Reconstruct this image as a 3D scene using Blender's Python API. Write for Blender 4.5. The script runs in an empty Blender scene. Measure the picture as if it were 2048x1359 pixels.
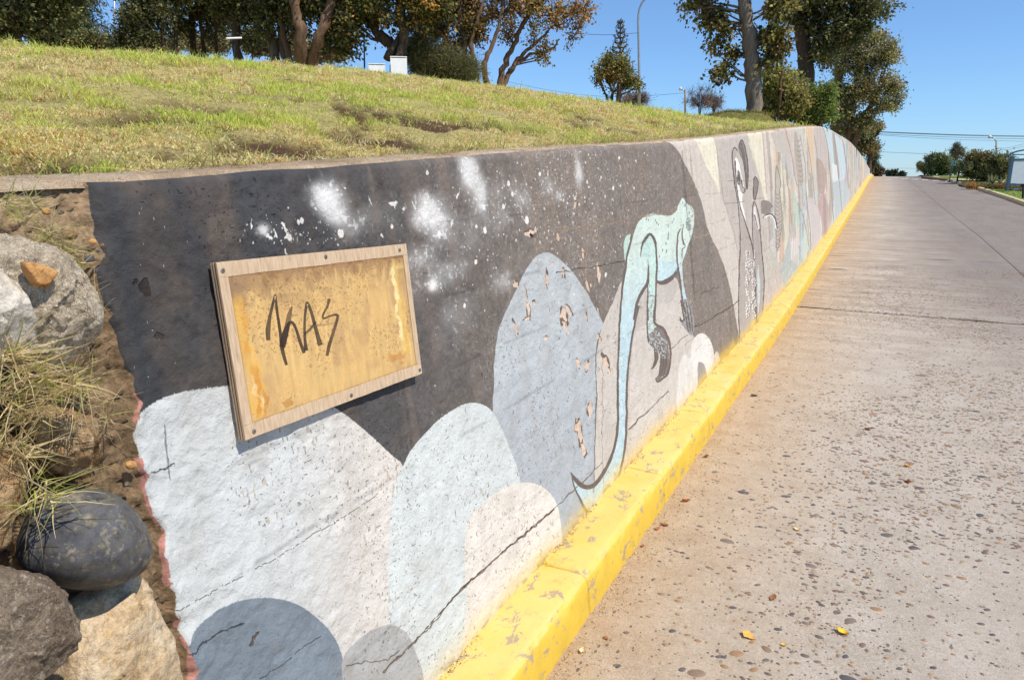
import bpy, math, random
import numpy as np
rng = np.random.default_rng(7)
random.seed(7)
scn = bpy.context.scene
COL = scn.collection

# ---------------------------------------------------------------- camera
F_PX, CX, CY = 1400.0, 1024.0, 679.5
VPX, VPY = 1777.0, 350.0
EYE = 1.6
_th = math.atan((CY - VPY) / F_PX)
_yaw = math.atan2((VPX - CX) / F_PX, math.cos(_th) + math.tan(_th) * math.sin(_th))
FW = np.array([-math.sin(_yaw) * math.cos(_th), math.cos(_yaw) * math.cos(_th), -math.sin(_th)])
RT = np.array([math.cos(_yaw), math.sin(_yaw), 0.0])
UP = np.cross(RT, FW)
CAM = np.array([0.0, 0.0, EYE])
cam = bpy.data.cameras.new('camera')
camo = bpy.data.objects.new('camera', cam)
COL.objects.link(camo)
from mathutils import Matrix, Vector
camo.matrix_world = Matrix(((RT[0], UP[0], -FW[0], 0), (RT[1], UP[1], -FW[1], 0), (RT[2], UP[2], -FW[2], EYE), (0, 0, 0, 1)))
cam.sensor_fit = 'HORIZONTAL'
cam.sensor_width = 36.0
cam.lens = 36.0 * F_PX / 2048.0
cam.clip_start = 0.05
cam.clip_end = 3000
scn.camera = camo

# ---------------------------------------------------------------- light
SUN_EL, SUN_AZ = math.radians(54), math.radians(97)      # azimuth clockwise from +Y
w = bpy.data.worlds.new('World'); scn.world = w
w.use_nodes = True
nt = w.node_tree
sky = nt.nodes.new('ShaderNodeTexSky')
sky.sky_type = 'NISHITA'
sky.sun_disc = False
sky.sun_elevation = SUN_EL
sky.sun_rotation = SUN_AZ
sky.altitude = 60
sky.air_density = 1.0
sky.dust_density = 0.0
sky.ozone_density = 2.0
bg = nt.nodes['Background']
bg.inputs[1].default_value = 0.12
tcw = nt.nodes.new('ShaderNodeTexCoord'); sxw = nt.nodes.new('ShaderNodeSeparateXYZ'); nt.links.new(tcw.outputs['Generated'], sxw.inputs[0])
rw = nt.nodes.new('ShaderNodeValToRGB'); nt.links.new(sxw.outputs[2], rw.inputs[0])
rw.color_ramp.elements[0].position = 0.0; rw.color_ramp.elements[0].color = (.47, .70, 1.12, 1)
rw.color_ramp.elements[1].position = .35; rw.color_ramp.elements[1].color = (.78, .96, 1.14, 1)
e_ = rw.color_ramp.elements.new(.09); e_.color = (.58, .80, 1.10, 1)
mw = nt.nodes.new('ShaderNodeMix'); mw.data_type = 'RGBA'; mw.blend_type = 'MULTIPLY'; mw.inputs[0].default_value = 1.0
nt.links.new(sky.outputs[0], mw.inputs[6]); nt.links.new(rw.outputs[0], mw.inputs[7]); nt.links.new(mw.outputs[2], bg.inputs[0])
sl = bpy.data.lights.new('sun', 'SUN'); sl.energy = 4.6; sl.angle = math.radians(0.53); sl.color = (1.0, 0.94, 0.86)
so = bpy.data.objects.new('sun', sl); COL.objects.link(so)
sd = Vector((math.sin(SUN_AZ) * math.cos(SUN_EL), math.cos(SUN_AZ) * math.cos(SUN_EL), math.sin(SUN_EL)))
so.rotation_euler = sd.to_track_quat('Z', 'Y').to_euler()
so.location = (6, 0, 12)
scn.view_settings.view_transform = 'Standard'
scn.view_settings.look = 'None'
scn.view_settings.exposure = 0.2
scn.view_settings.gamma = 1.0
scn.view_settings.use_curve_mapping = False
scn.render.film_transparent = False
scn.cycles.max_bounces = 6
scn.cycles.transparent_max_bounces = 8

# ---------------------------------------------------------------- site shape
def sm(x, xs, ys, k=0.06):
    x = np.asarray(x, float)
    d = 0.3 + k * np.abs(x)
    return (np.interp(x - 2 * d, xs, ys) + 2 * np.interp(x - d, xs, ys) + 3 * np.interp(x, xs, ys)
            + 2 * np.interp(x + d, xs, ys) + np.interp(x + 2 * d, xs, ys)) / 9.0

def table(*a):
    gx_ = np.concatenate([np.linspace(-950, -32, 200), np.arange(-30, 130, .02), np.linspace(131, 1600, 400)])
    gy_ = sm(gx_, *a)
    return lambda Y: np.interp(Y, gx_, gy_)
zroad = table([-30, 8, 12, 20, 30, 40, 50, 60, 70, 78, 100, 400, 1500], [0, 0, .02, .2, .48, .80, 1.12, 1.36, 1.50, 1.5, 1.2, -8, -40])
xkerb = table([-30, 8, 14, 22, 35, 56, 75, 200], [-.81, -.82, -.88, -.93, -.98, -1.1, -1.2, -1.8])
xright = table([-30, 15, 31, 40, 51, 58, 66, 200], [4.75, 4.7, 4.46, 4.16, 3.54, 3.17, 2.6, 2.6])
ztop = table([-30, .6, 1.1, 1.9, 2.6, 4.5, 6.3, 12.6, 17, 20, 31, 41, 58, 70, 78, 100, 400], [1.56, 1.57, 1.61, 1.65, 1.70, 1.80, 1.92, 2.35, 2.62, 2.73, 2.87, 2.75, 2.3, 2.0, 1.9, 1.6, -7.6], 0.03)
bankh = table([-30, 0, 4, 8, 13, 19, 26, 40, 70], [.90, .90, 1.26, 1.30, .78, .53, .55, .54, .5])
BAT, KW, KH = 0.13, 0.20, 0.15
def wall_x(Y, t):
    return xkerb(Y) - KW - BAT * (t - KH)
def terr(X, Y):
    X = np.asarray(X, float); Y = np.asarray(Y, float)
    d = np.maximum(0, xkerb(Y) - KW - BAT * (ztop(Y) - zroad(Y) - KH) - 0.15 - X)
    G = bankh(Y)
    z = ztop(Y) + 0.005 + G * (1 - np.exp(-(d / 4.4) ** 1.15))
    return z
def ray(x, y):
    d = (x - CX) / F_PX * RT + (CY - y) / F_PX * UP + FW
    return d / np.linalg.norm(d)
def at(px, py, r):
    """point on the sight line at horizontal range r"""
    d = ray(px, py); s = r / math.hypot(d[0], d[1])
    return CAM + d * s
def m_per_px(r):
    return r / F_PX * 1.04
def to_wall(px, py):
    """arrays of photo pixels -> (Y, t) on the wall face"""
    px = np.atleast_1d(np.asarray(px, float)); py = np.atleast_1d(np.asarray(py, float))
    D = (px - CX)[:, None] / F_PX * RT + (CY - py)[:, None] / F_PX * UP + FW
    Xf = np.full(len(px), -1.1)
    for _ in range(40):
        s = Xf / D[:, 0]
        s = np.where(s > 0, s, 400)
        s = np.minimum(s, 400)
        P = CAM + s[:, None] * D
        t = P[:, 2] - zroad(P[:, 1])
        Xn = wall_x(np.clip(P[:, 1], 0, 80), np.clip(t, -.5, 4))
        Xf = 0.5 * Xf + 0.5 * Xn
    return P[:, 1], t
def on_plane_x(px, py, X0):
    d = ray(px, py); s = X0 / d[0]
    return CAM + s * d
def on_road(px, py, dz=0.0):
    d = ray(px, py)
    s = np.geomspace(0.5, 150, 20000)
    P = CAM + s[:, None] * d
    g_ = P[:, 2] - zroad(P[:, 1]) - dz
    i = int(np.argmax(g_ < 0)) if (g_ < 0).any() else int(np.argmin(g_[P[:, 1] < 68]))
    return P[i]
def on_bank(px, py):
    d = ray(px, py)
    s = np.geomspace(0.5, 80, 20000)
    P = CAM + s[:, None] * d
    i = int(np.argmax(P[:, 2] < terr(P[:, 0], P[:, 1])))
    return P[i]

# ---------------------------------------------------------------- noise
_R2 = np.random.default_rng(11).random(512 * 512).astype(np.float32)
_R3 = np.random.default_rng(12).random(64 ** 3).astype(np.float32)
def vnoise(x, y, z=0.0, seed=0):
    flat = np.ndim(z) == 0
    x = np.asarray(x, np.float32) + np.float32((seed * 37) % 211); y = np.asarray(y, np.float32) + np.float32((seed * 91) % 197)
    x, y = np.broadcast_arrays(x, y)
    x0 = np.floor(x); y0 = np.floor(y); fx = x - x0; fy = y - y0
    fx = fx * fx * (3 - 2 * fx); fy = fy * fy * (3 - 2 * fy)
    x0 = x0.astype(np.int32); y0 = y0.astype(np.int32)
    if flat:
        if z: x0 = x0 + int(z * 13.7)
        a0 = (x0 & 511) << 9; a1 = ((x0 + 1) & 511) << 9; b0 = y0 & 511; b1 = (y0 + 1) & 511
        p = _R2[a0 | b0]; p = p + (_R2[a1 | b0] - p) * fx
        q = _R2[a0 | b1]; q = q + (_R2[a1 | b1] - q) * fx
        return p + (q - p) * fy
    z = np.asarray(z, np.float32); z = np.broadcast_to(z, x.shape)
    z0 = np.floor(z); fz = z - z0; fz = fz * fz * (3 - 2 * fz); z0 = z0.astype(np.int32)
    a0 = (x0 & 63) << 12; a1 = ((x0 + 1) & 63) << 12; b0 = (y0 & 63) << 6; b1 = ((y0 + 1) & 63) << 6
    r = []
    for c in (z0 & 63, (z0 + 1) & 63):
        p = _R3[a0 | b0 | c]; p = p + (_R3[a1 | b0 | c] - p) * fx
        q = _R3[a0 | b1 | c]; q = q + (_R3[a1 | b1 | c] - q) * fx
        r.append(p + (q - p) * fy)
    return r[0] + (r[1] - r[0]) * fz
def fbm(x, y, z=0.0, oct=4, seed=0):
    s = 0; a = 1; n = 0
    for o in range(oct):
        s = s + a * vnoise(np.asarray(x) * 2 ** o, np.asarray(y) * 2 ** o, np.asarray(z) * 2 ** o, seed + o * 17)
        n += a; a *= 0.5
    return s / n
def sstep(a, b, x):
    t = np.clip((x - a) / (b - a), 0, 1); return t * t * (3 - 2 * t)
def lin(c):
    c = np.asarray(c, float) / 255.0
    return np.where(c <= 0.04045, c / 12.92, ((c + 0.055) / 1.055) ** 2.4)

# ---------------------------------------------------------------- mesh helpers
def mesh_np(name, V, Q=None, T=None, uv=None, col=None, smooth=False):
    """V (n,3); Q (m,4) and/or T (k,3) index arrays; uv per vertex; col per vertex (n,3)"""
    V = np.asarray(V, np.float32)
    me = bpy.data.meshes.new(name)
    me.vertices.add(len(V)); me.vertices.foreach_set('co', V.ravel())
    li = []; st = []; tot = []
    o = 0
    if Q is not None and len(Q):
        Q = np.asarray(Q, np.int32); li.append(Q.ravel()); st.append(o + 4 * np.arange(len(Q))); tot.append(np.full(len(Q), 4)); o += 4 * len(Q)
    if T is not None and len(T):
        T = np.asarray(T, np.int32); li.append(T.ravel()); st.append(o + 3 * np.arange(len(T))); tot.append(np.full(len(T), 3)); o += 3 * len(T)
    li = np.concatenate(li).astype(np.int32); st = np.concatenate(st).astype(np.int32); tot = np.concatenate(tot).astype(np.int32)
    me.loops.add(len(li)); me.loops.foreach_set('vertex_index', li)
    me.polygons.add(len(st)); me.polygons.foreach_set('loop_start', st); me.polygons.foreach_set('loop_total', tot)
    me.polygons.foreach_set('use_smooth', np.full(len(st), bool(smooth)))
    me.update(calc_edges=True)
    if uv is not None:
        l = me.uv_layers.new(name='UVMap')
        l.data.foreach_set('uv', np.asarray(uv, np.float32)[li].ravel())
    if col is not None:
        a = me.color_attributes.new('tint', 'FLOAT_COLOR', 'POINT')
        c = np.ones((len(V), 4), np.float32); c[:, :3] = col
        a.data.foreach_set('color', c.ravel())
    me.validate()
    return me
def grid_faces(nu, nv, off=0):
    i = np.arange(nu - 1)[:, None] * nv + np.arange(nv - 1)[None, :]
    i = i.ravel() + off
    return np.stack([i, i + nv, i + nv + 1, i + 1], 1)
def link(name, me, mat=None, parent=None, loc=None):
    o = bpy.data.objects.new(name, me); COL.objects.link(o)
    if mat is not None and me is not None:
        if not me.materials: me.materials.append(mat)
    if parent is not None: o.parent = parent
    if loc is not None: o.location = loc
    return o
def tag(o, label=None, cat=None, group=None, kind=None):
    if label: o['label'] = label
    if cat: o['category'] = cat
    if group: o['group'] = group
    if kind: o['kind'] = kind
    return o
def thing(name, label, cat, loc=(0, 0, 0), group=None, kind=None):
    o = bpy.data.objects.new(name, None); COL.objects.link(o)
    o.empty_display_size = 0.1
    o.location = Vector([float(c) for c in loc])
    return tag(o, label, cat, group, kind)
class MB:
    """collects primitive pieces for ONE mesh"""
    def __init__(s): s.V = []; s.Q = []; s.T = []; s.n = 0
    def add(s, V, Q=None, T=None):
        V = np.asarray(V, float).reshape(-1, 3)
        s.V.append(V)
        if Q is not None and len(Q): s.Q.append(np.asarray(Q) + s.n)
        if T is not None and len(T): s.T.append(np.asarray(T) + s.n)
        s.n += len(V)
    def box(s, c, size, ax=None):
        c = np.asarray(c, float); h = np.asarray(size, float) / 2
        sg = np.array([[i, j, k] for i in (-1, 1) for j in (-1, 1) for k in (-1, 1)], float) * h
        if ax is not None: sg = sg @ np.asarray(ax, float)
        s.add(sg + c, Q=[[0, 1, 3, 2], [4, 6, 7, 5], [0, 4, 5, 1], [2, 3, 7, 6], [0, 2, 6, 4], [1, 5, 7, 3]])
    def tube(s, P, R, n=6, cap=True):
        P = np.asarray(P, float); R = np.broadcast_to(np.asarray(R, float), (len(P),))
        T_ = np.gradient(P, axis=0); T_ /= np.linalg.norm(T_, axis=1)[:, None] + 1e-9
        ref = np.array([0.31, 0.95, 0.07]) if abs(T_[0][1]) < .9 else np.array([1., 0, 0])
        A = np.cross(T_, ref); A /= np.linalg.norm(A, axis=1)[:, None] + 1e-9
        B = np.cross(T_, A)
        a = np.arange(n) * 2 * math.pi / n
        V = P[:, None, :] + R[:, None, None] * (np.cos(a)[None, :, None] * A[:, None, :] + np.sin(a)[None, :, None] * B[:, None, :])
        m = len(P)
        i = (np.arange(m - 1)[:, None] * n + np.arange(n)[None, :]); j = (np.arange(m - 1)[:, None] * n + (np.arange(n) + 1)[None, :] % n)
        Q = np.stack([i.ravel(), j.ravel(), (j + n).ravel(), (i + n).ravel()], 1)
        V = V.reshape(-1, 3); T = []
        if cap:
            V = np.vstack([V, P[:1], P[-1:]]); b = m * n
            for k in range(n):
                T.append([b, (k + 1) % n, k]); T.append([b + 1, (m - 1) * n + k, (m - 1) * n + (k + 1) % n])
        s.add(V, Q=Q, T=T)
    def build(s, name, mat, parent=None, smooth=False, origin=None, col=None):
        V = np.vstack(s.V)
        if origin is not None: V = V - np.asarray(origin, float)
        me = mesh_np(name, V, np.vstack(s.Q) if s.Q else None, np.vstack(s.T) if s.T else None, smooth=smooth, col=col)
        return link(name, me, mat, parent)

# ---------------------------------------------------------------- material helpers
class NT:
    def __init__(s, name, rough=0.85, spec=0.25):
        s.m = bpy.data.materials.new(name); s.m.use_nodes = True
        s.t = s.m.node_tree; s.N = s.t.nodes; s.L = s.t.links
        s.b = s.N['Principled BSDF']; s.b.inputs['Roughness'].default_value = rough
        s.b.inputs['Specular IOR Level'].default_value = spec
        s.out = s.N['Material Output']
        s._co = None
    def co(s, kind='Object'):
        n = s.N.new('ShaderNodeTexCoord'); return n.outputs[kind]
    def map(s, vec, scale=(1, 1, 1)):
        n = s.N.new('ShaderNodeMapping'); n.inputs['Scale'].default_value = scale
        s.L.new(vec, n.inputs['Vector']); return n.outputs[0]
    def noise(s, vec, scale, detail=4, rough=0.6, dist=0.0):
        n = s.N.new('ShaderNodeTexNoise'); n.inputs['Scale'].default_value = scale; n.inputs['Detail'].default_value = detail
        n.inputs['Roughness'].default_value = rough; n.inputs['Distortion'].default_value = dist
        s.L.new(vec, n.inputs['Vector']); return n.outputs['Fac']
    def voro(s, vec, scale, feature='F1', out='Distance', rand=1.0):
        n = s.N.new('ShaderNodeTexVoronoi'); n.feature = feature; n.inputs['Scale'].default_value = scale; n.inputs['Randomness'].default_value = rand
        s.L.new(vec, n.inputs['Vector']); return n.outputs[out]
    def ramp(s, fac, stops, interp='LINEAR'):
        n = s.N.new('ShaderNodeValToRGB'); n.color_ramp.interpolation = interp
        e = n.color_ramp.elements
        while len(e) < len(stops): e.new(0.5)
        for k, (p, c) in enumerate(stops):
            e[k].position = p
            c = c if hasattr(c, '__len__') else (c, c, c)
            e[k].color = (c[0], c[1], c[2], 1)
        s.L.new(fac, n.inputs[0]); return n.outputs[0]
    def mix(s, fac, a, b, mode='MIX'):
        n = s.N.new('ShaderNodeMix'); n.data_type = 'RGBA'; n.blend_type = mode
        for inp, v in ((n.inputs[0], fac), (n.inputs[6], a), (n.inputs[7], b)):
            if hasattr(v, 'is_linked') or isinstance(v, bpy.types.NodeSocket): s.L.new(v, inp)
            elif hasattr(v, '__len__'): inp.default_value = (v[0], v[1], v[2], 1)
            else: inp.default_value = v
        return n.outputs[2]
    def math(s, op, a, b=None):
        n = s.N.new('ShaderNodeMath'); n.operation = op
        for k, v in enumerate((a, b)):
            if v is None: continue
            if isinstance(v, bpy.types.NodeSocket): s.L.new(v, n.inputs[k])
            else: n.inputs[k].default_value = v
        return n.outputs[0]
    def attr(s, name='tint'):
        n = s.N.new('ShaderNodeAttribute'); n.attribute_name = name; return n.outputs['Color']
    def bump(s, h, strength=0.5, dist=0.01):
        n = s.N.new('ShaderNodeBump'); n.inputs['Strength'].default_value = strength; n.inputs['Distance'].default_value = dist
        s.L.new(h, n.inputs['Height'])
        if s.b.inputs['Normal'].is_linked: s.L.new(s.b.inputs['Normal'].links[0].from_socket, n.inputs['Normal'])
        s.L.new(n.outputs[0], s.b.inputs['Normal']); return n
    def color(s, c):
        if isinstance(c, bpy.types.NodeSocket): s.L.new(c, s.b.inputs['Base Color'])
        else: s.b.inputs['Base Color'].default_value = (c[0], c[1], c[2], 1)
        return s
def flat(name, c, rough=0.7, metal=0.0, spec=0.3, vary=0.12, scale=8):
    n = NT(name, rough, spec); n.b.inputs['Metallic'].default_value = metal
    f = n.noise(n.co(), scale, 5)
    n.color(n.ramp(f, [(0.3, [k * (1 - vary) for k in c]), (0.7, [min(1, k * (1 + vary)) for k in c])]))
    return n.m
def leafy(name, transl=0.35, rough=0.55):
    n = NT(name, rough, 0.3)
    a = n.attr('tint'); n.color(a)
    tr = n.N.new('ShaderNodeBsdfTranslucent'); n.L.new(a, tr.inputs[0])
    mx = n.N.new('ShaderNodeMixShader'); mx.inputs[0].default_value = transl
    n.L.new(n.b.outputs[0], mx.inputs[1]); n.L.new(tr.outputs[0], mx.inputs[2]); n.L.new(mx.outputs[0], n.out.inputs[0])
    return n.m
def rockmat(name, cols, scale=9, bump=0.6, speck=None, rough=0.9, fine=120, bd=0.006, vein=None):
    n = NT(name, rough, 0.2); co = n.co()
    f = n.noise(co, scale, 6, 0.65)
    st = [(0.28 + 0.44 * k / (len(cols) - 1), c) for k, c in enumerate(cols)]
    c = n.ramp(f, st)
    if speck is not None:
        v = n.noise(co, fine, 3, 0.7)
        m = n.ramp(v, [(0.55, 0.0), (0.64, 1.0)])
        c = n.mix(m, c, speck)
    if vein is not None:
        v = n.noise(n.map(co, (1, 1, 3)), scale * 1.3, 5, 0.7, 1.2)
        m = n.ramp(v, [(0.47, 0.0), (0.5, .8), (0.53, 0.0)])
        c = n.mix(m, c, vein)
    c = n.mix(.8, c, n.ramp(n.noise(co, fine * .9, 5, .8), [(.34, (.42, .40, .38)), (.5, (1., 1., 1.)), (.66, (1.35, 1.33, 1.28))]), 'MULTIPLY')
    n.color(c)
    n.bump(n.noise(co, fine * .5, 8, 0.78), bump, bd * 2.5)
    n.bump(n.noise(co, scale * 3, 6, 0.7), bump, bd * 5)
    return n.m
# ---------------------------------------------------------------- paint layer of the mural, drawn in wall coordinates
CW, CH, TMAX = 3600, 1300, 2.8
_Yg = np.concatenate([np.arange(0.40, 3, 0.01), np.arange(3, 80, 0.05)])
_dn = 1.0 / (0.35 + _Yg ** 1.55) + 0.012
_cu = np.concatenate([[0], np.cumsum(0.5 * (_dn[1:] + _dn[:-1]) * np.diff(_Yg))]); _cu /= _cu[-1]
def U_of(Y): return np.interp(Y, _Yg, _cu)
canvY = np.interp((np.arange(CW) + .5) / CW, _cu, _Yg)
canvT = (np.arange(CH) + .5) / CH * TMAX
YY, TT = [a_.astype(np.float32) for a_ in np.meshgrid(canvY, canvT)]
def crom(P, n=6, closed=True):
    P = np.asarray(P, float); m = len(P); out = []
    rngi = range(m if closed else m - 1)
    for i in rngi:
        if closed: p0, p1, p2, p3 = P[(i - 1) % m], P[i], P[(i + 1) % m], P[(i + 2) % m]
        else: p0, p1, p2, p3 = P[max(i - 1, 0)], P[i], P[i + 1], P[min(i + 2, m - 1)]
        for k in range(n):
            t = k / n
            out.append(0.5 * ((2 * p1) + (-p0 + p2) * t + (2 * p0 - 5 * p1 + 4 * p2 - p3) * t * t + (-p0 + 3 * p1 - 3 * p2 + p3) * t ** 3))
    if not closed: out.append(P[-1])
    return np.array(out)
def fill_mask(P, W, H):
    """P in canvas px; returns (x0,y0,mask)"""
    x = P[:, 0]; y = P[:, 1]
    y0 = int(max(0, math.floor(y.min()))); y1 = int(min(H, math.ceil(y.max()) + 1))
    x0 = int(max(0, math.floor(x.min()))); x1 = int(min(W, math.ceil(x.max()) + 1))
    if y1 <= y0 or x1 <= x0: return None
    m = np.zeros((y1 - y0, x1 - x0), bool)
    xa, ya, xb, yb = x, y, np.roll(x, -1), np.roll(y, -1)
    for r in range(y0, y1):
        c = r + .5
        k = ((ya <= c) & (yb > c)) | ((yb <= c) & (ya > c))
        if not k.any(): continue
        xs = np.sort(xa[k] + (c - ya[k]) * (xb[k] - xa[k]) / (yb[k] - ya[k]))
        for i in range(0, len(xs) - 1, 2):
            a = int(round(xs[i])) - x0; b = int(round(xs[i + 1])) - x0
            if b > 0 and a < m.shape[1]: m[r - y0, max(a, 0):max(min(b, m.shape[1]), 0)] = True
            if b == a and 0 <= a < m.shape[1]: m[r - y0, a] = True
    return x0, y0, m
def px2c(P):
    P = np.asarray(P, float)
    Y, t = to_wall(P[:, 0], P[:, 1])
    return np.stack([U_of(Y) * CW, t / TMAX * CH], 1)
def dens(P):
    out = []
    m = len(P)
    for i in range(m):
        a, b = P[i], P[(i + 1) % m]; k = max(1, int(np.hypot(*(b - a)) / 12))
        for j in range(k): out.append(a + (b - a) * j / k)
    return np.array(out)
BLACKL, BLACKR = lin((68, 70, 75)), lin((134, 126, 120))
n1 = fbm(YY * 3, TT * 3, 0, 5, 1); n2 = fbm(YY * 22, TT * 22, 0, 4, 2); n3 = vnoise(YY * 90, TT * 90, 0, 3); n5 = vnoise(YY * 260, TT * 260, 0, 33)
n4 = fbm(YY * 7, TT * 1.2, 0, 4, 9)
IMG = np.zeros((CH, CW, 3), np.float32); HGT = np.full((CH, CW), .5, np.float32)
def paint(P, c, smooth=True, alpha=1.0, closed=True, n=6, mottle=0.085, c2=None, grad=None, edge=0.0, hgt=0.0):
    P = np.asarray(P, float)
    Q = crom(P, n) if smooth else dens(P)
    r = fill_mask(px2c(Q), CW, CH)
    if r is None: return None
    x0, y0, m = r; sl = (slice(y0, y0 + m.shape[0]), slice(x0, x0 + m.shape[1]))
    c = lin(c)
    base = np.broadcast_to(c, m.shape + (3,))
    if c2 is not None:
        g = grad(YY[sl], TT[sl])[..., None]
        base = c * (1 - g) + lin(c2) * g
    mt = 1 + mottle * ((n1[sl] - .5) * 2.2 + (n2[sl] - .5) * 1.2 + (n3[sl] - .5) * .6)
    a = (m * alpha)[..., None]
    IMG[sl] = IMG[sl] * (1 - a) + base * mt[..., None] * a
    if hgt: HGT[sl] += hgt * m
    return sl, m
def outline(P, wd, closed=False, n=6, smooth=True):
    P = np.asarray(P, float)
    Q = crom(P, n, closed) if smooth else P
    T_ = np.gradient(Q, axis=0); T_ /= np.linalg.norm(T_, axis=1)[:, None] + 1e-9
    N_ = np.stack([-T_[:, 1], T_[:, 0]], 1)
    wd = np.broadcast_to(np.asarray(wd, float), (len(P),))
    ww = np.interp(np.linspace(0, len(P) - 1, len(Q)), np.arange(len(P)), wd)[:, None]
    return np.vstack([Q + N_ * ww / 2, (Q - N_ * ww / 2)[::-1]])
def stroke(P, wd, c, alpha=1.0, n=6, smooth=True, hgt=0.0, mottle=.05):
    O = outline(P, wd, n=n, smooth=smooth)
    r = fill_mask(px2c(O), CW, CH)
    if r is None: return
    x0, y0, m = r; sl = (slice(y0, y0 + m.shape[0]), slice(x0, x0 + m.shape[1]))
    a = (m * alpha)[..., None]
    IMG[sl] = IMG[sl] * (1 - a) + lin(c) * a
    if hgt: HGT[sl] += hgt * m
def blob(x, y, rx, ry, c, alpha=1.0, jag=.25, n=9, hgt=0.0, rot=0.0):
    a = np.arange(n) * 2 * math.pi / n
    r = 1 + jag * (rng.random(n) - .5) * 2
    u = rx * r * np.cos(a); v = ry * r * np.sin(a)
    P = np.stack([x + u * math.cos(rot) - v * math.sin(rot), y + u * math.sin(rot) + v * math.cos(rot)], 1)
    return paint(P, c, n=3, alpha=alpha, hgt=hgt)

# ground coat: black side, then the pale side
g = sstep(.9, 2.6, YY)[..., None]
bl = BLACKL * (1 - g) + BLACKR * g
bl = bl * (0.72 + 0.45 * n1 + .35 * (n2 - .5) + .25 * (n3 - .5))[..., None]
br = sstep(.5, .75, n4) * sstep(.4, .7, n1)
bl = bl * (1 - .45 * br[..., None]) + lin((126, 108, 92)) * .45 * br[..., None]
grain = sstep(.80, .95, n3) * sstep(1.6, 3, YY)
bl = bl * (1 + .8 * grain[..., None])
IMG[:] = lin((206, 198, 190)) * (1 + .06 * (n1 - .5) + .06 * (n2 - .5))[..., None]
BL = [(-400, 200), (1300, 200), (1337, 284), (1357, 303), (1381, 352), (1402, 402), (1415, 457), (1439, 507), (1456, 558), (1469, 623), (1479, 677), (1486, 760), (1400, 900), (900, 1500), (-400, 1500)]
Q = dens(np.array(BL, float)); r = fill_mask(px2c(np.array([q for q in Q if q[0] > 240])), CW, CH)
# black side = everything nearer than the curved boundary
bd = np.array([(1337, 284), (1357, 303), (1381, 352), (1402, 402), (1415, 457), (1439, 507), (1456, 558), (1469, 623), (1479, 677)], float)
bd = crom(bd, 8, False); bY, bT = to_wall(bd[:, 0], bd[:, 1]); o = np.argsort(bT)
m = YY < np.interp(TT, bT[o], bY[o])
IMG[m] = bl[m]
# pale rays and fans beyond the black
def C1(L): return [(1300 + x / 2.953, 240 + y / 2.953) for x, y in L]
def C2(L): return [(1520 + x / 3.775, 240 + y / 3.775) for x, y in L]
paint(C1([(265, 100), (378, 90), (398, 250), (415, 440), (385, 370), (330, 265)]), (229, 224, 205), False)
paint(C1([(378, 90), (575, 70), (600, 200), (650, 340), (690, 470), (740, 640), (790, 800), (700, 1180), (540, 1300), (527, 1100), (530, 830), (470, 560), (415, 440), (400, 250)]), (190, 182, 176), False)
paint(C1([(575, 60), (715, 50), (745, 175), (800, 195), (835, 380), (850, 560), (810, 850), (760, 760), (735, 620), (690, 520), (655, 370), (615, 230)]), (226, 220, 196), False)
paint(C1([(715, 50), (800, 40), (850, 330), (870, 520), (835, 420), (800, 205), (745, 175)]), (188, 181, 174), False)
paint(C1([(585, 130), (740, 175), (800, 260), (835, 360), (660, 345), (625, 235)]), (233, 228, 208), True, alpha=.6)
# tall stripes and figures further up the wall
cols = [(214, 196, 190), (188, 180, 172), (226, 210, 190), (205, 160, 130), (226, 214, 186), (184, 178, 186), (176, 190, 205), (205, 182, 160), (222, 210, 196), (170, 205, 222), (200, 222, 232), (176, 150, 140), (214, 224, 228), (196, 178, 166), (205, 196, 186), (180, 188, 180), (212, 200, 182)]
tops = [1540, 1571, 1580, 1594, 1606, 1613, 1618, 1628, 1640, 1648, 1656, 1664, 1672, 1680, 1690, 1700, 1710, 1720, 1730, 1742]
tY = [float(np.median(to_wall([x], [262 if x < 1660 else 300])[0])) for x in tops]
k = 0
Yc = 8.6
i8 = int(np.searchsorted(canvY, 8.3))
while Yc < 78:
    wd = (0.25 + 0.5 * random.random()) * (Yc / 10)
    lean = (random.random() - .35) * 0.9 * (Yc / 12)
    c = lin(cols[k % len(cols)]) if random.random() < .7 else lin(cols[random.randrange(len(cols))])
    ia = max(i8, int(np.searchsorted(canvY, Yc - wd * 1.2 - abs(lean) * 1.7))); ib = int(np.searchsorted(canvY, Yc + wd * 1.2 + abs(lean) * 1.7)) + 1
    if ib <= ia: ib = ia + 1
    y_, t_, n4_, n1_, I_ = YY[:, ia:ib], TT[:, ia:ib], n4[:, ia:ib], n1[:, ia:ib], IMG[:, ia:ib]
    ctr = Yc + lean * (t_ - 1.6) + .18 * wd * (n4_ - .5) * 4
    for seg in range(random.choice((1, 2, 2, 3))):
        ta = random.random() * 1.6 if seg else -.2; tb = 3 if not seg else ta + .4 + random.random() * 1.2
        ww = wd * (.5 + .5 * (1 - ((t_ - (ta + tb) / 2) / (tb - ta)) ** 2)) if seg else wd
        mk = (np.abs(ctr - y_) < ww / 2) & (t_ > ta) & (t_ < tb)
        I_[mk] = c if seg == 0 else lin(cols[random.randrange(len(cols))]) * (.8 + .3 * random.random())
    edge = (np.abs(np.abs(ctr - y_) - wd / 2) < .012 * Yc ** .9) & (n1_ > .46)
    I_[edge] = I_[edge] * .45 + lin((90, 82, 82)) * .3
    Yc += wd * (0.75 + .3 * random.random()); k += 1
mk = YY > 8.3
tintn = fbm(YY * 1.1, TT * 2.2, 0, 4, 31)[..., None]; tn2 = fbm(YY * 1.7 + 9, TT * 1.1, 0, 3, 77)[..., None]
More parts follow.
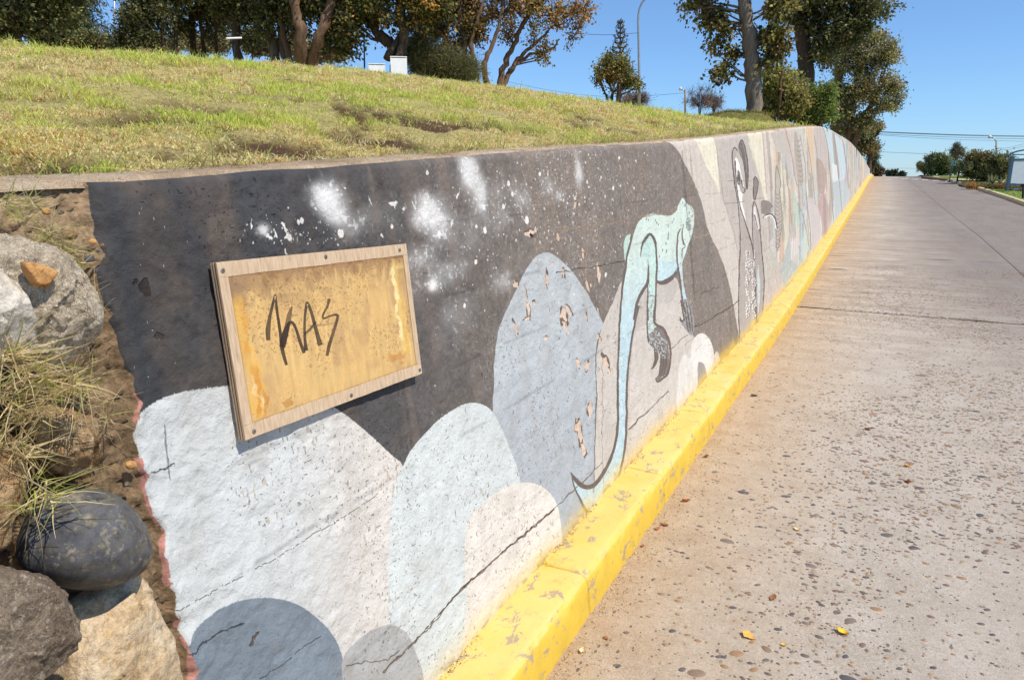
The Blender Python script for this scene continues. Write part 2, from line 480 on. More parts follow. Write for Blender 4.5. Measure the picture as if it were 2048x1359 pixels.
far = IMG * .80 + .20 * (lin((200, 175, 165)) * tintn * 2 + lin((170, 200, 190)) * (1 - tintn) * 2) / 2 * 1.0
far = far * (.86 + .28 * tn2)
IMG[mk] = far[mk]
fs = (np.abs(fbm(YY * 9, TT * 3, 0, 4, 5) - .5) < .012) & (YY > 8.0) & (fbm(YY * 1.3, TT * 1.1, 0, 2, 8) > .5)
IMG[fs] *= .5
# stripes read off the photograph
paint(C2([(75, 95), (190, 75), (230, 270), (250, 470), (215, 440), (190, 260), (130, 240)]), (186, 179, 172), False)
paint(C2([(190, 70), (205, 70), (255, 250), (285, 420), (275, 470), (240, 300)]), (214, 160, 152), False, alpha=.7)
paint(C2([(205, 72), (330, 55), (350, 200), (360, 480), (330, 490), (275, 480), (265, 300), (235, 180)]), (198, 192, 184), False, alpha=.8)
paint(C2([(262, 90), (280, 110), (300, 220), (320, 350), (325, 480), (290, 480), (270, 340), (258, 200)]), (160, 150, 140), True)
for i in range(9):
    y = 150 + i * 38; stroke(C2([(270 + i * 3, y), (285 + i * 4, y + 14), (305 + i * 2, y - 4)]), 1.4, (84, 76, 76))
paint(C2([(345, 60), (400, 50), (410, 200), (400, 460), (380, 380), (365, 220)]), (224, 186, 142), False, alpha=.8)
paint(C2([(405, 50), (470, 48), (500, 160), (520, 400), (500, 330), (460, 320), (430, 330), (412, 200)]), (188, 176, 176), False, alpha=.8)
paint(C2([(425, 290), (470, 320), (500, 420), (480, 560), (440, 520), (430, 400)]), (150, 118, 108), True, alpha=.8)
paint(C2([(480, 55), (545, 85), (590, 130), (620, 160), (650, 350), (640, 440), (600, 470), (545, 470), (530, 300), (505, 160)]), (186, 212, 228), False)
paint(C2([(545, 100), (565, 130), (590, 300), (600, 430), (580, 430), (560, 300)]), (150, 140, 132), True)
paint(C2([(545, 330), (580, 340), (590, 450), (560, 470), (548, 440)]), (224, 232, 236), False)
paint(C2([(545, 470), (640, 450), (680, 560), (670, 680), (600, 760), (570, 780), (560, 600)]), (168, 190, 202), False, alpha=.8)
paint(C2([(440, 640), (470, 540), (500, 560), (512, 700), (510, 880), (480, 900), (465, 780)]), (176, 120, 122), False, alpha=.75)
paint(C2([(478, 560), (498, 600), (505, 870), (490, 890), (478, 740)]), (128, 110, 118), False, alpha=.8)
paint(C2([(250, 520), (290, 640), (300, 780), (285, 820), (262, 720), (250, 620)]), (160, 200, 186), False, alpha=.8)
paint(C2([(330, 830), (360, 800), (370, 960), (340, 1060), (318, 960)]), (190, 214, 204), False, alpha=.8)
paint(C2([(350, 600), (420, 580), (450, 700), (470, 930), (400, 980), (380, 800)]), (200, 190, 194), False, alpha=.8)
paint(C2([(215, 510), (232, 540), (240, 740), (232, 790), (218, 700)]), (176, 140, 112), False, alpha=.8)
for L in ([(190, 70), (235, 250), (265, 430), (280, 500)], [(300, 110), (340, 330), (350, 560), (380, 840), (385, 980)], [(355, 130), (380, 300), (400, 470), (418, 640)], [(410, 120), (430, 260), (430, 420)], [(480, 60), (510, 200), (530, 420), (545, 640), (560, 790)], [(560, 100), (575, 280), (600, 480), (620, 700)], [(625, 150), (650, 330), (670, 520)], [(280, 620), (330, 740), (370, 960)], [(210, 490), (225, 620), (240, 790)], [(100, 1000), (130, 1090), (180, 1260)]):
    stroke(C2(L), 1.3, (98, 90, 90), .9)
# tall bird figure, pink and teal hills
paint(C1([(748, 262), (756, 300), (772, 372), (762, 420), (778, 520), (776, 640), (752, 776), (742, 640), (734, 500), (742, 400)]), (176, 168, 160))
for i in range(14):
    y = 430 + i * 24; stroke(C1([(742, y), (755, y + 14), (772, y - 6)]), 1.5, (70, 64, 64))
stroke(C1([(748, 262), (740, 400), (736, 520), (744, 660), (752, 776), (776, 640), (778, 520), (764, 420), (772, 372), (748, 262)]), 1.6, (80, 74, 72))
paint(C1([(675, 1130), (678, 900), (705, 765), (740, 805), (790, 900), (800, 985), (760, 1080)]), (196, 174, 168), c2=(178, 186, 176), grad=lambda a, b: np.clip(b / .9, 0, 1))
paint(C1([(775, 850), (790, 825), (815, 700), (840, 643), (868, 720), (900, 820), (920, 960), (820, 1010), (790, 980)]), (158, 178, 178))
paint(C1([(815, 690), (840, 650), (865, 700), (870, 750), (850, 700), (825, 740)]), (178, 172, 170))
for i in range(5): paint(C1([(830 + i * 10, 700), (836 + i * 10, 720), (838 + i * 10, 830 + i * 10), (832 + i * 10, 800)]), (226, 214, 214))
for i in range(260):
    x = 680 + random.random() * 220; y = 800 + random.random() * 260
    if y > 1150 - (x - 680) * .6 or y < 790: continue
    s = C1([(x, y), (x + 2, y + 14)]); stroke(s, .9, random.choice([(130, 140, 140), (176, 140, 132), (120, 128, 130), (226, 222, 214)]), .6, smooth=False)
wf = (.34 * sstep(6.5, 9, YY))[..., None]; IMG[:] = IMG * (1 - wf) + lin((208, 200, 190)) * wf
# grey quadrilateral and white arc
paint(C1([(655, 482), (668, 470), (705, 480), (730, 512), (712, 520), (715, 545), (690, 560), (655, 550)]), (142, 134, 128), False)
stroke(C1([(668, 580), (690, 562), (715, 558), (738, 585), (748, 640)]), 4, (84, 78, 80)); stroke(C1([(672, 579), (690, 566), (714, 563), (734, 588), (745, 640)]), 2.2, (236, 232, 230))
# two long haired figures
paint(C1([(487, 240), (490, 185), (503, 164), (518, 182), (505, 220), (503, 300), (512, 420), (540, 560), (575, 640), (605, 760), (622, 900), (628, 1190), (575, 1250), (531, 1290), (524, 1100), (527, 900), (532, 700), (520, 520)]), (176, 168, 162))
paint(C1([(523, 150), (538, 118), (556, 140), (574, 230), (580, 330), (577, 402), (566, 400), (560, 330), (548, 250), (530, 200)]), (138, 130, 124))
paint(C1([(504, 240), (516, 226), (530, 262), (540, 320), (556, 400), (545, 470), (570, 592), (545, 545), (520, 450), (508, 350)]), (238, 236, 232))
paint(C1([(516, 300), (528, 300), (545, 360), (552, 410), (562, 420), (545, 432), (530, 400), (518, 350)]), (176, 168, 162))
for L in ([(487, 240), (490, 185), (503, 164), (518, 182)], [(487, 240), (500, 380), (520, 520), (532, 700), (527, 900), (524, 1100), (531, 1290)], [(525, 165), (540, 118), (560, 150), (577, 240), (580, 330), (577, 402), (566, 400)], [(532, 160), (545, 200), (560, 300), (568, 395)], [(538, 140), (555, 200), (568, 300), (573, 398)], [(504, 240), (508, 350), (520, 450), (545, 545), (575, 640), (605, 760), (620, 900), (628, 1190)], [(520, 300), (516, 350), (522, 380), (530, 370), (530, 320), (522, 300)], [(524, 320), (521, 345), (526, 360), (528, 335)], [(540, 350), (548, 395), (562, 410), (558, 428), (545, 430)], [(575, 640), (605, 740), (612, 660)]):
    stroke(C1(L), 2.0, (92, 84, 84))
paint(C1([(612, 352), (622, 334), (636, 362), (632, 420), (620, 470), (612, 450)]), (140, 132, 126)); 
paint(C1([(607, 520), (612, 485), (622, 490), (640, 560), (652, 640), (664, 800), (676, 950), (660, 1160), (630, 1190), (622, 900), (608, 700)]), (172, 164, 158))
paint(C1([(613, 520), (622, 510), (630, 560), (640, 600), (648, 640), (630, 640), (618, 580)]), (224, 220, 218))
for L in ([(612, 352), (622, 334), (638, 364), (633, 420), (620, 470), (612, 450), (612, 352)], [(607, 520), (612, 485), (622, 490), (640, 560), (650, 640), (640, 650)], [(607, 520), (606, 700), (622, 900), (628, 1190)], [(650, 640), (664, 800), (676, 950), (668, 1100), (656, 1180)], [(618, 560), (626, 600), (634, 640)]):
    stroke(C1(L), 1.8, (92, 84, 84))
paint(C1([(638, 860), (645, 880), (650, 1000), (640, 1140), (634, 1000)]), (196, 206, 206))
for i in range(90):
    x = 560 + random.random() * 62 + 0; y = 760 + random.random() * 400
    stroke(C1([(x, y), (x + 8, y + 10), (x + 3, y + 22)]), 2.2, (238, 236, 232), .95); stroke(C1([(x + 4, y + 3), (x + 11, y + 14), (x + 6, y + 25)]), 1.2, (84, 78, 80), .9)
for L in ([(455, 362), (520, 358), (600, 362)], [(440, 492), (500, 490), (560, 480)], [(625, 465), (672, 460)]): stroke(C1(L), 1.0, (110, 100, 96), .8, hgt=-.1)
stroke(C1([(378, 105), (398, 215), (412, 300), (440, 470), (500, 690), (525, 860)]), 1.0, (150, 140, 134), .8)

# humps
paint([(1206, 649), (1215, 628), (1228, 598), (1242, 567), (1262, 545), (1290, 540), (1330, 548), (1353, 556), (1360, 580), (1370, 628), (1387, 672), (1400, 720), (1420, 800), (1300, 930), (1150, 1150), (1180, 985), (1193, 850), (1193, 753), (1196, 690)], (204, 199, 193), True, n=4)
paint([(1262, 560), (1300, 556), (1353, 560), (1346, 600), (1318, 608), (1300, 640), (1270, 668), (1262, 740), (1256, 840), (1240, 930), (1236, 850), (1240, 640)], (192, 186, 181), True, n=4)
paint([(1206, 649), (1201, 635), (1188, 611), (1171, 581), (1150, 550), (1130, 527), (1106, 508), (1090, 504), (1069, 513), (1052, 537), (1035, 571), (1015, 615), (1001, 649), (991, 706), (988, 760), (985, 860), (990, 1000), (1060, 1200), (1130, 1140), (1176, 1060), (1187, 975), (1192, 850), (1193, 753), (1193, 706), (1199, 668)], (188, 196, 202), True, n=4, c2=(176, 184, 192), grad=lambda a, b: np.clip((1.1 - b), 0, 1))
paint([(1015, 760), (1060, 735), (1120, 740), (1165, 790), (1185, 880), (1180, 990), (1100, 1130), (1040, 1000), (1010, 860)], (168, 177, 188), True, alpha=.2)
# lower left pale hump with a cool left side and warm right side
paint([(200, 1000), (255, 850), (268, 838), (290, 815), (350, 785), (420, 774), (480, 768), (560, 772), (620, 788), (690, 828), (740, 868), (780, 905), (806, 932), (795, 970), (790, 1100), (860, 1500), (200, 1600)], (212, 219, 223), True, n=4, c2=(216, 213, 209), grad=lambda a, b: sstep(.95, 1.35, a + .25 * (.9 - b)))
paint([(806, 930), (830, 888), (870, 846), (915, 814), (950, 805), (980, 817), (1000, 850), (1020, 895), (1042, 965), (1060, 1100), (1000, 1250), (900, 1500), (800, 1500), (778, 1250), (778, 1100), (785, 1000)], (212, 220, 222), True, n=4, mottle=.06)
paint([(919, 1320), (933, 1234), (929, 1137), (929, 1069), (944, 1030), (973, 1001), (1012, 975), (1050, 964), (1084, 972), (1109, 996), (1119, 1032), (1124, 1100), (1128, 1180), (1000, 1400), (900, 1500)], (228, 224, 218), True, n=4, mottle=.05)
paint([(374, 1287), (398, 1252), (437, 1221), (476, 1201), (534, 1194), (589, 1205), (636, 1237), (667, 1272), (685, 1311), (684, 1358), (670, 1500), (400, 1500), (370, 1359)], (132, 146, 160), True, n=4, mottle=.2)
paint([(687, 1315), (714, 1280), (749, 1256), (780, 1248), (808, 1260), (827, 1291), (847, 1354), (850, 1450), (700, 1500), (684, 1359)], (176, 178, 180), True, n=4, mottle=.08)
paint([(1384, 689), (1391, 672), (1404, 666), (1418, 676), (1426, 699), (1428, 740), (1400, 790), (1380, 760)], (226, 224, 222))
paint([(1354, 830), (1355, 773), (1360, 730), (1368, 710), (1380, 717), (1394, 750), (1400, 800), (1380, 850)], (220, 219, 216))
paint([(1395, 729), (1402, 724), (1409, 731), (1414, 753), (1410, 790), (1398, 785)], (160, 156, 156))
paint([(1424, 730), (1430, 706), (1436, 704), (1440, 722), (1436, 760), (1424, 760)], (206, 200, 196))

# climbing lizard
OUT = (106, 96, 92)
def A4(L): return [(1100 + x / 4.53, 340 + y / 4.53) for x, y in L]
def A5(L): return [(1100 + x / 2.832, 600 + y / 2.832) for x, y in L]
tailL = A5([(395, 150), (390, 350), (388, 600), (377, 790), (346, 922), (294, 1014), (240, 1066), (188, 1066), (149, 1028), (125, 980)])
tailR = A5([(125, 980), (140, 1060), (165, 1115), (205, 1190), (245, 1225), (300, 1180), (365, 1080), (400, 960), (428, 800), (434, 600), (446, 350), (475, 150), (505, 30)])
body = A4([(1200, 250), (1165, 310), (1140, 380), (1080, 412), (1000, 402), (940, 395), (860, 413), (800, 468), (765, 550), (740, 650), (710, 780), (690, 900), (672, 1050), (652, 1250)]) + tailL + tailR[1:] + A4([(800, 1180), (840, 1085), (870, 1020), (888, 990), (970, 1000), (1030, 995), (1090, 960), (1150, 900), (1160, 860), (1172, 920), (1190, 1060), (1205, 1150), (1225, 1250), (1240, 1359), (1285, 1359), (1265, 1230), (1230, 1150), (1205, 1000), (1197, 860), (1212, 800), (1245, 690), (1280, 600), (1300, 500), (1306, 410), (1290, 342), (1240, 300)])
paint(body, (210, 227, 220), True, n=3, c2=(190, 215, 227), grad=lambda a, b: sstep(1.25, .75, b), mottle=.03)
paint(A4([(690, 605), (715, 585), (736, 598), (715, 700), (700, 765), (686, 835), (674, 740), (672, 660)]), (190, 220, 212))
# leg lying over the body
paint(A4([(822, 785), (845, 680), (905, 590), (945, 640), (960, 720), (968, 900), (955, 1150), (945, 1359), (888, 1359), (880, 1000), (890, 790), (840, 790)]), (196, 224, 218), True, n=3)
paint(A5([(552, -10), (598, -10), (588, 120), (640, 175), (668, 250), (672, 400), (640, 430), (620, 455), (604, 440), (625, 400), (622, 300), (606, 320), (600, 370), (578, 385), (590, 330), (582, 270), (556, 215)]), (128, 120, 118), True, n=3)
paint(A5([(552, -10), (598, -10), (590, 110), (600, 150), (560, 190), (555, 120)]), (196, 216, 212), True, n=3)
# scales
for i in range(1500):
    x = 650 + random.random() * 330; y = 560 + random.random() * 900
    px, py = 1100 + x / 4.53, 340 + y / 4.53
    if px > np.interp(py, [540, 565, 640, 660], [1294, 1290, 1266, 1262]) or px < np.interp(py, [460, 540, 640], [1268, 1253, 1243]): continue
    stroke([(px, py), (px + .3, py + 3)], .9, random.choice([(166, 204, 220), (214, 232, 226), (176, 210, 220)]), .55, smooth=False)
for i in range(700):
    py = 640 + random.random() * 380
    if py < 900: px = np.interp(py, [640, 900], [1242, 1234]) + random.random() * np.interp(py, [640, 900], [22, 16])
    else: px = 1160 + random.random() * 70; 
    if py >= 900 and not (np.interp(px, [1160, 1185, 1206, 1225, 1240], [985, 990, 970, 940, 900]) < py < np.interp(px, [1160, 1185, 1206, 1231, 1244], [992, 1022, 1008, 970, 900])): continue
    stroke([(px, py), (px + .2, py + 4)], 1.0, random.choice([(164, 200, 216), (216, 232, 228)]), .5, smooth=False)
for i in range(300):
    px = 1316 + random.random() * 38; py = 520 + random.random() * 38
    if py > 562 - (px - 1316) * .5: continue
    stroke([(px, py), (px + .3, py + 3)], .8, (166, 210, 232), .6, smooth=False)
# dark contours
stroke(A4([(742, 590), (715, 720), (700, 800), (684, 920), (662, 1060), (645, 1250), (638, 1359)]) + A5([(394, 150), (388, 350), (386, 600), (374, 790), (337, 918), (285, 1004), (237, 1052), (188, 1053), (148, 1016), (121, 974)]), [4] * 7 + [4, 4, 4.5, 5, 6, 8, 9, 9.5, 8, 2], OUT, n=4)
stroke(tailR, [2, 3.5, 4, 5, 5, 3, 2, 4, 4.5, 4, 4, 4, 4.5], OUT, n=4)
stroke(A4([(760, 1359), (795, 1200), (845, 1085), (885, 1010), (890, 900), (888, 800)]), [4.5, 5, 6, 6, 3, .5], OUT)
stroke(A4([(818, 785), (838, 670), (868, 610), (905, 580), (945, 630), (962, 720), (970, 900), (956, 1150), (946, 1359)]), [1, 4, 6, 5.5, 5, 4, 4, 3.6, 4], OUT)
stroke(A4([(888, 800), (882, 1000), (885, 1200), (890, 1359)]), [.6, 2, 2.6, 3], OUT)
stroke(A4([(968, 1010), (1010, 1022), (1060, 1005), (1110, 970), (1155, 925)]), [4, 8, 10, 8, 3], OUT)
stroke(A4([(1185, 530), (1160, 590), (1150, 680), (1152, 800), (1165, 900), (1182, 1020), (1195, 1150), (1222, 1290)]), [1.5, 3, 3, 2.6, 3, 4, 3, 3], OUT)
stroke(A4([(1212, 490), (1200, 560), (1210, 640), (1224, 690), (1200, 720), (1198, 800)]), 1.6, OUT)
stroke(A4([(1200, 560), (1206, 640), (1214, 680)]), 2.4, (128, 118, 114))
for a in (1., .62, .3):
    stroke([(1377 + 5.0 * a * math.cos(t), 448 + 12 * a * math.sin(t)) for t in np.linspace(0, 6.0, 12)], 1.1, (96, 92, 90))
stroke(A4([(1270, 330), (1300, 400), (1302, 500), (1280, 600), (1262, 590)]), .8, (120, 114, 110))
# claws
stroke(A5([(552, 0), (552, 130), (556, 225), (585, 265), (600, 320), (590, 370), (572, 388)]), [3, 3, 4, 4, 8, 6, 2], OUT)
stroke(A5([(598, 0), (590, 120), (640, 165), (676, 240), (682, 330), (672, 410), (645, 440), (612, 462), (600, 440)]), [3.5, 4, 6, 5, 5, 5, 4, 4, 2], OUT)
for dx in (0, 16, 32):
    stroke(A5([(600 + dx, 230), (620 + dx * .9, 290), (628 + dx * .9, 360), (618 + dx * .8, 430)]), [1.5, 3.5, 4.5, 2.5], OUT)
for i in range(150):
    u = random.random(); px = 1297 + u * 36 + (random.random() - .5) * 8; py = 660 + u * 34 + (random.random() - .3) * 40
    stroke([(px, py), (px + .5, py + 2.2)], 1.3, (196, 214, 220), .8, smooth=False)
for i in range(60):
    px = 1297 + random.random() * 14; py = 600 + random.random() * 60
    stroke([(px, py), (px + .6, py + 2)], 1.0, OUT, .8, smooth=False)
paint(A5([(752, 0), (785, 5), (800, 60), (815, 110), (812, 180), (790, 195), (765, 160), (745, 130), (736, 95), (755, 115), (765, 70)]), (150, 150, 152))
for dx in (0, 14, 28): stroke(A5([(755 + dx, 10), (768 + dx, 80), (775 + dx * .9, 130), (785 + dx * .7, 180)]), [2, 3, 3.2, 1.5], OUT)
stroke(A5([(742, 0), (752, 60), (760, 110), (745, 118), (737, 95)]), [3, 3, 4, 4, 1.5], OUT)
for i in range(60):
    px = 1366 + random.random() * 18; py = 602 + random.random() * 45; stroke([(px, py), (px + .4, py + 1.8)], .9, (190, 204, 206), .7, smooth=False)
for x, y in [(1292, 437), (1296, 439), (1311, 440), (1314, 445), (1317, 448), (1337, 451), (1344, 444), (1348, 438), (1337, 465), (1336, 470), (1336, 476), (1332, 486), (1333, 500), (1325, 499), (1332, 503), (1319, 512), (1357, 482), (1360, 527), (1298, 547), (1299, 570), (1297, 583), (1305, 600), (1302, 612), (1378, 425), (1365, 405), (1370, 410), (1384, 432)]:
    stroke([(x, y - 2), (x + .6, y), (x - .3, y + 3)], 1.5, (88, 86, 84), .85)

# sprayed clouds
def spray(x, y, rx, ry, a, rot=0.0, c=(236, 238, 240)):
    Yc_, tc = to_wall([x - rx, x + rx, x, x], [y, y, y - ry, y + ry])
    Y0, t0 = to_wall([x], [y]); Y0, t0 = Y0[0], t0[0]
    sy = max(.01, abs(Yc_[1] - Yc_[0]) / 2); st = max(.01, abs(tc[2] - tc[3]) / 2)
    i0, i1 = np.searchsorted(canvY, [Y0 - 2.2 * sy, Y0 + 2.2 * sy]); j0, j1 = np.searchsorted(canvT, [t0 - 2.2 * st, t0 + 2.2 * st])
    sl = (slice(j0, j1 + 1), slice(i0, i1 + 1))
    u = (YY[sl] - Y0) / sy; v = (TT[sl] - t0) / st
    u, v = u * math.cos(rot) - v * math.sin(rot), u * math.sin(rot) + v * math.cos(rot)
    d = np.exp(-(u * u + v * v) * 1.1) * a
    d = np.clip(d * (0.55 + 1.1 * n2[sl]) + (n3[sl] > .80) * .55 * np.clip(d * 2.2, 0, 1) - .03, 0, 1) * sstep(2.2, 1.5, np.hypot(u, v))
    d = np.clip(d * .76 + .16 * (d > n5[sl] * .9 + .05) * np.minimum(1, d * 3), 0, 1)
    IMG[sl] = IMG[sl] * (1 - d[..., None]) + lin(c) * d[..., None]
for a in [(655, 392, 30, 30, .95, .4), (668, 415, 28, 26, .7, 0), (697, 452, 26, 30, .3, 0), (862, 425, 34, 32, .95, 0), (838, 440, 20, 22, .5, 0), (880, 465, 28, 30, .32, 0), (943, 348, 18, 34, 1.0, .2), (955, 385, 18, 38, .5, 0), (965, 410, 9, 18, .6, 0), (527, 459, 12, 12, .85, 0), (865, 568, 14, 14, .9, 0), (838, 516, 36, 26, .4, 0), (905, 540, 34, 26, .3, 0), (1157, 345, 8, 34, .8, 0), (1099, 371, 16, 22, .35, 0), (1117, 392, 9, 12, .5, 0), (1045, 395, 20, 26, .35, 0), (1000, 430, 40, 40, .18, 0), (920, 620, 40, 40, .14, 0), (1010, 560, 40, 30, .15, 0), (760, 420, 60, 40, .12, 0), (640, 378, 18, 16, .6, .3), (676, 430, 18, 22, .5, 0), (715, 440, 30, 24, .18, 0), (850, 400, 16, 18, .5, .5), (885, 440, 22, 16, .55, -.4), (845, 560, 60, 40, .16, 0), (930, 470, 50, 50, .15, 0), (990, 380, 40, 30, .15, 0), (935, 330, 14, 16, .7, 0), (960, 372, 10, 22, .6, 0), (1010, 560, 20, 18, .25, 0), (905, 660, 40, 50, .12, 0)]:
    spray(*a)
dm = sstep(1.35, 1.7, YY) * sstep(4.2, 2.6, YY) * sstep(.55, .8, TT) * sstep(.35, .6, n1)
fsk = (vnoise(YY * 330, TT * 240, 0, 35) > .90) * dm * (IMG.sum(-1) < .75)
IMG[:] = IMG * (1 - .55 * fsk[..., None]) + lin((226, 226, 226)) * .55 * fsk[..., None]
vst = sstep(.58, .75, fbm(YY * 26, TT * 1.6, 0, 4, 36)) * (IMG.sum(-1) < .75) * sstep(1.0, 1.8, YY) * .28
IMG[:] = IMG * (1 - vst[..., None]) + lin((150, 128, 112)) * vst[..., None]
for x, y, a, b in [(680, 464, 6, 9), (782, 452, 3, 5), (854, 345, 3, 5), (970, 460, 3, 7), (879, 467, 4, 6), (1052, 439, 3.5, 9), (1016, 366, 3, 6), (969, 459, 3, 6), (952, 452, 2.5, 4), (1007, 413, 3, 5), (1023, 388, 2.5, 5), (930, 611, 2.5, 5), (951, 523, 3, 5), (1211, 550, 2, 5), (1079, 347, 2, 4), (1226, 376, 2, 4), (866, 571, 4, 6), (950, 524, 2, 4), (1150, 397, 1.6, 4), (1238, 316, 1.6, 4), (1175, 364, 1.6, 4)]:
    blob(x, y, a, b, (236, 234, 230), n=8, jag=.15)
for x, y, a, b, r in [(567, 456, 3, 9, -.4), (572, 470, 5, 9, -.4), (578, 477, 3, 8, -.3), (540, 475, 5, 6, .3), (552, 470, 3, 5, 0), (598, 443, 5, 6, .2), (788, 408, 8, 7, .5), (806, 417, 4, 3, 0), (629, 414, 5, 3, .3), (738, 400, 1.5, 8, -.4), (763, 470, 1.5, 5, -.5), (905, 447, 2, 6, .2), (916, 389, 2, 6, .3), (828, 412, 2, 7, -.5), (687, 374, 3, 2, 0), (570, 505, 3, 8, -.3), (503, 445, 2, 8, 0)]:
    blob(x, y, a, b, (228, 228, 226), n=11, jag=.75, rot=r)
for i in range(520):
    if i < 330: x = rng.normal(1120, 95); y = rng.normal(400, 75)
    elif i < 430: x = rng.normal(590, 60); y = rng.normal(470, 22)
    else: x = rng.normal(930, 90); y = rng.normal(480, 90)
    if x > 1300 or y < np.interp(x, [500, 1300], [352, 292]) or (420 < x < 850 and 490 < y < 890): continue
    r = .5 + 1.1 * rng.random() ** 2
    blob(x, y, r, r * (1.2 + rng.random()), (226, 226, 224), n=6, jag=.2, alpha=.9)
for i in range(60):
    x = rng.uniform(250, 1000); y = rng.uniform(400, 780)
    if (420 < x < 850 and 490 < y < 890): continue
    blob(x, y, 1.0, 1.8, (200, 198, 196), n=6, jag=.3, alpha=.8)
# flaked paint
PEEL = (222, 200, 182)
for x, y, a, b, r in [(1059, 466, 10, 8, 0), (1068, 456, 3, 8, .2), (1127, 632, 8, 18, -.15), (1131, 650, 5, 12, -.3), (1056, 618, 4, 20, -.1), (1052, 590, 1.5, 16, -.2), (1052, 636, 7, 3, -.5), (1092, 558, 3, 18, -.1), (1103, 524, 2, 7, 0), (1125, 545, 3, 12, -.2), (1174, 573, 3, 16, -.3), (1196, 548, 4, 15, .1), (1194, 530, 2, 8, 0), (1030, 568, 5, 9, -.3), (1157, 727, 4, 11, -.3), (1174, 730, 4, 11, .1), (1211, 722, 5, 14, -.3), (1218, 740, 3, 7, 0), (1033, 655, 3, 14, -.4), (1160, 866, 7, 30, -.15), (1166, 895, 5, 18, -.2), (1154, 850, 5, 12, .2), (1179, 816, 5, 16, 0), (1180, 570, 2, 6, 0), (1116, 475, 4, 10, -.2), (1165, 500, 2, 6, 0), (1166, 510, 3, 6, 0), (1172, 632, 2, 10, -.1), (1196, 621, 2, 7, -.2), (1067, 605, 3, 6, 0), (1199, 677, 3, 9, -.4), (1092, 674, 3, 5, 0), (1138, 620, 3, 12, -.5), (1224, 425, 2, 4, 0), (1150, 410, 3, 10, .1)]:
    s = blob(x + 1.0, y - .5, a * 1.0, b * 1.0, (112, 98, 90), n=11, jag=.5, rot=r, hgt=0)  # dark offset blob: shadow painted along the edge of each peeled patch
    blob(x + .6, y + .8, a * .86, b * .9, PEEL, n=11, jag=.45, rot=r, hgt=-.22)
for i in range(150):
    x = rng.uniform(880, 1240); y = rng.uniform(560, 1150)
    if x > 1200 and y > 950: continue
    l = rng.uniform(3, 12)
    stroke([(x, y), (x + rng.normal(0, 2), y + l * .5), (x + rng.normal(1, 2), y + l)], [.4, 1.4, .4], (120, 112, 106), .8, hgt=-.1)
for i in range(260):
    x = rng.uniform(330, 1050); y = rng.uniform(880, 1350)
    if x < 330 + (y - 880) * .1: continue
    r = rng.uniform(.4, 1.15)
    if y < 1300 and not (x > 950 and y > 1150):
        stroke([(x, y), (x + rng.normal(0, r), y + r * 1.2), (x + rng.normal(0, r * 2), y + r * 3)], [.5, r, .4], random.choice([(150, 138, 126), (120, 112, 108), (176, 160, 140)]), .7, hgt=-.14)
for i in range(130):
    x = rng.uniform(940, 1470); y = rng.uniform(420, 700)
    stroke([(x, y), (x + rng.uniform(2, 9), y - rng.uniform(-1, 3))], 1.0, random.choice([(70, 62, 58), (136, 120, 106)]), .5, smooth=False, hgt=-.08)
# board joints and cracks
def crack(L, wd, c=(110, 96, 84), jit=2.0, h=-.3, alpha=.9, step=7):
    P = []
    for (a, b), (c_, d) in zip(L[:-1], L[1:]):
        k = max(2, int(math.hypot(c_ - a, d - b) / step))
        for j in range(k): P.append((a + (c_ - a) * j / k + rng.normal(0, jit * .4), b + (d - b) * j / k + rng.normal(0, jit * .6)))
    P.append(L[-1]); ww = wd * (.4 + 1.2 * rng.random(len(P)))
    stroke(P, ww, c, alpha, n=2, hgt=h)
crack([(765, 1345), (825, 1287), (880, 1230), (922, 1177), (1000, 1110), (1060, 1060), (1108, 1017)], 3.2, (128, 108, 92))
crack([(765, 1345), (825, 1287), (922, 1177), (1108, 1017)], 1.4, (60, 50, 46), h=-.35)
crack([(1108, 1017), (1160, 968), (1205, 925)], 1.6, (120, 108, 100)); crack([(1255, 860), (1300, 818), (1338, 782)], 2.0, (110, 100, 92)); crack([(1387, 655), (1420, 640), (1480, 600)], 1.5, (84, 74, 68))
crack([(1370, 690), (1400, 660), (1470, 610)], 1.2, (150, 136, 120), h=-.1); crack([(1338, 700), (1375, 670)], 1.2, (120, 110, 104))
crack([(300, 1240), (380, 1210), (460, 1165), (560, 1110), (660, 1050), (760, 985)], 1.3, (160, 156, 152), alpha=.6)
crack([(375, 1310), (400, 1290), (440, 1262), (490, 1245)], 3.0, (70, 78, 90)); crack([(520, 1359), (560, 1330), (610, 1290), (640, 1270)], 1.6, (92, 104, 118))
crack([(500, 1290), (508, 1275), (518, 1262)], 5, (90, 72, 56), step=5); crack([(690, 1330), (740, 1322), (775, 1318), (800, 1300)], 2, (120, 108, 98))
crack([(300, 945), (330, 940), (345, 930), (352, 925)], 2.4, (90, 94, 98)); crack([(332, 850), (336, 900), (343, 960)], 3.0, (128, 134, 138), jit=.8, h=-.1)
crack([(1100, 463), (1200, 450), (1290, 433), (1353, 418)], 3.2, (150, 132, 112), h=.05, alpha=.7); crack([(1387, 476), (1402, 472), (1418, 466)], 2.6, (160, 142, 122), h=.05)
crack([(1110, 545), (1180, 535), (1250, 522)], 1.4, (66, 60, 58)); crack([(1400, 590), (1440, 572)], 1.2, (70, 62, 58)); crack([(1395, 650), (1462, 605)], 1.6, (150, 134, 118), alpha=.6)
crack([(1208, 1000), (1206, 930), (1204, 800), (1206, 700)], 0, h=0); crack([(1187, 985), (1191, 880), (1193, 780), (1192, 720), (1200, 668)], 1.6, (110, 104, 104), jit=.6)
crack([(1364, 300), (1372, 400), (1382, 500), (1390, 600)], 3, (78, 72, 70), jit=.5, alpha=.45, h=.04); crack([(1378, 290), (1388, 400), (1396, 480), (1398, 590)], 1.3, (140, 126, 112), jit=.5, alpha=.5)
